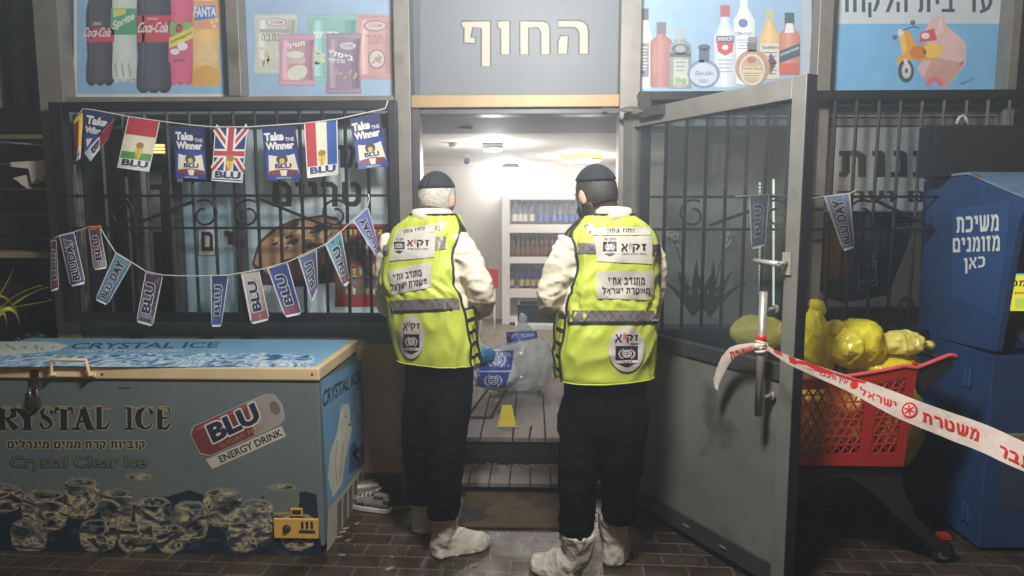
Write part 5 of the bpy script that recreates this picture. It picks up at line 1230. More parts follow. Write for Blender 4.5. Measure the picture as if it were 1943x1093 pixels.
def design(p, kind):
    if kind == 'ttw': ttw(p); return
    if kind == 'tri':
        flag_base(p, WB, CRM); p.rect(0.03, 0, 0.97, 0.33, ink(176, 56, 66), 10, 8); p.rect(0.03, 0.66, 0.97, 0.9, ink(76, 140, 60), 10, 8); p.up(); trophy(p, 0.55, 0.46, 0.94); blu(p)
    if kind == 'uk':
        flag_base(p, WB, ink(40, 56, 104))
        for a, c in (((0, 0), (1, 0.8)), ((1, 0), (0, 0.8))): p.line([a, (0.5, 0.4), c], 0.17, WB)
        p.up()
        for a, c in (((0, 0), (1, 0.8)), ((1, 0), (0, 0.8))): p.line([a, (0.5, 0.4), c], 0.07, ink(170, 58, 66))
        p.up(); p.rect(0.36, 0, 0.66, 0.8, WB, 10, 8); p.rect(0.02, 0.40, 0.98, 0.56, WB, 10, 8); p.up(); p.rect(0.42, 0, 0.60, 0.8, ink(176, 60, 66), 10, 8); p.rect(0.02, 0.435, 0.98, 0.525, ink(176, 60, 66), 10, 8); p.up(); trophy(p, 0.55, 0.52, 0.95); blu(p)
    if kind == 'stripe':
        flag_base(p, WB, CRM); p.rect(0.03, 0, 0.34, 0.86, ink(170, 48, 58), 10, 8); p.rect(0.67, 0, 0.97, 0.86, ink(52, 84, 160), 10, 8); p.up(); trophy(p, 0.5, 0.52, 0.95); blu(p)
    if kind == 'ger':
        flag_base(p, ink(206, 176, 60), ink(212, 172, 60)); p.rect(0.03, 0.1, 0.55, 0.96, ink(120, 46, 40), 10, 8); p.up(); p.poly([(0.5, 0.75), (0.95, 0.72), (0.9, 0.98), (0.3, 0.99)], WB); p.up(); p.line([(0.62, 0.78), (0.72, 0.86), (0.52, 0.93)], 0.16, NV)
    if kind == 'fold':
        p.poly([(0, 0), (1, 0), (0.05, 1)], NV); p.up(); p.poly([(0.02, 0.5), (0.5, 0.5), (0.05, 0.97)], NV2); p.text('Take', [(0.12, 0.1), (0.82, 0.13), (0.66, 0.3), (0.1, 0.28)], WB, 0.05); p.text('Winn', [(0.08, 0.32), (0.64, 0.34), (0.42, 0.48), (0.07, 0.46)], WB, 0.05); p.up(); p.poly([(0.1, 0.58), (0.3, 0.56), (0.12, 0.75)], CRM)
    if kind == 'flap':
        flag_base(p, WB, ink(150, 40, 54)); p.poly([(0.0, 0.55), (1, 0.55), (1, 1), (0, 1)], ink(160, 176, 190)); p.up(); p.poly([(0.05, 0.5), (0.95, 0.5), (0.95, 0.85), (0.05, 0.85)], WB); p.up(); p.text('B', (0.2, 0.53, 0.8, 0.83), NV, 0.06)
def can(p, a, c_, txt, txc=None, band=None, w_=(0.16, 0.72), extra=None):
    p.rect(0, 0, 1, 0.93, WB, 10, 12); p.rect(0.04, 0.93, 0.96, 0.975, WB, 8, 1); p.rect(0.1, 0.975, 0.9, 1.0, WB, 8, 1); p.up()
    n = 6
    for i in range(n):
        t = i / (n - 1); col = tuple(int(a[j] * (1 - t) + c_[j] * t) for j in range(3))
        p.rect(0.05, 0.01 + 0.95 * i / n, 0.95, 0.01 + 0.95 * (i + 1) / n, ink(*col), 10, 2)
    p.up(); p.line([(0.08, 0.05), (0.08, 0.9)], 0.05, ink(*[min(255, x + 36) for x in a]))
    if band: p.rect(0.06, 0.80, 0.94, 0.96, ink(*band), 9, 2)
    rf = random.Random(len(txt) + a[0])
    for i in range(14): p.k += 0.05; p.ell(rf.uniform(0.15, 0.85), rf.uniform(0.05, 0.9), rf.uniform(0.03, 0.1), rf.uniform(0.01, 0.035), ink(*[min(255, max(0, int(x + rf.uniform(-22, 30)))) for x in (a if i % 2 else c_)]), 7, rf.uniform(0, 90))
    p.up(); v0, v1 = (0.08, 0.9) if 'DAY' in txt else (0.18, 0.78)
    rot_text(p, txt, w_[0] + 0.08, w_[1], v0, v1, txc or BLUN, 0.05, (0.022, WB)); p.up()
    if extra: rot_text(p, extra, 0.76, 0.92, 0.25, 0.8, CI, 0.02); p.text('SUGAR FREE', (0.2, 0.88, 0.8, 0.94), CI, 0.02)
def bunting(name, label, cord, flags, base):
    t = thing(name, label, 'bunting', PY(base[0], base[1], BY), group='pennant strings on the window grilles')
    k = MB(); k.tube([PY(x, y, BY - 0.006) for x, y in cord], 0.0032, M('white_cord', (206, 204, 196), 0.7), 6); k.build('cord', t)
    for i, (q, kind, lb, bul) in enumerate(flags):
        p = Pic(flagfn(q, BY, bul, 0.3 * i), 0.0006, 0.12)
        if isinstance(kind, str): design(p, kind)
        else: can(p, *kind)
        o = p.build('pennant', t)
        o['label'] = lb
    return t
TT = 'dark blue pennant reading take the winner'
bunting('flag_bunting', 'upper string of national flag and dark blue pennants across the left grille',
        [(138, 232), (158, 206), (180, 209), (243, 221), (304, 230), (360, 237), (408, 241), (470, 241), (545, 236), (577, 234), (640, 226), (700, 213), (731, 206), (736, 191)],
        [([(140, 228), (158, 212), (153, 300), (142, 308)], 'ger', 'narrow folded red and yellow pennant at the left end', 0.01), ([(157, 207), (220, 218), (219, 300), (158, 304)], 'fold', TT + ' folded diagonally', 0.0),
         ([(218, 224), (206, 262), (172, 306), (160, 290)], 'flap', 'red folded flap of a pennant', 0.004),
         ([(243, 222), (304, 230), (283, 326), (222, 318)], 'tri', 'red white and green pennant', 0.02), ([(330, 240), (388, 243), (392, 341), (333, 338)], 'ttw', TT + ', left of the british flag', 0.01),
         ([(408, 242), (470, 241), (460, 347), (401, 343)], 'uk', 'british flag pennant', 0.015), ([(497, 243), (560, 238), (572, 340), (506, 342)], 'ttw', TT + ', right of the british flag', 0.012),
         ([(577, 235), (640, 227), (642, 331), (583, 338)], 'stripe', 'red cream and blue striped pennant', 0.016), ([(663, 226), (720, 213), (738, 315), (680, 322)], 'ttw', TT + ' at the right end', 0.012)], (440, 240))
PUR = (78, 66, 104); 
bunting('can_bunting', 'lower sagging string of blue and purple drink can pennants on the left grille',
        [(95, 458), (112, 447), (141, 440), (165, 432), (190, 432), (204, 456), (219, 479), (250, 498), (277, 515), (309, 522), (360, 524), (400, 523), (434, 522), (500, 510), (546, 497), (600, 472), (618, 463), (648, 438), (672, 416), (697, 392), (701, 378), (699, 368)],
        [([(97, 458), (107, 455), (112, 549), (96, 554)], ((70, 46, 54), (104, 50, 66), 'BLU'), 'narrow dark red pennant at the left end', 0.004), ([(112, 448), (141, 441), (163, 538), (134, 545)], ((72, 66, 96), (64, 66, 104), 'BLUDAY'), 'purple pennant hanging on the grille corner', 0.012),
         ([(168, 435), (190, 433), (204, 509), (178, 513)], ((92, 44, 56), (136, 130, 130), 'BLU'), 'grey and red pennant', 0.008), ([(219, 480), (250, 499), (203, 580), (180, 569)], ((110, 146, 166), (60, 96, 136), 'BLU DAY'), 'pale blue tilted pennant', 0.01),
         ([(276, 517), (309, 524), (290, 620), (258, 611)], ((66, 44, 76), (120, 120, 126), 'BLU', None, None, (0.1, 0.7), 'TUTTI FRUTTI'), 'purple and silver pennant', 0.012), ([(400, 524), (434, 523), (420, 620), (401, 620)], ((38, 56, 92), (48, 86, 130), 'BLU'), 'navy pennant curled at its lower edge', 0.016),
         ([(457, 518), (492, 514), (512, 607), (476, 616)], ((170, 168, 156), (150, 118, 120), 'BLU', None, (140, 84, 88)), 'silver and pink pennant', 0.012), ([(507, 509), (546, 499), (573, 596), (541, 603)], ((44, 66, 118), (60, 66, 120), 'BLU', None, (120, 60, 84)), 'deep blue pennant with pink foot', 0.014),
         ([(566, 490), (601, 474), (604, 545), (592, 574)], ((70, 84, 120), (96, 78, 112), 'BLU'), 'twisted purple pennant', 0.02), ([(617, 465), (648, 440), (664, 536), (652, 544)], ((90, 150, 160), (84, 66, 84), 'BLU', None, (110, 60, 80)), 'turquoise pennant', 0.014),
         ([(670, 419), (699, 394), (724, 486), (716, 490)], ((104, 112, 170), (92, 92, 150), 'BLUDAY'), 'lilac pennant behind the first man', 0.01)], (390, 522))
k = MB(); k.bar(PY(167, 431, BY - 0.014), PY(192, 430, BY - 0.014), 0.012, 0.012, M('orange_clip', (214, 110, 60), 0.5)); o = k.build('clip', bpy.data.objects['can_bunting'], bevel=0.003)
bunting('can_bunting', 'short string with two drink can pennants on the right grille by the door edge',
        [(1395, 373), (1421, 371), (1460, 369), (1525, 378), (1563, 373), (1612, 367), (1626, 360)],
        [([(1421, 371), (1460, 369), (1452, 466), (1426, 474)], ((70, 84, 96), (60, 70, 86), 'BLU'), 'grey blue pennant seen through the door glass', 0.012), ([(1563, 373), (1613, 367), (1622, 470), (1600, 477)], ((130, 134, 170), (92, 88, 130), 'BLU DAY'), 'lilac and white pennant', 0.014)], (1560, 374))
# ------------------------------------------------------------------ cash machine
XA = PY(1745, 600, 3.70).x
AB = M('machine_blue', (38, 66, 108), 0.42, 0.1, var=0.10, vs=5, bump=0.08, bs=90, dirt=((28, 62, 112), 4, 0.64))
ABD = M('machine_blue_shaded', (20, 34, 66), 0.5, var=0.15, vs=5)  # shade of the front recess put into a darker copy of the blue
atm = thing('cash_machine', 'blue outdoor cash machine with white lettering on its side', 'cash machine', (XA + 0.4, 3.4, 0))
AW_ = 0.78
def side(q, x): return [PX(a, c, x) for a, c in q]
up_q = [(1752, 344), (1800, 337), (1836, 333), (1948, 381), (1928, 440), (1888, 668), (1741, 633)]
for dx in (0, AW_ - 0.035):
    k = MB(); k.prism([p_ + Vector((dx, 0, 0)) for p_ in side(up_q, XA)], (0.035, 0, 0), AB); k.build('side_cheek', atm, bevel=0.004)
core = [(1756, 347), (1800, 340), (1836, 336), (1905, 362), (1880, 440), (1850, 655), (1745, 630)]
k = MB(); k.prism([p_ + Vector((0.0355, 0, 0)) for p_ in side(core, XA)], (AW_ - 0.071, 0, 0), ABD); k.build('core', atm)
rq_ = [(1752, 342), (1800, 335), (1836, 331), (1948, 379)]
k = MB(); P = side(rq_, XA - 0.004); k.loft([[p_, p_ + Vector((AW_ + 0.008, 0, 0)), p_ + Vector((AW_ + 0.008, 0, 0.012)), p_ + Vector((0, 0, 0.012))] for p_ in P], M('machine_top', (110, 140, 170), 0.5, 0.2, var=0.2, vs=9, dirt=((130, 96, 70), 7, 0.6)), smooth=False); k.build('roof_sheet', atm)
lo_q = [(1741, 636), (1828, 656), (1828, 1110), (1718, 1010)]
zlo = 0.02
yR, yM, yF = PX(1741, 636, XA).y, PX(1828, 656, XA).y, PX(1886, 671, XA).y
ztl = PX(1828, 656, XA).z - 0.004
k = MB(); k.box((XA + 0.004, yF + 0.09, zlo), (XA + AW_ - 0.004, yR, ztl), AB); k.build('lower_cabinet', atm, bevel=0.004)
k = MB(); k.box((XA, yF, zlo), (XA + AW_, yF + 0.085, ztl), AB); DR = k.build('service_door', atm, bevel=0.005)
for px, py in ((1838, 716), (1834, 972)):
    k = MB(); c = PX(px, py, XA - 0.004)
    for dy in (-0.018, 0.014): k.box((XA - 0.012, c.y + dy, c.z - 0.045), (XA - 0.0005, c.y + dy + 0.016, c.z + 0.045), M('hinge_blue', (60, 90, 140), 0.4, 0.3))
    k.build('hinge', DR, bevel=0.002)
p = Pic(lambda x, y, l: PX(x, y, XA - 0.001 - l), 0.0002); AT = ink(206, 210, 208)
p.rect(1810, 372, 1905, 660, M('sticker_blue', (44, 90, 154), 0.3, var=0.06)) if False else p.poly([(1808, 398), (1918, 378), (1906, 500), (1888, 600), (1806, 560)], M('sticker_blue', (42, 74, 120), 0.35, var=0.06)); p.up()
p.text('משיכת', [(1815, 412), (1895, 406), (1895, 438), (1815, 442)], AT, 0.05)
p.text('מזומנים', [(1808, 452), (1897, 446), (1897, 476), (1808, 479)], AT, 0.05)
p.text('כאן', [(1829, 490), (1869, 486), (1869, 512), (1829, 520)], AT, 0.05)
p.build('lettering', atm)
yC = PX(1880, 440, XA).y - 0.004; yS = PX(1858, 600, XA).y - 0.03
k = MB(); a, c = PY(1914, 518, yS), PY(2010, 596, yS); k.box((a.x - 0.02, yS, c.z - 0.02), (XA + AW_ - 0.06, yS + 0.03, a.z + 0.10), ABD); k.build('screen_housing', atm, bevel=0.004)
p = Pic(flatY(yS - 0.001), 0.0005)
p.rect(1917, 522, 2005, 590, glow('screen_yellow', (236, 222, 60), 0.85)); p.rect(1917, 519, 2005, 522, glow('screen_cyan', (80, 200, 190), 0.8)); p.up(); p.text('כספומט', (1919, 532, 1996, 543), ink(50, 50, 40), 0.03); p.text('משיכת מזומן', (1925, 554, 1990, 559), ink(120, 120, 90), 0.01)
p.rect(1925, 566, 1998, 586, glow('screen_green', (190, 214, 90), 0.8)); p.build('screen', atm)
k = MB(); a, c = PY(1912, 612, yS + 0.02), PY(2010, 660, yS - 0.12); k.prism([Vector((a.x, yS + 0.03, a.z)), Vector((a.x, yS - 0.10, a.z - 0.08)), Vector((a.x, yS - 0.10, a.z - 0.10)), Vector((a.x, yS + 0.03, a.z - 0.12))], (XA + AW_ - 0.08 - a.x, 0, 0), ABD)
k.build('keypad_shelf', atm, bevel=0.003)
k = MB()
for i in range(4):
    for j in range(3): q = Vector((a.x + 0.08 + j * 0.035, yS - 0.075 + i * 0.025, a.z - 0.062 + i * 0.0155)); k.box(q + Vector((-0.012, -0.009, 0)), q + Vector((0.012, 0.009, 0.014)), STEEL)
k.build('keys', atm)
p = Pic(flatY(yF - 0.002), 0.0008); PN = ink(52, 62, 84)
p.rect(1896, 850, 2000, 965, PN); p.up(); p.rect(1905, 822, 1975, 856, ink(150, 140, 122)); p.up(); p.rect(1912, 826, 1968, 848, ink(110, 104, 92)); p.build('front_plate', atm)
# black perforated sign box on the machine's rear top
bx = thing('sign_box', 'black perforated display box standing above the blue cash machine', 'display box', (XA + 0.5, 3.62, PY(1800, 335, 3.5).z))
BX = M('box_black', (30, 33, 38), 0.5, 0.1, var=0.12, vs=6)
Yb = 3.5; za, zb = PY(1800, 335, Yb).z, PY(1800, 238, Yb).z; xa, xb, xc = PY(1742, 290, Yb + 0.12).x, PY(1772, 290, Yb).x, XA + 1.2
k = MB(); q = [(xa, Yb + 0.12), (xb, Yb), (xc, Yb), (xc, F - 0.16), (xa, F - 0.16)]
k.prism([Vector((x, y, za)) for x, y in q], (0, 0, zb - za), BX); k.build('housing', bx, bevel=0.006)
k = MB(); HO = M('perforation', (12, 13, 15), 0.8, var=0)
nx, nz = 64, 17
for i in range(nx):
    for j in range(nz):
        x = xb + 0.03 + (xc - xb - 0.06) * (i + 0.5 * (j % 2)) / nx; z = za + 0.03 + (zb - za - 0.06) * j / (nz - 1)
        k.face([(x - 0.0045, Yb - 0.0015, z), (x, Yb - 0.0015, z + 0.0045), (x + 0.0045, Yb - 0.0015, z), (x, Yb - 0.0015, z - 0.0045)], HO)
k.build('perforated_face', bx)
k = MB(); c = PY(1826, 236, Yb + 0.06); k.tube([c + Vector((-0.03, 0, 0)), c + Vector((-0.018, 0, 0.035)), c + Vector((0.0, 0, 0.045)), c + Vector((0.015, 0, 0.03)), c + Vector((0.03, 0, 0.0))], 0.008, M('hook_grey', (170, 170, 168), 0.4), 8); k.build('hook', bx)

# ------------------------------------------------------------------ red shopping trolley
CYF, CYB = 2.94, 3.40
RED_ = M('trolley_red', (160, 38, 32), 0.4, var=0.10, vs=8, coat=0.2)
TBK = M('trolley_black', (34, 34, 37), 0.45, var=0.15, vs=12)
tr = thing('shopping_trolley', 'red plastic shopping trolley on black legs loaded with yellow bags', 'shopping trolley', (PY(1580, 800, 3.15).x, 3.15, 0))
zr0, zr1 = PY(1520, 722, CYF).z, PY(1740, 690, CYF).z
zbt = PY(1600, 884, CYF).z
xl, xr_ = PY(1396, 800, CYF).x, PY(1738, 760, CYF).x
xrb = PY(1715, 885, CYF).x
def tq(u, v, y):
    """u along the basket (0 = nose, 1 = handle end), v from the rim (0) to the floor (1)."""
    xt, xb_ = xl + (xr_ - xl) * u, xl + 0.03 + (xrb - xl - 0.03) * u
    zt = zr0 + (zr1 - zr0) * max(0, (u - 0.35) / 0.65) ** 1.8
    return Vector((xt + (xb_ - xt) * v, y, zt + (zbt - zt) * v))
k = MB()
for y, s_ in ((CYF, 1), (CYB, -1)):
    for u0, u1, v0, v1 in ((0, 1, 0.0, 0.11), (0, 1, 0.86, 1.0), (0, 0.04, 0.11, 0.86), (0.72, 0.79, 0.11, 0.86), (0.94, 1.0, 0.11, 0.86)):
        n = 14 if u1 - u0 > .5 else 2
        A = [[tq(u0 + (u1 - u0) * i / n, v, y) for i in range(n + 1)] for v in (v0, v1)]
        k.grid(A, RED_, smooth=False); k.grid([[q + Vector((0, 0.012 * s_, 0)) for q in r] for r in A], RED_, smooth=False)
        for r in A: k.grid([r, [q + Vector((0, 0.012 * s_, 0)) for q in r]], RED_, smooth=False)
    # triangular lattice
    for u0, u1 in ((0.04, 0.72), (0.79, 0.94)):
        v0, v1 = 0.11, 0.86; nv = 8; du = 0.052
        def seg(a, c):
            (ua, va), (ub, vb) = a, c
            if ua == ub and va == vb: return
            lo_, hi_ = 0.0, 1.0
            if ub != ua:
                t0, t1 = (u0 - ua) / (ub - ua), (u1 - ua) / (ub - ua); lo_, hi_ = max(lo_, min(t0, t1)), min(hi_, max(t0, t1))
            if hi_ - lo_ < 0.02: return
            f = lambda t: tq(ua + (ub - ua) * t, va + (vb - va) * t, y + 0.006 * s_)
            k.bar(f(lo_), f(hi_), 0.0052, 0.0075, RED_, (0, 0.2, 1))
        for j in range(1, nv): seg((u0, v0 + (v1 - v0) * j / nv), (u1, v0 + (v1 - v0) * j / nv))
        i = u0 - 8 * du / 2
        while i < u1 + 4.2 * du:
            seg((i, v0), (i + du * nv / 2, v1)); seg((i + du * nv / 2, v0), (i, v1)); i += du
k.face([tq(0, 1, CYF + 0.013), tq(1, 1, CYF + 0.013), tq(1, 1, CYB - 0.013), tq(0, 1, CYB - 0.013)], RED_)
for u in (0.0, 1.0):
    k.grid([[tq(u, v, y) for y in (CYF + 0.0125, CYB - 0.0125)] for v in (0, 0.12)], RED_, smooth=False); k.grid([[tq(u, v, y) for y in (CYF + 0.0125, CYB - 0.0125)] for v in (0.8, 1)], RED_, smooth=False)
    for j in range(9): y = CYF + 0.03 + (CYB - CYF - 0.06) * j / 8; k.bar(tq(u, 0.12, y), tq(u, 0.8, y), 0.006, 0.006, RED_, (1, 0, 0))
k.build('basket', tr)
k = MB(); PINK = M('rim_pink', (214, 84, 88), 0.35)
for y in (CYF, CYB):
    k.tube([tq(i / 12, 0, y) + Vector((0, 0, 0.006)) for i in range(12)] + [PY(x, yy, CYF) + Vector((0, y - CYF, 0)) for x, yy in ((1740, 698), (1770, 686), (1800, 674), (1812, 674), (1816, 681))], 0.009, PINK, 8)
k.build('rim', tr)
k = MB()
for y in (CYF + 0.004, CYB - 0.030):
    k.prism([PY(x, yy, CYF) + Vector((0, y - CYF, 0)) for x, yy in ((1742, 704), (1770, 692), (1800, 680), (1812, 680), (1812, 694), (1790, 715), (1752, 745))], (0, 0.026, 0), TBK)
h_ = PY(1806, 686, CYF); k.tube([(h_.x, CYF + 0.031, h_.z), (h_.x, CYB - 0.031, h_.z)], 0.016, TBK, 12); k.build('handle', tr, bevel=0.004)
for y in (CYF + 0.03, CYB - 0.07):
    k = MB(); q = [(1500, 889), (1712, 894), (1716, 930), (1742, 985), (1800, 1035), (1798, 1052), (1775, 1046), (1705, 985), (1655, 935), (1610, 905), (1560, 915), (1515, 950), (1450, 1000), (1436, 1000), (1440, 985), (1490, 940)]
    k.prism([PY(a, c, CYF + 0.03) + Vector((0, y - CYF - 0.03, 0)) for a, c in q], (0, 0.045, 0), TBK); k.build('leg', tr, bevel=0.006)
k = MB(); q0 = PY(1560, 905, CYF + 0.03); k.box((q0.x - 0.18, CYF + 0.08, zbt - 0.05), (q0.x + 0.3, CYB - 0.08, zbt - 0.012), TBK); k.build('chassis', tr, bevel=0.01)
def castor(x, y, rr=0.05):
    k = MB(); k.lathe((x, y - 0.014, rr), [(rr * 0.6, 0.0), (rr, 0.003), (rr, 0.025), (rr * 0.6, 0.028)], M('rubber', (18, 18, 18), 0.8), 20, (0, 1, 0)); o = k.build('castor', tr)
    k = MB(); k.lathe((x, y - 0.017, rr), [(rr * 0.55, 0.0), (rr * 0.5, 0.034)], M('hub_grey', (90, 90, 90), 0.5), 14, (0, 1, 0)); k.build('hub', o)
    k = MB(); k.box((x - 0.018, y - 0.024, rr), (x + 0.018, y - 0.0175, rr * 2.4), TBK); k.box((x - 0.018, y + 0.0175, rr), (x + 0.018, y + 0.024, rr * 2.4), TBK); k.box((x - 0.022, y - 0.024, rr * 2.41), (x + 0.022, y + 0.024, rr * 2.75), RED_); k.build('fork', o)
cx1 = PY(1788, 1052, CYF + 0.05).x; cx0 = PY(1440, 1000, CYF + 0.05).x
for x, y in ((cx1, CYF + 0.05), (cx1 - 0.03, CYB - 0.05), (cx0, CYF + 0.05), (cx0, CYB - 0.05)): castor(x, y)

# ------------------------------------------------------------------ crumpled bags
def crumple(name, c, r, mat, seed, amp=0.03, scale=9.0, ties=(), flat=None, parent=None, loc=None, lobes=0.12):
    """A tied plastic bag: a ball pulled to its tied necks and folded by noise."""
    k = MB(); k.ball(c, r, mat, 128, 84)
    o = k.build(name, parent, loc=None if parent else c)
    W = WM[o.name]; I = W.inverted(); me = o.data
    for v in me.vertices:
        q = W @ v.co; d = Vector(((q.x - c[0]) / r[0], (q.y - c[1]) / r[1], (q.z - c[2]) / r[2])).normalized()
        s_ = 1 + lobes * noise.noise(d * 1.7 + Vector((seed, 0, 0)))
        for td, ln, wd in ties:
            t = Vector(td).normalized(); cs = d.dot(t)
            if cs > 0.6:
                u = (cs - 0.6) / 0.4
                ax = Vector(c) + Vector((t.x * r[0], t.y * r[1], t.z * r[2])) * 0.8
                pinch = 1 - (1 - wd) * min(1, u * 1.35) ** 1.3
                q = Vector(c) + (q - Vector(c)) * 1.0
                along = Vector((t.x * r[0], t.y * r[1], t.z * r[2])).normalized()
                rel = q - Vector(c); al = rel.dot(along); pe = rel - along * al
                flare = 1 + 1.6 * max(0, u - 0.75) / 0.25
                q = Vector(c) + along * (al + ln * u * u) + pe * pinch * flare
        q = Vector(c) + (q - Vector(c)) * s_
        if flat is not None and q.z < flat: q.z = flat + (q.z - flat) * 0.04
        v.co = I @ q
    me.update()
    wrinkle(o, amp * 0.35, scale * 0.7, seed, True)
    crease(o, amp * 0.36, scale * 1.0, seed + 3, (1, 1, 0.6), 0.5)
    crease(o, amp * 0.11, scale * 2.8, seed + 7, (0.8, 1, 0.5), 0.5)
    if flat is not None:
        for v in me.vertices:
            q = W @ v.co
            if q.z < flat: q.z = flat; v.co = I @ q
    return o
YB = plastic_sheet('yellow_bag', (238, 224, 62), 0.22, 0.35, 0.6, 22)
YB2 = plastic_sheet('yellow_bag_pale', (236, 224, 120), 0.24, 0.35, 0.6, 22)
def ybag(label, px, py, Y, rx, ry, rz, seed, ties=(), amp=0.028, mat=None, sc_=9):
    c = PY(px, py, Y); s_ = Y / FPX
    o = crumple('refuse_bag', tuple(c), (rx * s_, ry, rz * s_), mat or YB, seed, amp, sc_, ties)
    return tag(o, label, 'refuse bag', 'yellow refuse bags in the trolley')
ybag('tall yellow bag standing in the trolley behind the door edge', 1540, 655, 3.12, 36, 0.12, 62, 1, [((0.15, 0, 1), 0.05, 0.55)])
ybag('large round yellow bag on top of the loaded trolley', 1620, 652, 3.08, 54, 0.13, 44, 2, [((-0.7, -0.2, 0.6), 0.03, 0.5)])
ybag('small yellow bag with its tied end pointing at the cash machine', 1708, 650, 3.06, 40, 0.09, 20, 3, [((1, 0, -0.15), 0.06, 0.35)], 0.02, YB2, 12)
ybag('yellow bag squeezed under the small tied bag at the trolley rim', 1676, 694, 3.10, 62, 0.13, 28, 4, (), 0.022)
ybag('yellow bag in the trolley nose seen through the door glass', 1440, 632, 3.2, 52, 0.10, 30, 5, (), 0.025, YB2)
ybag('yellow bag filling the nose half of the red basket', 1510, 790, 3.17, 100, 0.16, 76, 6, (), 0.03)
ybag('yellow bag filling the handle half of the red basket', 1652, 790, 3.17, 62, 0.15, 72, 7, (), 0.028, YB2)
ybag('drooping yellow bag hanging behind the trolley against the cash machine', 1722, 805, 3.48, 30, 0.07, 72, 8, [((0, 0, 1), 0.04, 0.4)], 0.02)

# white bags with blue printed panels on the deck
WBAG = film('clear_bag', (232, 236, 238), rough=0.14, gloss=1.0, milk=((216, 220, 222), 0.5, 5.0))
BGY = 5.0
ob = crumple('plastic_bag', tuple(PY(992, 684, 5.08)), (0.235, 0.2, 0.235), WBAG, 12, 0.034, 8, [((0.0, 0, 1), 0.13, 0.13)], FLOOR + 0.006)
tag(ob, 'large clear plastic bag with a tied neck on the deck', 'plastic bag')
bv = world_bvh(ob)
ob3 = crumple('plastic_bag', tuple(PY(940, 702, 4.84)), (0.165, 0.15, 0.15), plastic_sheet('white_bag', (214, 218, 222), 0.25, 0.25), 16, 0.024, 9, (), FLOOR + 0.006)
tag(ob3, 'white plastic bag with two royal blue printed emblem panels beside the first man', 'plastic bag')
bv3 = world_bvh(ob3)
BLU_P = M('print_royal_blue', (40, 66, 150), 0.4, var=0.1); WPR = ink(206, 210, 214)
def emblem(p, cx, cy, w_, h_, ink_c, bgc=None, globe=True):
    if bgc: p.quad([(cx - w_, cy - h_), (cx + w_, cy - h_), (cx + w_, cy + h_), (cx - w_, cy + h_)], bgc, 6, 6); p.up()
    t = max(0.8, w_ * 0.07)
    n = 16; C = lambda rx, ry, a0=0, a1=360: [(cx + rx * math.cos(R(a0 + (a1 - a0) * i / n)), cy - h_ * 0.05 + ry * math.sin(R(a0 + (a1 - a0) * i / n))) for i in range(n + 1)]
    p.line(C(w_ * 0.42, h_ * 0.52), t, ink_c); p.line(C(w_ * 0.18, h_ * 0.52), t, ink_c)
    for d in (-0.26, 0, 0.26): p.line([(cx - w_ * 0.40 * math.cos(d * 1.4), cy - h_ * 0.05 + d * h_), (cx + w_ * 0.40 * math.cos(d * 1.4), cy - h_ * 0.05 + d * h_)], t, ink_c)
    for sg in (-1, 1):
        for i in range(6):
            a = R(200 - i * 24) if sg < 0 else R(-20 + i * 24)
            a = R(130 + i * 22) if sg < 0 else R(50 - i * 22)
            x, y = cx + w_ * 0.72 * math.cos(a), cy + h_ * 0.72 * math.sin(a); p.ell(x, y, w_ * 0.15, h_ * 0.07, ink_c, 8, math.degrees(a) + 60)
    p.up()
def print_panel(name, lab, bvh, q, parts):
    p = Pic(drape(bvh, lambda x, y, l: PY(x, y, BGY - 0.2)), 0.0008, 4)
    p.quad(q, BLU_P, 14, 14); p.up(2); parts(p)
    o = p.build(name, ob if bvh is bv else ob3); return o
print_panel('printed_panel', '', bv3, [(915, 668), (975, 664), (970, 702), (908, 704)], lambda p: (emblem(p, 942, 684, 22, 18, WPR), p.text('זק״א', (950, 669, 968, 680), WPR, 0.03)))
print_panel('printed_panel', '', bv3, [(908, 706), (968, 706), (958, 735), (902, 733)], lambda p: emblem(p, 936, 722, 22, 15, WPR))
print_panel('printed_panel', '', bv, [(960, 630), (1018, 628), (1020, 642), (962, 652)], lambda p: p.text('ואהבת לרעך', [(964, 633), (1014, 631), (1015, 640), (965, 646)], WPR, 0.03))
ob2 = crumple('plastic_bag', tuple(PY(912, 672, 4.72)), (0.10, 0.08, 0.06), plastic_sheet('blue_bag', (60, 130, 190), 0.3), 15, 0.012, 16)
tag(ob2, 'small crumpled blue bag lying beside the first man at the white bag', 'plastic bag')
# evidence marker
c = PZ(962, 806, FLOOR + 0.004)
t = thing('evidence_marker', 'small yellow plastic evidence marker standing on the plank deck', 'marker', c)
k = MB(); YM = M('marker_yellow', (196, 172, 30), 0.45); w_, h_ = 0.06, 0.13
k.raw([c + Vector(v) for v in ((-w_, -0.04, 0), (w_, -0.04, 0), (w_ * .5, -0.002, h_), (-w_ * .5, -0.002, h_))], [(0, 1, 2, 3)], YM); k.raw([c + Vector(v) for v in ((-w_, 0.04, 0), (w_, 0.04, 0), (w_ * .5, 0.002, h_), (-w_ * .5, 0.002, h_))], [(0, 1, 2, 3)], YM)
k.build('tent', t, solid=0.003)
k = MB(); k.box(c + Vector((-0.075, -0.055, 0)), c + Vector((0.075, -0.041, 0.004)), ink(150, 150, 146)); k.build('scale_strip', t)

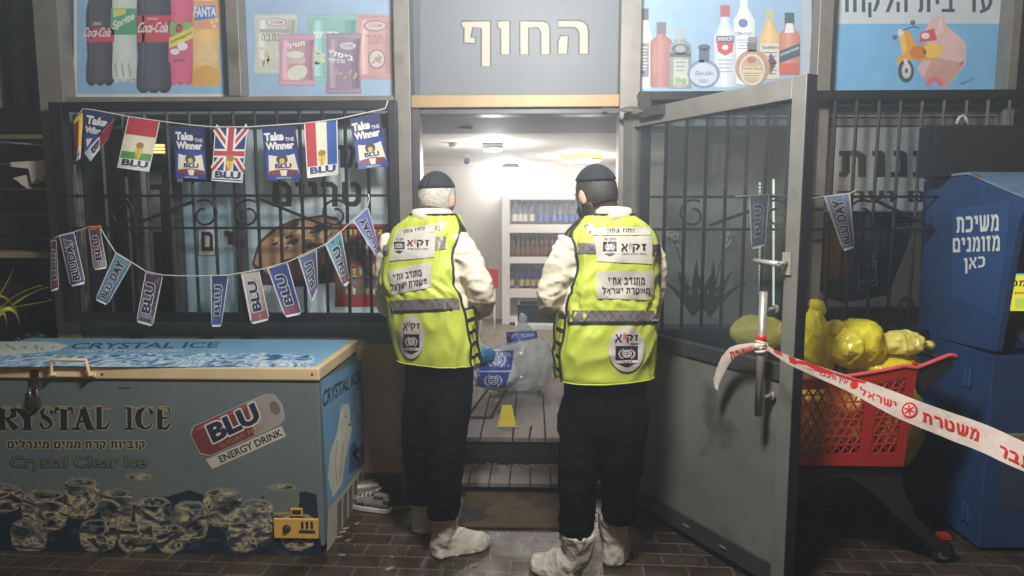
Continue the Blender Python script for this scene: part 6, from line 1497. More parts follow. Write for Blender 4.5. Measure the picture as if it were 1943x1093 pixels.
# ------------------------------------------------------------------ police tape
K0 = dpt(hu, PL(1447, 657, dpt(0, 0, 0.08), DN).z, 0.095)
P1 = PY(1943, 864, 1.52); tn = (P1 - K0).cross(Vector((0, 0, 1))).normalized()
tp = thing('police_tape', 'red and white police tape tied to the door handle with hebrew writing', 'tape', K0)
def tfn(x, y, l):
    q = PL(x, y, K0, tn); a = (x - 1455) / 490.0
    return q + tn * (0.008 * math.sin(a * 9 + y * 0.02)) - tn * l * (1 if tn.dot(P1 - CAM) > 0 else -1)
TPW = plastic_sheet('tape_white', (226, 208, 196), 0.35, 0.25); TPR = M('tape_red', (200, 44, 40), 0.35, var=0.08)
top = [(1458, 655), (1470, 662), (1501, 675), (1560, 697), (1613, 716), (1660, 730), (1712, 747), (1760, 765), (1805, 783), (1870, 808), (1943, 837), (2060, 884), (2300, 980)]
bot = [(1458, 664), (1470, 672), (1501, 692), (1560, 722), (1613, 747), (1660, 770), (1712, 795), (1760, 817), (1805, 838), (1870, 862), (1943, 892), (2060, 944), (2300, 1052)]
p = Pic(tfn, 0.0003); rows = []
for i in range(len(top) - 1):
    for j in range(4):
        u = j / 4; rows.append([bil([top[i], top[i + 1], bot[i + 1], bot[i]], u, v / 4) for v in range(5)])
rows.append([bil([top[-1], top[-1], bot[-1], bot[-1]], 0, v / 4) for v in range(5)])
p.grid([[tfn(x, y, 0) for x, y in r] for r in rows], TPW); p.up()
p.poly([(1470, 662), (1486, 668), (1490, 676), (1474, 670)], TPR); p.poly([(1500, 675), (1540, 689), (1580, 706), (1578, 712), (1540, 702), (1502, 688)], TPR); p.poly([(1580, 706), (1640, 724), (1638, 728), (1580, 711)], TPR); p.up()
p.text('אין מעבר', [(1552, 702), (1606, 722), (1604, 732), (1550, 712)], TPR, 0.02)
p.ell(1617, 730, 8, 8, TPR, 14); p.text('ישראל', [(1628, 733), (1706, 758), (1706, 777), (1630, 748)], TPR, 0.035)
p.ell(1731, 778, 15, 15, TPR, 22); p.up(); p.ell(1731, 778, 11.5, 11.5, TPW, 22); p.up()
for i in range(3): a = i * math.pi / 3 + 0.4; p.line([(1731 - 10 * math.cos(a), 778 - 10 * math.sin(a)), (1731 + 10 * math.cos(a), 778 + 10 * math.sin(a))], 3, TPR)
p.text('משטרת', [(1755, 781), (1854, 816), (1852, 838), (1754, 799)], TPR, 0.045)
p.text('אין מעבר', [(1898, 844), (2060, 908), (2056, 936), (1895, 868)], TPR, 0.045)
p.build('ribbon', tp, solid=0.0)
k = MB(); L = []
for x, y, w_, tw in ((1448, 656, 13, 0), (1425, 658, 14, 3), (1402, 662, 16, 5), (1388, 668, 17, 8), (1374, 684, 15, 9), (1364, 705, 11, 9), (1357, 724, 9, 7), (1358, 738, 5, 4)):
    cpt = dpt(hu, 0, 0.085); L.append([PL(x - tw * 0.5, y - w_ / 2, cpt, DN), PL(x, y, cpt + DN * 0.012, DN), PL(x + tw, y + w_ / 2, cpt, DN)])
k.grid(L, TPW); k.build('loose_end', tp)
p = Pic(lambda x, y, l: PL(x, y, dpt(hu, 0, 0.098), DN), 0.0); p.text('משטרת', [(1384, 668), (1436, 653), (1440, 661), (1386, 678)], TPR, 0.02); p.build('tail_print', tp)
k = MB()
for i in range(4):
    z = K0.z + 0.012 - i * 0.010; k.tube([dpt(hu, z, 0.075) + (DU * math.cos(a) + DN * math.sin(a)) * (0.020 + 0.0015 * (i % 2)) + Vector((0, 0, 0.006 * math.sin(a + i))) for a in [j * math.pi / 6 for j in range(13)]], 0.006, TPW if i else TPW, 6)
k.lathe(dpt(hu, K0.z + 0.018, 0.075), [(0.0185, 0), (0.0185, 0.028)], TPR, 14); k.ball(K0 + Vector((0, 0, 0.0)), (0.018, 0.012, 0.014), TPW, 10, 7); k.build('knot', tp)

# ------------------------------------------------------------------ shoes and a stick by the freezer
GRS = M('shoe_grey', (120, 116, 110), 0.7, var=0.3, vs=30); WHS = M('shoe_white', (190, 184, 172), 0.6, var=0.12, vs=12); DKS = M('shoe_dark', (44, 42, 42), 0.7)
def shoe(label, c, rz, roll):
    t = thing('sneaker', label, 'shoe', c, rz); Wm = WM[t.name] @ Matrix.Rotation(roll, 4, 'Y')
    G = lambda x, y, z: Wm @ Vector((x, y, z))
    k = MB(); O = [(-0.035, 0.0), (-0.04, 0.06), (-0.045, 0.16), (-0.035, 0.23), (0, 0.26), (0.035, 0.23), (0.045, 0.16), (0.035, 0.06), (0.035, 0.0), (0, -0.015)]
    k.prism([G(x, y, 0.002) for x, y in O], G(0, 0, 0.026) - G(0, 0, 0), WHS); k.build('sole', t, bevel=0.004)
    rings = []
    for y, w2, h2 in ((-0.008, 0.02, 0.07), (0.02, 0.032, 0.085), (0.08, 0.034, 0.08), (0.13, 0.038, 0.068), (0.18, 0.038, 0.05), (0.23, 0.03, 0.038), (0.25, 0.012, 0.03)):
        rings.append([G(w2 * math.cos(a), y, 0.029 + h2 * max(0, math.sin(a)) * 0.9) for a in [j * math.pi / 10 for j in range(11)]] + [G(-w2 * 0.5, y, 0.029), G(w2 * 0.5, y, 0.029)])
    k = MB(); k.loft(rings, GRS, mfn=lambda i, j: DKS if (i + j) % 4 == 0 else GRS); k.build('upper', t)
    k = MB()
    for i in range(4): y = 0.10 + i * 0.025; k.tube([G(-0.026, y, 0.088 - i * 0.008), G(0, y + 0.01, 0.103 - i * 0.011), G(0.026, y, 0.088 - i * 0.008)], 0.004, WHS, 6)
    k.tube([G(0.0, 0.09, 0.108), G(0.03, 0.06, 0.118), G(0.045, 0.09, 0.09), G(0.02, 0.10, 0.10)], 0.003, WHS, 6); k.build('laces', t)
c = PZ(738, 972); shoe('grey and white sneaker lying flat nearest the first man', (c.x, c.y, 0), R(72), 0)
c = PZ(715, 965); shoe('grey and white sneaker tipped on its side behind the other by the freezer', (c.x - 0.02, c.y + 0.13, 0.045), R(115), R(70))
k = MB(); a, c = PZ(738, 969, 0.005), PZ(778, 961, 0.005); k.tube([a, a.lerp(c, 0.5) + Vector((0, 0, 0.002)), c], 0.004, M('pale_stick', (190, 164, 120), 0.7), 6); tag(k.build('stick', loc=a), 'thin pale wooden stick on the pavers by the sneakers', 'stick')
# litter
k = MB(); rl = random.Random(9)
for i in range(26):
    q = PZ(rl.uniform(640, 1010), rl.uniform(958, 1080), 0.002); s_ = rl.uniform(0.006, 0.02); a = rl.uniform(0, 6)
    k.obox(q + Vector((0, 0, 0.001)), (s_ * math.cos(a), s_ * math.sin(a), 0), (-s_ * .5 * math.sin(a), s_ * .5 * math.cos(a), 0), (0, 0, 0.0012), M('litter_pale', (130, 118, 98), 0.8, var=0.3))
tag(k.build('litter'), 'small pale scraps and leaf bits scattered on the pavers', 'litter', kind='stuff')
# ------------------------------------------------------------------ the two men
HIV = M('hi_vis_yellow', (172, 184, 64), 0.55, var=0.06, vs=5, bump=0.6, bs=9)
REF = M('reflective_grey', (118, 114, 112), 0.35, 0.2, var=0.15, vs=40, bump=0.3, bs=90)
PIPE = M('black_piping', (22, 22, 24), 0.6, var=0.1)
SHIRT = M('cream_shirt', (214, 204, 180), 0.75, var=0.05, vs=6, bump=0.3, bs=16)
TROU = M('black_trousers', (11, 11, 12), 0.85, var=0.2, vs=6, bump=0.35, bs=22, spec=0.05)
SKIN = M('skin', (196, 148, 122), 0.5, var=0.08, vs=18)
BOOT = plastic_sheet('shoe_cover', (206, 200, 186), 0.25, 0.25, 0.9, 30)
PLATE = M('clear_plate', (186, 180, 170), 0.22, var=0.08, vs=10, bump=0.35, bs=18, coat=0.4)
INK = ink(26, 28, 38)
GREYH = M('grey_hair', (168, 162, 150), 0.7, var=0.25, vs=60, bump=0.5, bs=160); DARKH = M('dark_hair', (44, 38, 34), 0.6, var=0.3, vs=60, bump=0.5, bs=160)
KIP = M('black_knit', (22, 23, 28), 0.85, var=0.25, vs=40, bump=0.5, bs=170)
GLV = film('pale_glove', (214, 232, 220), rough=0.25, gloss=0.5, milk=((176, 206, 186), 0.55))

def cat(rows, t):
    """Catmull-Rom through rows [(key, a, b, ...)], descending or ascending key."""
    rows = sorted(rows)
    if t <= rows[0][0]: return rows[0][1:]
    if t >= rows[-1][0]: return rows[-1][1:]
    i = max(j for j in range(len(rows)) if rows[j][0] <= t); i = min(i, len(rows) - 2)
    p1, p2 = rows[i], rows[i + 1]; p0, p3 = rows[max(i - 1, 0)], rows[min(i + 2, len(rows) - 1)]
    u = (t - p1[0]) / (p2[0] - p1[0]); out = []
    for k in range(1, len(p1)):
        m1 = (p2[k] - p0[k]) / max(1e-6, p2[0] - p0[0]) * (p2[0] - p1[0]); m2 = (p3[k] - p1[k]) / max(1e-6, p3[0] - p1[0]) * (p2[0] - p1[0])
        out.append((2 * u**3 - 3 * u**2 + 1) * p1[k] + (u**3 - 2 * u**2 + u) * m1 + (-2 * u**3 + 3 * u**2) * p2[k] + (u**3 - u**2) * m2)
    return out
def hand(k, mat, wr, d, nrm, side, grow=0.0):
    """Palm, four bent fingers and a thumb. d points to the fingertips, nrm out of the back of the hand."""
    d = d.normalized(); x = d.cross(nrm).normalized() * side; n = x.cross(d).normalized() * side
    Q = Matrix((x, d, n)).transposed()
    k.ball(wr + d * 0.05, (0.040 + grow, 0.052, 0.014 + grow), mat, 14, 9, Q)
    k.tube([wr - d * 0.04, wr + d * 0.02], [0.026 + grow, 0.024 + grow], mat, 10)
    for i, L in enumerate((0.066, 0.076, 0.070, 0.054)):
        b0 = wr + d * 0.088 + x * (0.033 - i * 0.022); r = 0.0085 + grow
        c1 = b0 + (d * 0.9 - n * 0.35 + x * (0.08 - 0.05 * i)) * L * 0.45; c2 = c1 + (d * 0.55 - n * 0.8) * L * 0.32; c3 = c2 + (d * 0.1 - n * 0.98) * L * 0.26
        k.tube([b0 - d * 0.02, b0, c1, c2, c3], [r * 1.05, r, r * 0.95, r * 0.88, r * 0.7], mat, 8)
    b0 = wr + d * 0.025 + x * 0.032; c1 = b0 + (x * 0.75 + d * 0.6 - n * 0.3) * 0.035; c2 = c1 + (x * 0.3 + d * 0.85 - n * 0.45) * 0.03
    k.tube([b0 - x * 0.012, b0, c1, c2], [0.012 + grow, 0.011 + grow, 0.0095 + grow, 0.0075 + grow], mat, 8)

def person(label, Y0, rz, prof, arms, legs, feet, head, gloves):
    zc = lambda py, Y=Y0: PY(971, py, Y).z
    base = PY((prof[-1][1] + prof[-1][2]) / 2, prof[-1][0], Y0)
    root = thing('person', label, 'person', (base.x, Y0, 0), rz)
    c_, s_ = math.cos(rz), math.sin(rz)
    rot = lambda x, y: Vector((x * c_ - y * s_, x * s_ + y * c_, 0))
    rows = []
    for py, xl, xr in prof:
        L, Rr = PY(xl, py, Y0), PY(xr, py, Y0); hw = (Rr.x - L.x) / 2 * 0.95
        rows.append((zc(py), (L.x + Rr.x) / 2, hw / math.sqrt(c_ * c_ + 0.40 * s_ * s_)))
    zs = [r[0] for r in rows]; zh, zn = min(zs), max(zs)
    sd = base.x * 3.1; zbelt = zc(head['waist'] - 28)
    def T(phi, z, off=0.0, fold=1.0):
        cx, a = cat(rows, z); u = (z - zh) / (zn - zh)
        bdep = a * (0.66 - 0.10 * max(0, u - 0.75) / 0.25) if u < 0.9 else a * (0.60 + 0.3 * (u - 0.9) / 0.1)
        sp_, cp = math.sin(phi), math.cos(phi); e = 0.82
        x = (a + off) * math.copysign(abs(sp_) ** e, sp_); y = -(bdep + off) * math.copysign(abs(cp) ** e, cp)
        w_ = fold * (0.010 * noise.noise(Vector((phi * 1.3 + sd, z * 7 - phi * 2.0, sd))) + 0.011 * (0.5 - abs(noise.noise(Vector((phi * 2.2 + sd + z * 3, z * 8 - phi * 2, 2.0 + sd)))) * 2))
        w_ += fold * 0.015 * math.exp(-((z - zbelt) / 0.06) ** 2) * (0.5 - abs(noise.noise(Vector((phi * 2.5 + sd, z * 26 + phi * 4, sd * 2)))) * 2)
        k_ = 1 + w_ / max(a, 0.05)
        lean = 0.02 * u * u
        p_ = rot(x * k_, y * k_ + lean)
        return Vector((cx + p_.x, Y0 + p_.y, z))
    NZ = 72
    zv = zc(prof[0][0] + 3)
    zl = [zh + (zv - zh) * i / NZ for i in range(NZ + 1)]
    # --- trousers
    k = MB()
    hp_ = []
    for t, f in ((0.06, 0.86), (0.0, 0.93), (-0.06, 0.94), (-0.14, 0.93), (-0.22, 0.88), (-0.27, 0.72)):
        z = zh + t; P = [T(2 * math.pi * j / 28, zh, -0.012, 0) for j in range(28)]; cm = sum(P, Vector()) / 28
        hp_.append([Vector((cm.x + (q.x - cm.x) * f, cm.y + (q.y - cm.y) * f, z)) for q in P])
    k.loft(hp_[::-1], TROU)
    for Lg in legs:
        dn = [cat([(-r[1], r[0], r[2], r[3]) for r in Lg], -(Lg[0][1] + (Lg[-1][1] - Lg[0][1]) * i / 22)) for i in range(23)]
        rr = []
        for i, (px, rad, Y) in enumerate(dn):
            py = Lg[0][1] + (Lg[-1][1] - Lg[0][1]) * i / 22; c = PY(px, py, Y); r = rad * Y / FPX
            rr.append([c + Vector((r * math.cos(a), r * 1.12 * math.sin(a), 0)) for a in [2 * math.pi * j / 20 for j in range(20)]])
        k.loft(rr[::-1], TROU)
    tro = baked(k, 'trousers', [('REMESH', dict(mode='VOXEL', voxel_size=0.013)), ('SMOOTH', dict(factor=0.6, iterations=8))], root)
    zk = zc(legs[0][0][1] + 0.55 * (legs[0][-1][1] - legs[0][0][1])); za_ = zc(legs[0][-1][1])
    Iw = WM[root.name]
    def kf(co): z = (Iw @ co).z; return 0.35 + 0.9 * math.exp(-((z - zk) / 0.13) ** 2) + 1.0 * math.exp(-((z - za_) / 0.12) ** 2)
    wrinkle(tro, 0.011, 8.0, sd, True, (1, 1, 2.2), kf)
    # --- shirt
    k = MB()
    k.loft([[T(2 * math.pi * j / 40, z, -0.016, 0.3) for j in range(40)] for z in [zh + 0.02 + (zn - 0.012 - zh - 0.02) * i / 30 for i in range(31)]], SHIRT)
    for A in arms:
        P = [PY(a, b_, Y) for a, b_, Y, r in A[:-1]]; Rd = [q[3] * 0.9 for q in A[:-1]]
        m_ = []; rm = []
        for i in range(len(P) - 1):
            for u in (0, 0.25, 0.5, 0.75):
                m_.append(cat([(j, P[j].x, P[j].y, P[j].z, Rd[j]) for j in range(len(P))], i + u))
        m_.append((P[-1].x, P[-1].y, P[-1].z, Rd[-1]))
        k.tube([q[:3] for q in m_], [q[3] for q in m_], SHIRT, 16)
    nk = PY(head['neck'][0], head['neck'][1], Y0 + 0.005)
    shirt = baked(k, 'shirt', [('REMESH', dict(mode='VOXEL', voxel_size=0.009)), ('SMOOTH', dict(factor=0.5, iterations=5))], root)
    wrinkle(shirt, 0.011, 6.5, sd + 4, True, (1, 1, 1.6), lambda co: 1.0)
    crease(shirt, 0.0055, 9, sd + 9, (1, 1, 1.7), 0.45); wrinkle(shirt, 0.003, 20, sd + 2, True, (1, 1, 1.8))
    k = MB()       # collar
    for off, z0_, z1_, tl in ((0.0, -0.03, 0.030, 0.010), (0.008, 0.030, -0.034, 0.0)):
        k.grid([[nk + Vector(((0.080 + off + (0.006 if off and u else 0)) * math.cos(a), (0.080 + off) * math.sin(a) + 0.006, (z0_ + (z1_ - z0_) * u) + 0.012 * -math.sin(a) * 1.0)) for a in [2 * math.pi * j / 30 for j in range(31)]] for u in (0, 0.5, 1)], SHIRT)
    k.build('collar', shirt, solid=0.002)
    # --- vest: back and front panels, side straps
    eb = head['edge']
    def edge(py_z, side): 
        r = cat([(zc(py), l, rr) for py, l, rr in eb], py_z); return R(r[0] if side < 0 else r[1])
    NP = 64
    vk = MB()
    vk.grid([[T(-edge(z, -1) + (edge(z, -1) + edge(z, 1)) * j / NP, z, 0.006) for j in range(NP + 1)] for z in zl], HIV)
    vb = bvh_of(vk)
    vk.grid([[T(math.pi - edge(z, 1) * 0.98 + (edge(z, -1) + edge(z, 1)) * 0.98 * j / NP, z, 0.006) for j in range(NP + 1)] for z in zl], HIV)
    vest = vk.build('vest', root, solid=0.004)
    zw = zc(head['waist'])
    for sg in (-1, 1):
        k = MB()
        zz = [z for z in zl if z <= zw]
        def ph(z, u): e0 = edge(z, sg); e1 = math.pi - edge(z, sg) * 0.98; return sg * (e0 + (e1 - e0) * u)
        pat = lambda i, j: PIPE if (i % 6 in (3, 4) or j == 0) else HIV
        k.grid([[T(ph(z, j / 8), z, 0.0 + 0.003 * math.sin(i * 1.1 + j)) for j in range(9)] for i, z in enumerate(zz)], HIV, mfn=pat)
        k.build('side_strap', vest)
    k = MB()
    for sg in (-1, 1):
        k.tube([T(sg * edge(z, sg), z, 0.009) for z in zl], 0.0055, PIPE, 6); k.tube([T(math.pi - sg * edge(z, sg) * 0.98, z, 0.009) for z in zl], 0.0055, PIPE, 6)
    k.tube([T(-edge(zv, -1) + 2 * edge(zv, 1) * j / 20, zv, 0.009) for j in range(21)], 0.005, PIPE, 6)
    k.tube([T(-edge(zh, -1) + (edge(zh, -1) + edge(zh, 1)) * j / 24, zh + 0.002, 0.008) for j in range(25)], 0.003, HIV, 6)
    k.build('piping', vest)
    # --- what is printed and sewn on the back, plus painted glints
    fn = drape(vb, lambda x, y, l: PY(x, y, Y0 - 0.13))
    p = Pic(fn, 0.0004, 4)
    head['print'](p)
    p.build('back_print', vest)
    # --- body: one continuous figure under the clothes
    k = MB()
    k.loft([[T(2 * math.pi * j / 28, z, -0.04, 0) for j in range(28)] for z in [zh - 0.02 + (zn - 0.03 - zh) * i / 16 for i in range(17)]], SKIN)
    k.loft([[Vector((q.x, q.y, q.z)) for q in ring] for ring in [[sum(r_, Vector()) / 28 + (q - sum(r_, Vector()) / 28) * 0.86 for q in r_] for r_ in hp_[::-1]]], SKIN)
    H = PY(head['c'][0], head['c'][1], head['c'][2]); hy = head['yaw']; tl = head['tilt']
    HM = Matrix.Rotation(hy, 3, 'Z') @ Matrix.Rotation(tl[0], 3, 'X') @ Matrix.Rotation(tl[1], 3, 'Y')
    hp2 = lambda x, y, z: H + HM @ Vector((x, y, z))
    k.ball(H, (0.076, 0.096, 0.104), SKIN, 20, 14, HM); k.ball(hp2(0, 0.035, -0.055), (0.058, 0.066, 0.068), SKIN, 16, 10, HM)
    k.ball(hp2(0, 0.104, -0.018), (0.013, 0.018, 0.02), SKIN, 10, 7, HM); k.tube([hp2(0, 0.094, 0.02), hp2(0, 0.112, -0.02)], [0.009, 0.013], SKIN, 8)
    k.ball(hp2(0, 0.096, -0.055), (0.022, 0.012, 0.007), SKIN, 10, 6, HM); k.ball(hp2(0, 0.092, -0.098), (0.022, 0.018, 0.016), SKIN, 10, 6, HM)
    for sg in (-1, 1):
        k.ball(hp2(sg * 0.080, -0.004, -0.016), (0.010, 0.020, 0.033), SKIN, 12, 9, HM @ Matrix.Rotation(sg * -0.35, 3, 'Z')); k.ball(hp2(sg * 0.030, 0.088, 0.022), (0.02, 0.012, 0.008), SKIN, 8, 6, HM)
    k.tube([nk + Vector((0, 0.01, -0.08)), nk + Vector((0, 0.0, 0.0)), hp2(0, -0.012, -0.06), hp2(0, -0.005, 0)], [0.075, 0.056, 0.056, 0.05], SKIN, 16)
    for A in arms:
        P = [PY(a, b_, Y) for a, b_, Y, r in A]; Rd = [q[3] for q in A]
        k.tube(P[:-1], [r * 0.66 for r in Rd[:-1]], SKIN, 12)
        hand(k, SKIN, P[-2], P[-1] - P[-2], Vector((0, 0, 1)), A[0][4] if len(A[0]) > 4 else (1 if A is arms[0] else -1))
    for Lg, ft in zip(legs, feet):
        P = [PY(px, py, Y) for px, py, rad, Y in Lg]; Rd = [rad * Y / FPX * 0.7 for px, py, rad, Y in Lg]
        an = Vector(ft['ankle']); k.tube(P[:-1] + [an], Rd[:-1] + [0.036], SKIN, 12)
        fd = Vector(ft['toe']) - Vector(ft['heel']); fd.z = 0; Qf = Matrix.Rotation(math.atan2(-fd.x, fd.y), 3, 'Z'); mid = (Vector(ft['toe']) + Vector(ft['heel'])) / 2
        k.ball(mid + Vector((0, 0, 0.045)), (0.036, fd.length * 0.42, 0.034), SKIN, 12, 8, Qf); k.tube([an, Vector(ft['heel']).lerp(Vector(ft['toe']), 0.25) + Vector((0, 0, 0.05))], [0.036, 0.034], SKIN, 10)
    body = baked(k, 'body', [('REMESH', dict(mode='VOXEL', voxel_size=0.0055)), ('SMOOTH', dict(factor=0.5, iterations=2))], root)
    k = MB()
    for sg in (-1, 1): k.ball(hp2(sg * 0.030, 0.089, 0.010), 0.011, M('eye_white', (220, 214, 206), 0.2), 10, 7); k.ball(hp2(sg * 0.030, 0.0975, 0.010), 0.005, M('iris', (60, 44, 34), 0.2), 8, 6)
    k.build('eyes', body)
    if gloves:
        for A in arms:
            k = MB(); P = [PY(a, b_, Y) for a, b_, Y, r in A[-2:]] if False else [PY(q[0], q[1], q[2]) for q in A[-2:]]
            hand(k, GLV, P[0], P[1] - P[0], Vector((0, 0, 1)), 1 if A is arms[0] else -1, 0.003)
            pr = [PY(q[0], q[1], q[2]) for q in A[-3:]]; d_ = (pr[1] - pr[0]).normalized(); k.tube([pr[1] - d_ * 0.10, pr[1] - d_ * 0.05, pr[1] + d_ * 0.01], [0.054, 0.05, 0.032], GLV, 16)
            g_ = baked(k, 'glove', [('REMESH', dict(mode='VOXEL', voxel_size=0.006)), ('SMOOTH', dict(factor=0.5, iterations=2))], root); wrinkle(g_, 0.004, 30, sd)
    # --- hair, kippa
    def cap(mat, t0, t1, p0, p1, sx, sy, sz, n=24, nr=10, up=0.0, jit=0.0):
        g_ = []
        for i in range(nr + 1):
            t = R(t0 + (t1 - t0) * i / nr); row = []
            for j in range(n + 1):
                a = R(p0 + (p1 - p0) * j / n) - math.pi / 2
                q = Vector((sx * math.sin(t) * math.cos(a), sy * math.sin(t) * math.sin(a), sz * math.cos(t) + up))
                if jit: q *= 1 + jit * noise.noise(q * 60)
                row.append(hp2(*q))
            g_.append(row)
        return g_
    k = MB(); k.grid(cap(head['hair'], *head['hairr'], 0.0785, 0.0985, 0.1065, jit=0.03), head['hair']); k.build('hair', body, solid=0.004)
    if head.get('beard'):
        k = MB(); g_ = []
        for i in range(9):
            v = i / 8; row = []
            for j in range(21):
                a = R(-118 + 236 * j / 20); rx = 0.078 - 0.02 * v; ry = 0.10 + 0.012 * v
                q = Vector((rx * math.sin(a), 0.012 + ry * math.cos(a) * (1.02 - 0.06 * v), -0.045 - 0.10 * v)); q *= 1 + 0.05 * noise.noise(q * 50); row.append(hp2(*q))
            g_.append(row)
        k.grid(g_, head['hair']); k.tube([hp2(-0.079, 0.018, 0.0), hp2(-0.084, 0.02, -0.05), hp2(-0.08, 0.024, -0.095)], [0.009, 0.011, 0.005], head['hair'], 8); k.build('beard', body, solid=0.006)
    kt = head['kip']
    k = MB(); HM0 = HM; HM = HM0 @ Matrix.Rotation(R(kt[2]), 3, 'X')
    k.grid(cap(KIP, 1, kt[0], 0, 360, kt[1] * 0.0795, kt[1] * 0.0995, kt[1] * 0.110, 32, 10), KIP)
    rim = cap(KIP, kt[0], kt[0], 0, 360, kt[1] * 0.0795, kt[1] * 0.0995, kt[1] * 0.110, 32, 1)[0]
    k.tube(rim, 0.0016, KIP, 6, caps=False); k.build('kippa', root, solid=0.003); HM = HM0
    # --- overshoes
    for ft in feet:
        hl, te, an = Vector(ft['heel']), Vector(ft['toe']), Vector(ft['ankle']); fd = te - hl; fd.z = 0; L_ = fd.length; fu = fd.normalized(); sdv = Vector((fu.y, -fu.x, 0))
        k = MB(); rr = []
        for u, w_, h_ in ((-0.02, 0.028, 0.07), (0.03, 0.046, 0.11), (0.16, 0.054, 0.155), (0.34, 0.055, 0.135), (0.52, 0.056, 0.10), (0.72, 0.056, 0.078), (0.9, 0.046, 0.06), (1.0, 0.02, 0.04)):
            c = hl + fu * L_ * u
            rr.append([c + sdv * (w_ * math.cos(a)) + Vector((0, 0, 0.006 + (h_ * math.sin(a) if math.sin(a) > 0 else 0.0))) for a in [2 * math.pi * j / 18 for j in range(18)]])
        k.loft(rr, BOOT)
        top_ = an + Vector((0, 0, ft['h'])); b0 = hl + fu * L_ * 0.2 + Vector((0, 0, 0.06))
        k.tube([b0, b0.lerp(an, 0.6), an, top_], [0.056, 0.058, 0.052 + 0.3 * (ft['r'] - 0.056), ft['r']], BOOT, 18)
        o = baked(k, 'shoe_cover', [('REMESH', dict(mode='VOXEL', voxel_size=0.006)), ('SMOOTH', dict(factor=0.5, iterations=4))], root)
        wrinkle(o, 0.008, 10, sd + hl.x * 9, True, (1, 1, 0.6)); crease(o, 0.0042, 15, sd + 2, (1, 1, 0.45), 0.4); crease(o, 0.0014, 40, sd + 5, (1, 1, 0.5), 0.4)
        for v in o.data.vertices:
            q = WM[root.name] @ v.co
            if q.z < 0.004: v.co.z += 0.004 - q.z
    return root

def zaka_badge(p, cx, cy, rx, ry, sub=True):
    p.ell(cx, cy, rx, ry, PLATE, 30); p.up(2)
    def star(t, q): p.text('זק', q[0], INK); 
    w_ = rx * 0.64
    p.text('זק', (cx - rx * 0.02, cy - ry * 0.64, cx + w_, cy - ry * 0.30), INK); p.text('א', (cx - w_, cy - ry * 0.64, cx - rx * 0.26, cy - ry * 0.30), INK)
    fl = ink(190, 50, 60); p.line([(cx - rx * 0.17, cy - ry * 0.46), (cx - rx * 0.15, cy - ry * 0.64), (cx - rx * 0.10, cy - ry * 0.72)], [rx * 0.05, rx * 0.10, rx * 0.03], fl); p.line([(cx - rx * 0.08, cy - ry * 0.44), (cx - rx * 0.06, cy - ry * 0.58), (cx - rx * 0.03, cy - ry * 0.66)], [rx * 0.04, rx * 0.07, rx * 0.02], fl)
    p.rect(cx - w_, cy - ry * 0.26, cx + w_, cy - ry * 0.22, INK)
    shield(p, cx, cy + ry * 0.20, w_ * 0.98, ry * 0.34); 
def shield(p, cx, cy, w_, h_):
    p.quad([(cx - w_, cy - h_), (cx + w_, cy - h_), (cx + w_, cy + h_ * 0.85), (cx - w_, cy + h_ * 0.85)], INK, 6, 6)
    p.quad([(cx - w_, cy + h_ * 0.88), (cx + w_, cy + h_ * 0.88), (cx + w_, cy + h_ * 1.22), (cx - w_, cy + h_ * 1.22)], ink(196, 186, 176), 5, 2)
    p.poly([(cx - w_ * 0.9, cy + h_ * 1.25), (cx + w_ * 0.9, cy + h_ * 1.25), (cx + w_ * 0.3, cy + h_ * 1.6), (cx, cy + h_ * 1.75), (cx - w_ * 0.3, cy + h_ * 1.6)], INK); p.up(2)
    emblem(p, cx, cy + h_ * 0.05, w_ * 0.95, h_ * 0.9, ink(206, 200, 196)); p.text('זכר', (cx - w_ * 0.5, cy + h_ * 0.95, cx + w_ * 0.5, cy + h_ * 1.14), INK)
def logo(p, x0, y0, x1, y1, sub):
    w_ = x1 - x0
    p.text('זק', (x0 + w_ * 0.44, y0, x1, y1 + (y1 - y0) * 0.12), INK); p.text('א', (x0, y0, x0 + w_ * 0.26, y1), INK)
    fl = ink(196, 50, 60); p.line([(x0 + w_ * 0.32, y0 + (y1 - y0) * 0.7), (x0 + w_ * 0.33, y0 + 1), (x0 + w_ * 0.36, y0 - 3)], [1, 2.2, 0.6], fl); p.line([(x0 + w_ * 0.385, y0 + (y1 - y0) * 0.6), (x0 + w_ * 0.395, y0 + 2), (x0 + w_ * 0.41, y0 - 1)], [0.8, 1.6, 0.5], fl)
    p.text('איתור חילוץ והצלה', sub, INK)
def cross_hatch(p, q, n, col, wd):
    for i in range(n):
        for a, c in (((i / n, 0), ((i + 1) / n, 1)), ((i / n, 1), ((i + 1) / n, 0))):
            A = [bil(q, a[0] + (c[0] - a[0]) * t / 4, a[1] + (c[1] - a[1]) * t / 4) for t in range(5)]; p.line(A, wd, col)
HAT = M('hatch_dark', (92, 86, 84), 0.4, 0.2)
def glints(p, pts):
    for a in pts: p.line(a, [0.3, 1.6, 0.4], ink(226, 222, 210, 0.2))  # highlights painted on the plates as pale strokes
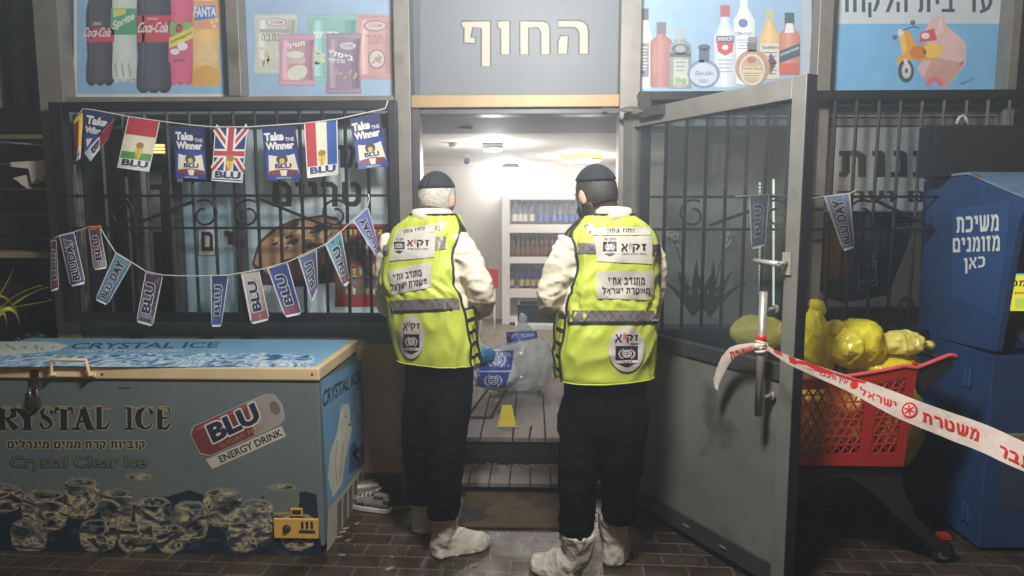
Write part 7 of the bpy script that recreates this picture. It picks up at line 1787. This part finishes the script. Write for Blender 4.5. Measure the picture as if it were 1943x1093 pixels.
def print_left(p):
    q = [(741, 570), (870, 565), (872, 587), (741, 589)]; p.quad(q, REF, 16, 3); p.up(); cross_hatch(p, q, 9, HAT, 1.2); p.line([(742, 592), (770, 591), (800, 590), (830, 588.5), (858, 587)], 4.5, PIPE)
    p.quad([(826, 449), (846, 449), (846, 473), (826, 475)], REF, 4, 3); p.quad([(727, 466), (740, 462), (738, 484), (725, 484)], REF, 3, 3); p.quad([(836, 421), (850, 422), (836, 438), (824, 434)], REF, 3, 3); p.up()
    p.quad([(757, 436), (826, 424), (826, 440), (751, 449)], PLATE, 10, 3); p.quad([(749, 446), (826, 441), (824, 488), (741, 495)], PLATE, 12, 7); p.quad([(737, 514), (818, 497), (819, 545), (745, 559)], PLATE, 12, 7); p.up(2)
    p.text('מחוז צפון', [(766, 437), (807, 430), (806, 439), (766, 445)], INK)
    p.text('זק״א', [(752, 453), (767, 452), (767, 457), (752, 458)], INK); shield(p, 758.5, 467, 10, 8); logo(p, 774, 456, 815, 468, (775, 471, 813, 475))
    p.text('מתנדב אח״י', [(747, 521), (800, 511), (801, 523), (748, 533)], INK); p.text('משטרת ישראל', [(742, 537), (810, 524), (811, 539), (743, 551)], INK)
    zaka_badge(p, 782, 639, 24, 41)
def print_right(p):
    q = [(1077, 589), (1249, 589), (1249, 609), (1077, 610)]; p.quad(q, REF, 18, 3); p.up(); cross_hatch(p, q, 11, HAT, 1.2); p.line([(1078, 613.5), (1120, 613.5), (1160, 613), (1200, 613), (1248, 612)], 5.5, PIPE)
    q2 = [(1097, 461), (1129, 461), (1131, 481), (1097, 481)]; p.quad(q2, REF, 4, 3); p.quad([(1236, 464), (1251, 464), (1251, 485), (1237, 485)], M('stripe_dark', (64, 64, 68), 0.4), 3, 3); p.quad([(1107, 428), (1122, 424), (1131, 440), (1122, 446)], REF, 3, 3); p.up(); cross_hatch(p, q2, 2, HAT, 1.2)
    p.quad([(1121, 432), (1231, 430), (1234, 446), (1123, 447)], PLATE, 10, 3); p.quad([(1128, 449), (1237, 448), (1236, 501), (1133, 496)], PLATE, 12, 7); p.quad([(1132, 514), (1239, 514), (1239, 569), (1132, 566)], PLATE, 12, 7); p.up(2)
    p.text('מחוז צפון', (1151, 434, 1206, 444), INK)
    p.text('זק״א', (1146, 452, 1168, 458), INK); shield(p, 1156.5, 469, 13, 10); logo(p, 1178, 463, 1225, 477, (1179, 480, 1225, 484))
    p.text('מתנדב אח״י', (1153, 526, 1222, 540), INK); p.text('משטרת ישראל', (1142, 543, 1232, 557), INK)
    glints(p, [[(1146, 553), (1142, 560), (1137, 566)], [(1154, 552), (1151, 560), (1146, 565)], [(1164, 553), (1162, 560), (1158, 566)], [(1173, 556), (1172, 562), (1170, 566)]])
    zaka_badge(p, 1188, 662, 34, 43)

def ft(h, t, a, ah=0.11, r=0.064): return dict(heel=h, toe=t, ankle=a, h=ah, r=r)
g0 = PZ(822, 1056); g1 = PZ(928, 1034); gb = PZ(797, 1014)
person('man in yellow safety vest, cream shirt and black skullcap over grey hair', 3.0, R(-24),
       [(404, 784, 858), (412, 775, 866), (422, 760, 872), (436, 742, 880), (460, 732, 884), (500, 724, 888), (540, 721, 893), (585, 730, 901), (620, 738, 906), (655, 748, 910), (685, 755, 910)],
       [[(862, 452, 2.97, 0.074), (892, 510, 2.95, 0.072), (916, 566, 2.97, 0.062), (905, 590, 3.16, 0.05), (886, 590, 3.30, 0.03)],
        [(752, 452, 3.07, 0.072), (737, 515, 3.10, 0.066), (736, 574, 3.13, 0.058), (762, 592, 3.30, 0.048), (790, 592, 3.44, 0.03)]],
       [[(806, 715, 34, 3.04), (801, 765, 39, 3.05), (797, 815, 35, 3.06), (794, 880, 29, 3.10), (797, 952, 22, 3.14)], [(856, 715, 34, 2.98), (856, 765, 41, 2.96), (850, 815, 38, 2.94), (846, 880, 35, 2.94), (841, 980, 31, 2.97)]],
       [ft((gb.x, gb.y, 0), (gb.x + 0.06, gb.y + 0.26, 0), (gb.x + 0.01, gb.y + 0.07, 0.10)), ft((g0.x, g0.y, 0), (g1.x, g1.y, 0), (PY(840, 990, 2.97).x, 2.99, 0.11))],
       dict(neck=(820, 413), edge=[(404, 92, 92), (425, 88, 88), (440, 82, 80), (470, 74, 66), (520, 74, 62), (560, 80, 70), (600, 84, 77), (685, 84, 77)], waist=575, print=print_left, c=(829, 375, 3.02), yaw=R(-20), tilt=(R(-14), 0), hair=GREYH, hairr=(62, 128, -112, 112), kip=(67, 1.05, 16)), True)
h0 = PZ(1098, 1100); h1 = PZ(1008, 1080); hb = PZ(1163, 1076)
person('man in yellow safety vest and black knitted skullcap with dark hair and beard', 2.85, R(20),
       [(404, 1118, 1196), (412, 1108, 1208), (424, 1096, 1228), (440, 1082, 1245), (465, 1078, 1252), (500, 1076, 1253), (540, 1070, 1252), (590, 1060, 1250), (630, 1054, 1249), (670, 1052, 1246), (712, 1056, 1242)],
       [[(1088, 460, 2.82, 0.074), (1060, 518, 2.82, 0.068), (1046, 572, 2.85, 0.062), (1058, 594, 3.03, 0.05), (1082, 600, 3.17, 0.03)],
        [(1226, 462, 2.95, 0.070), (1238, 518, 2.97, 0.062), (1234, 578, 3.0, 0.056), (1210, 598, 3.16, 0.048), (1180, 602, 3.28, 0.03)]],
       [[(1110, 735, 36, 2.86), (1102, 790, 46, 2.86), (1101, 850, 42, 2.84), (1096, 930, 37, 2.82), (1093, 1012, 35, 2.81)], [(1186, 735, 36, 2.85), (1188, 790, 45, 2.85), (1180, 850, 43, 2.86), (1177, 920, 38, 2.90), (1174, 984, 33, 2.93)]],
       [ft((h0.x, h0.y, 0), (h1.x, h1.y + 0.02, 0), (PY(1096, 1030, 2.80).x, 2.80, 0.11), 0.11, 0.078), ft((hb.x, hb.y, 0), (hb.x + 0.07, hb.y + 0.26, 0), (hb.x + 0.01, hb.y + 0.06, 0.10), 0.11, 0.072)],
       dict(neck=(1157, 411), edge=[(404, 92, 92), (425, 88, 88), (440, 82, 82), (470, 70, 76), (520, 70, 78), (560, 76, 82), (600, 80, 84), (712, 80, 84)], waist=590, print=print_right, c=(1131, 366, 2.86), yaw=R(34), tilt=(R(-16), R(-4)), hair=DARKH, hairr=(50, 126, -116, 116), beard=True, kip=(63, 1.07, 16)), False)
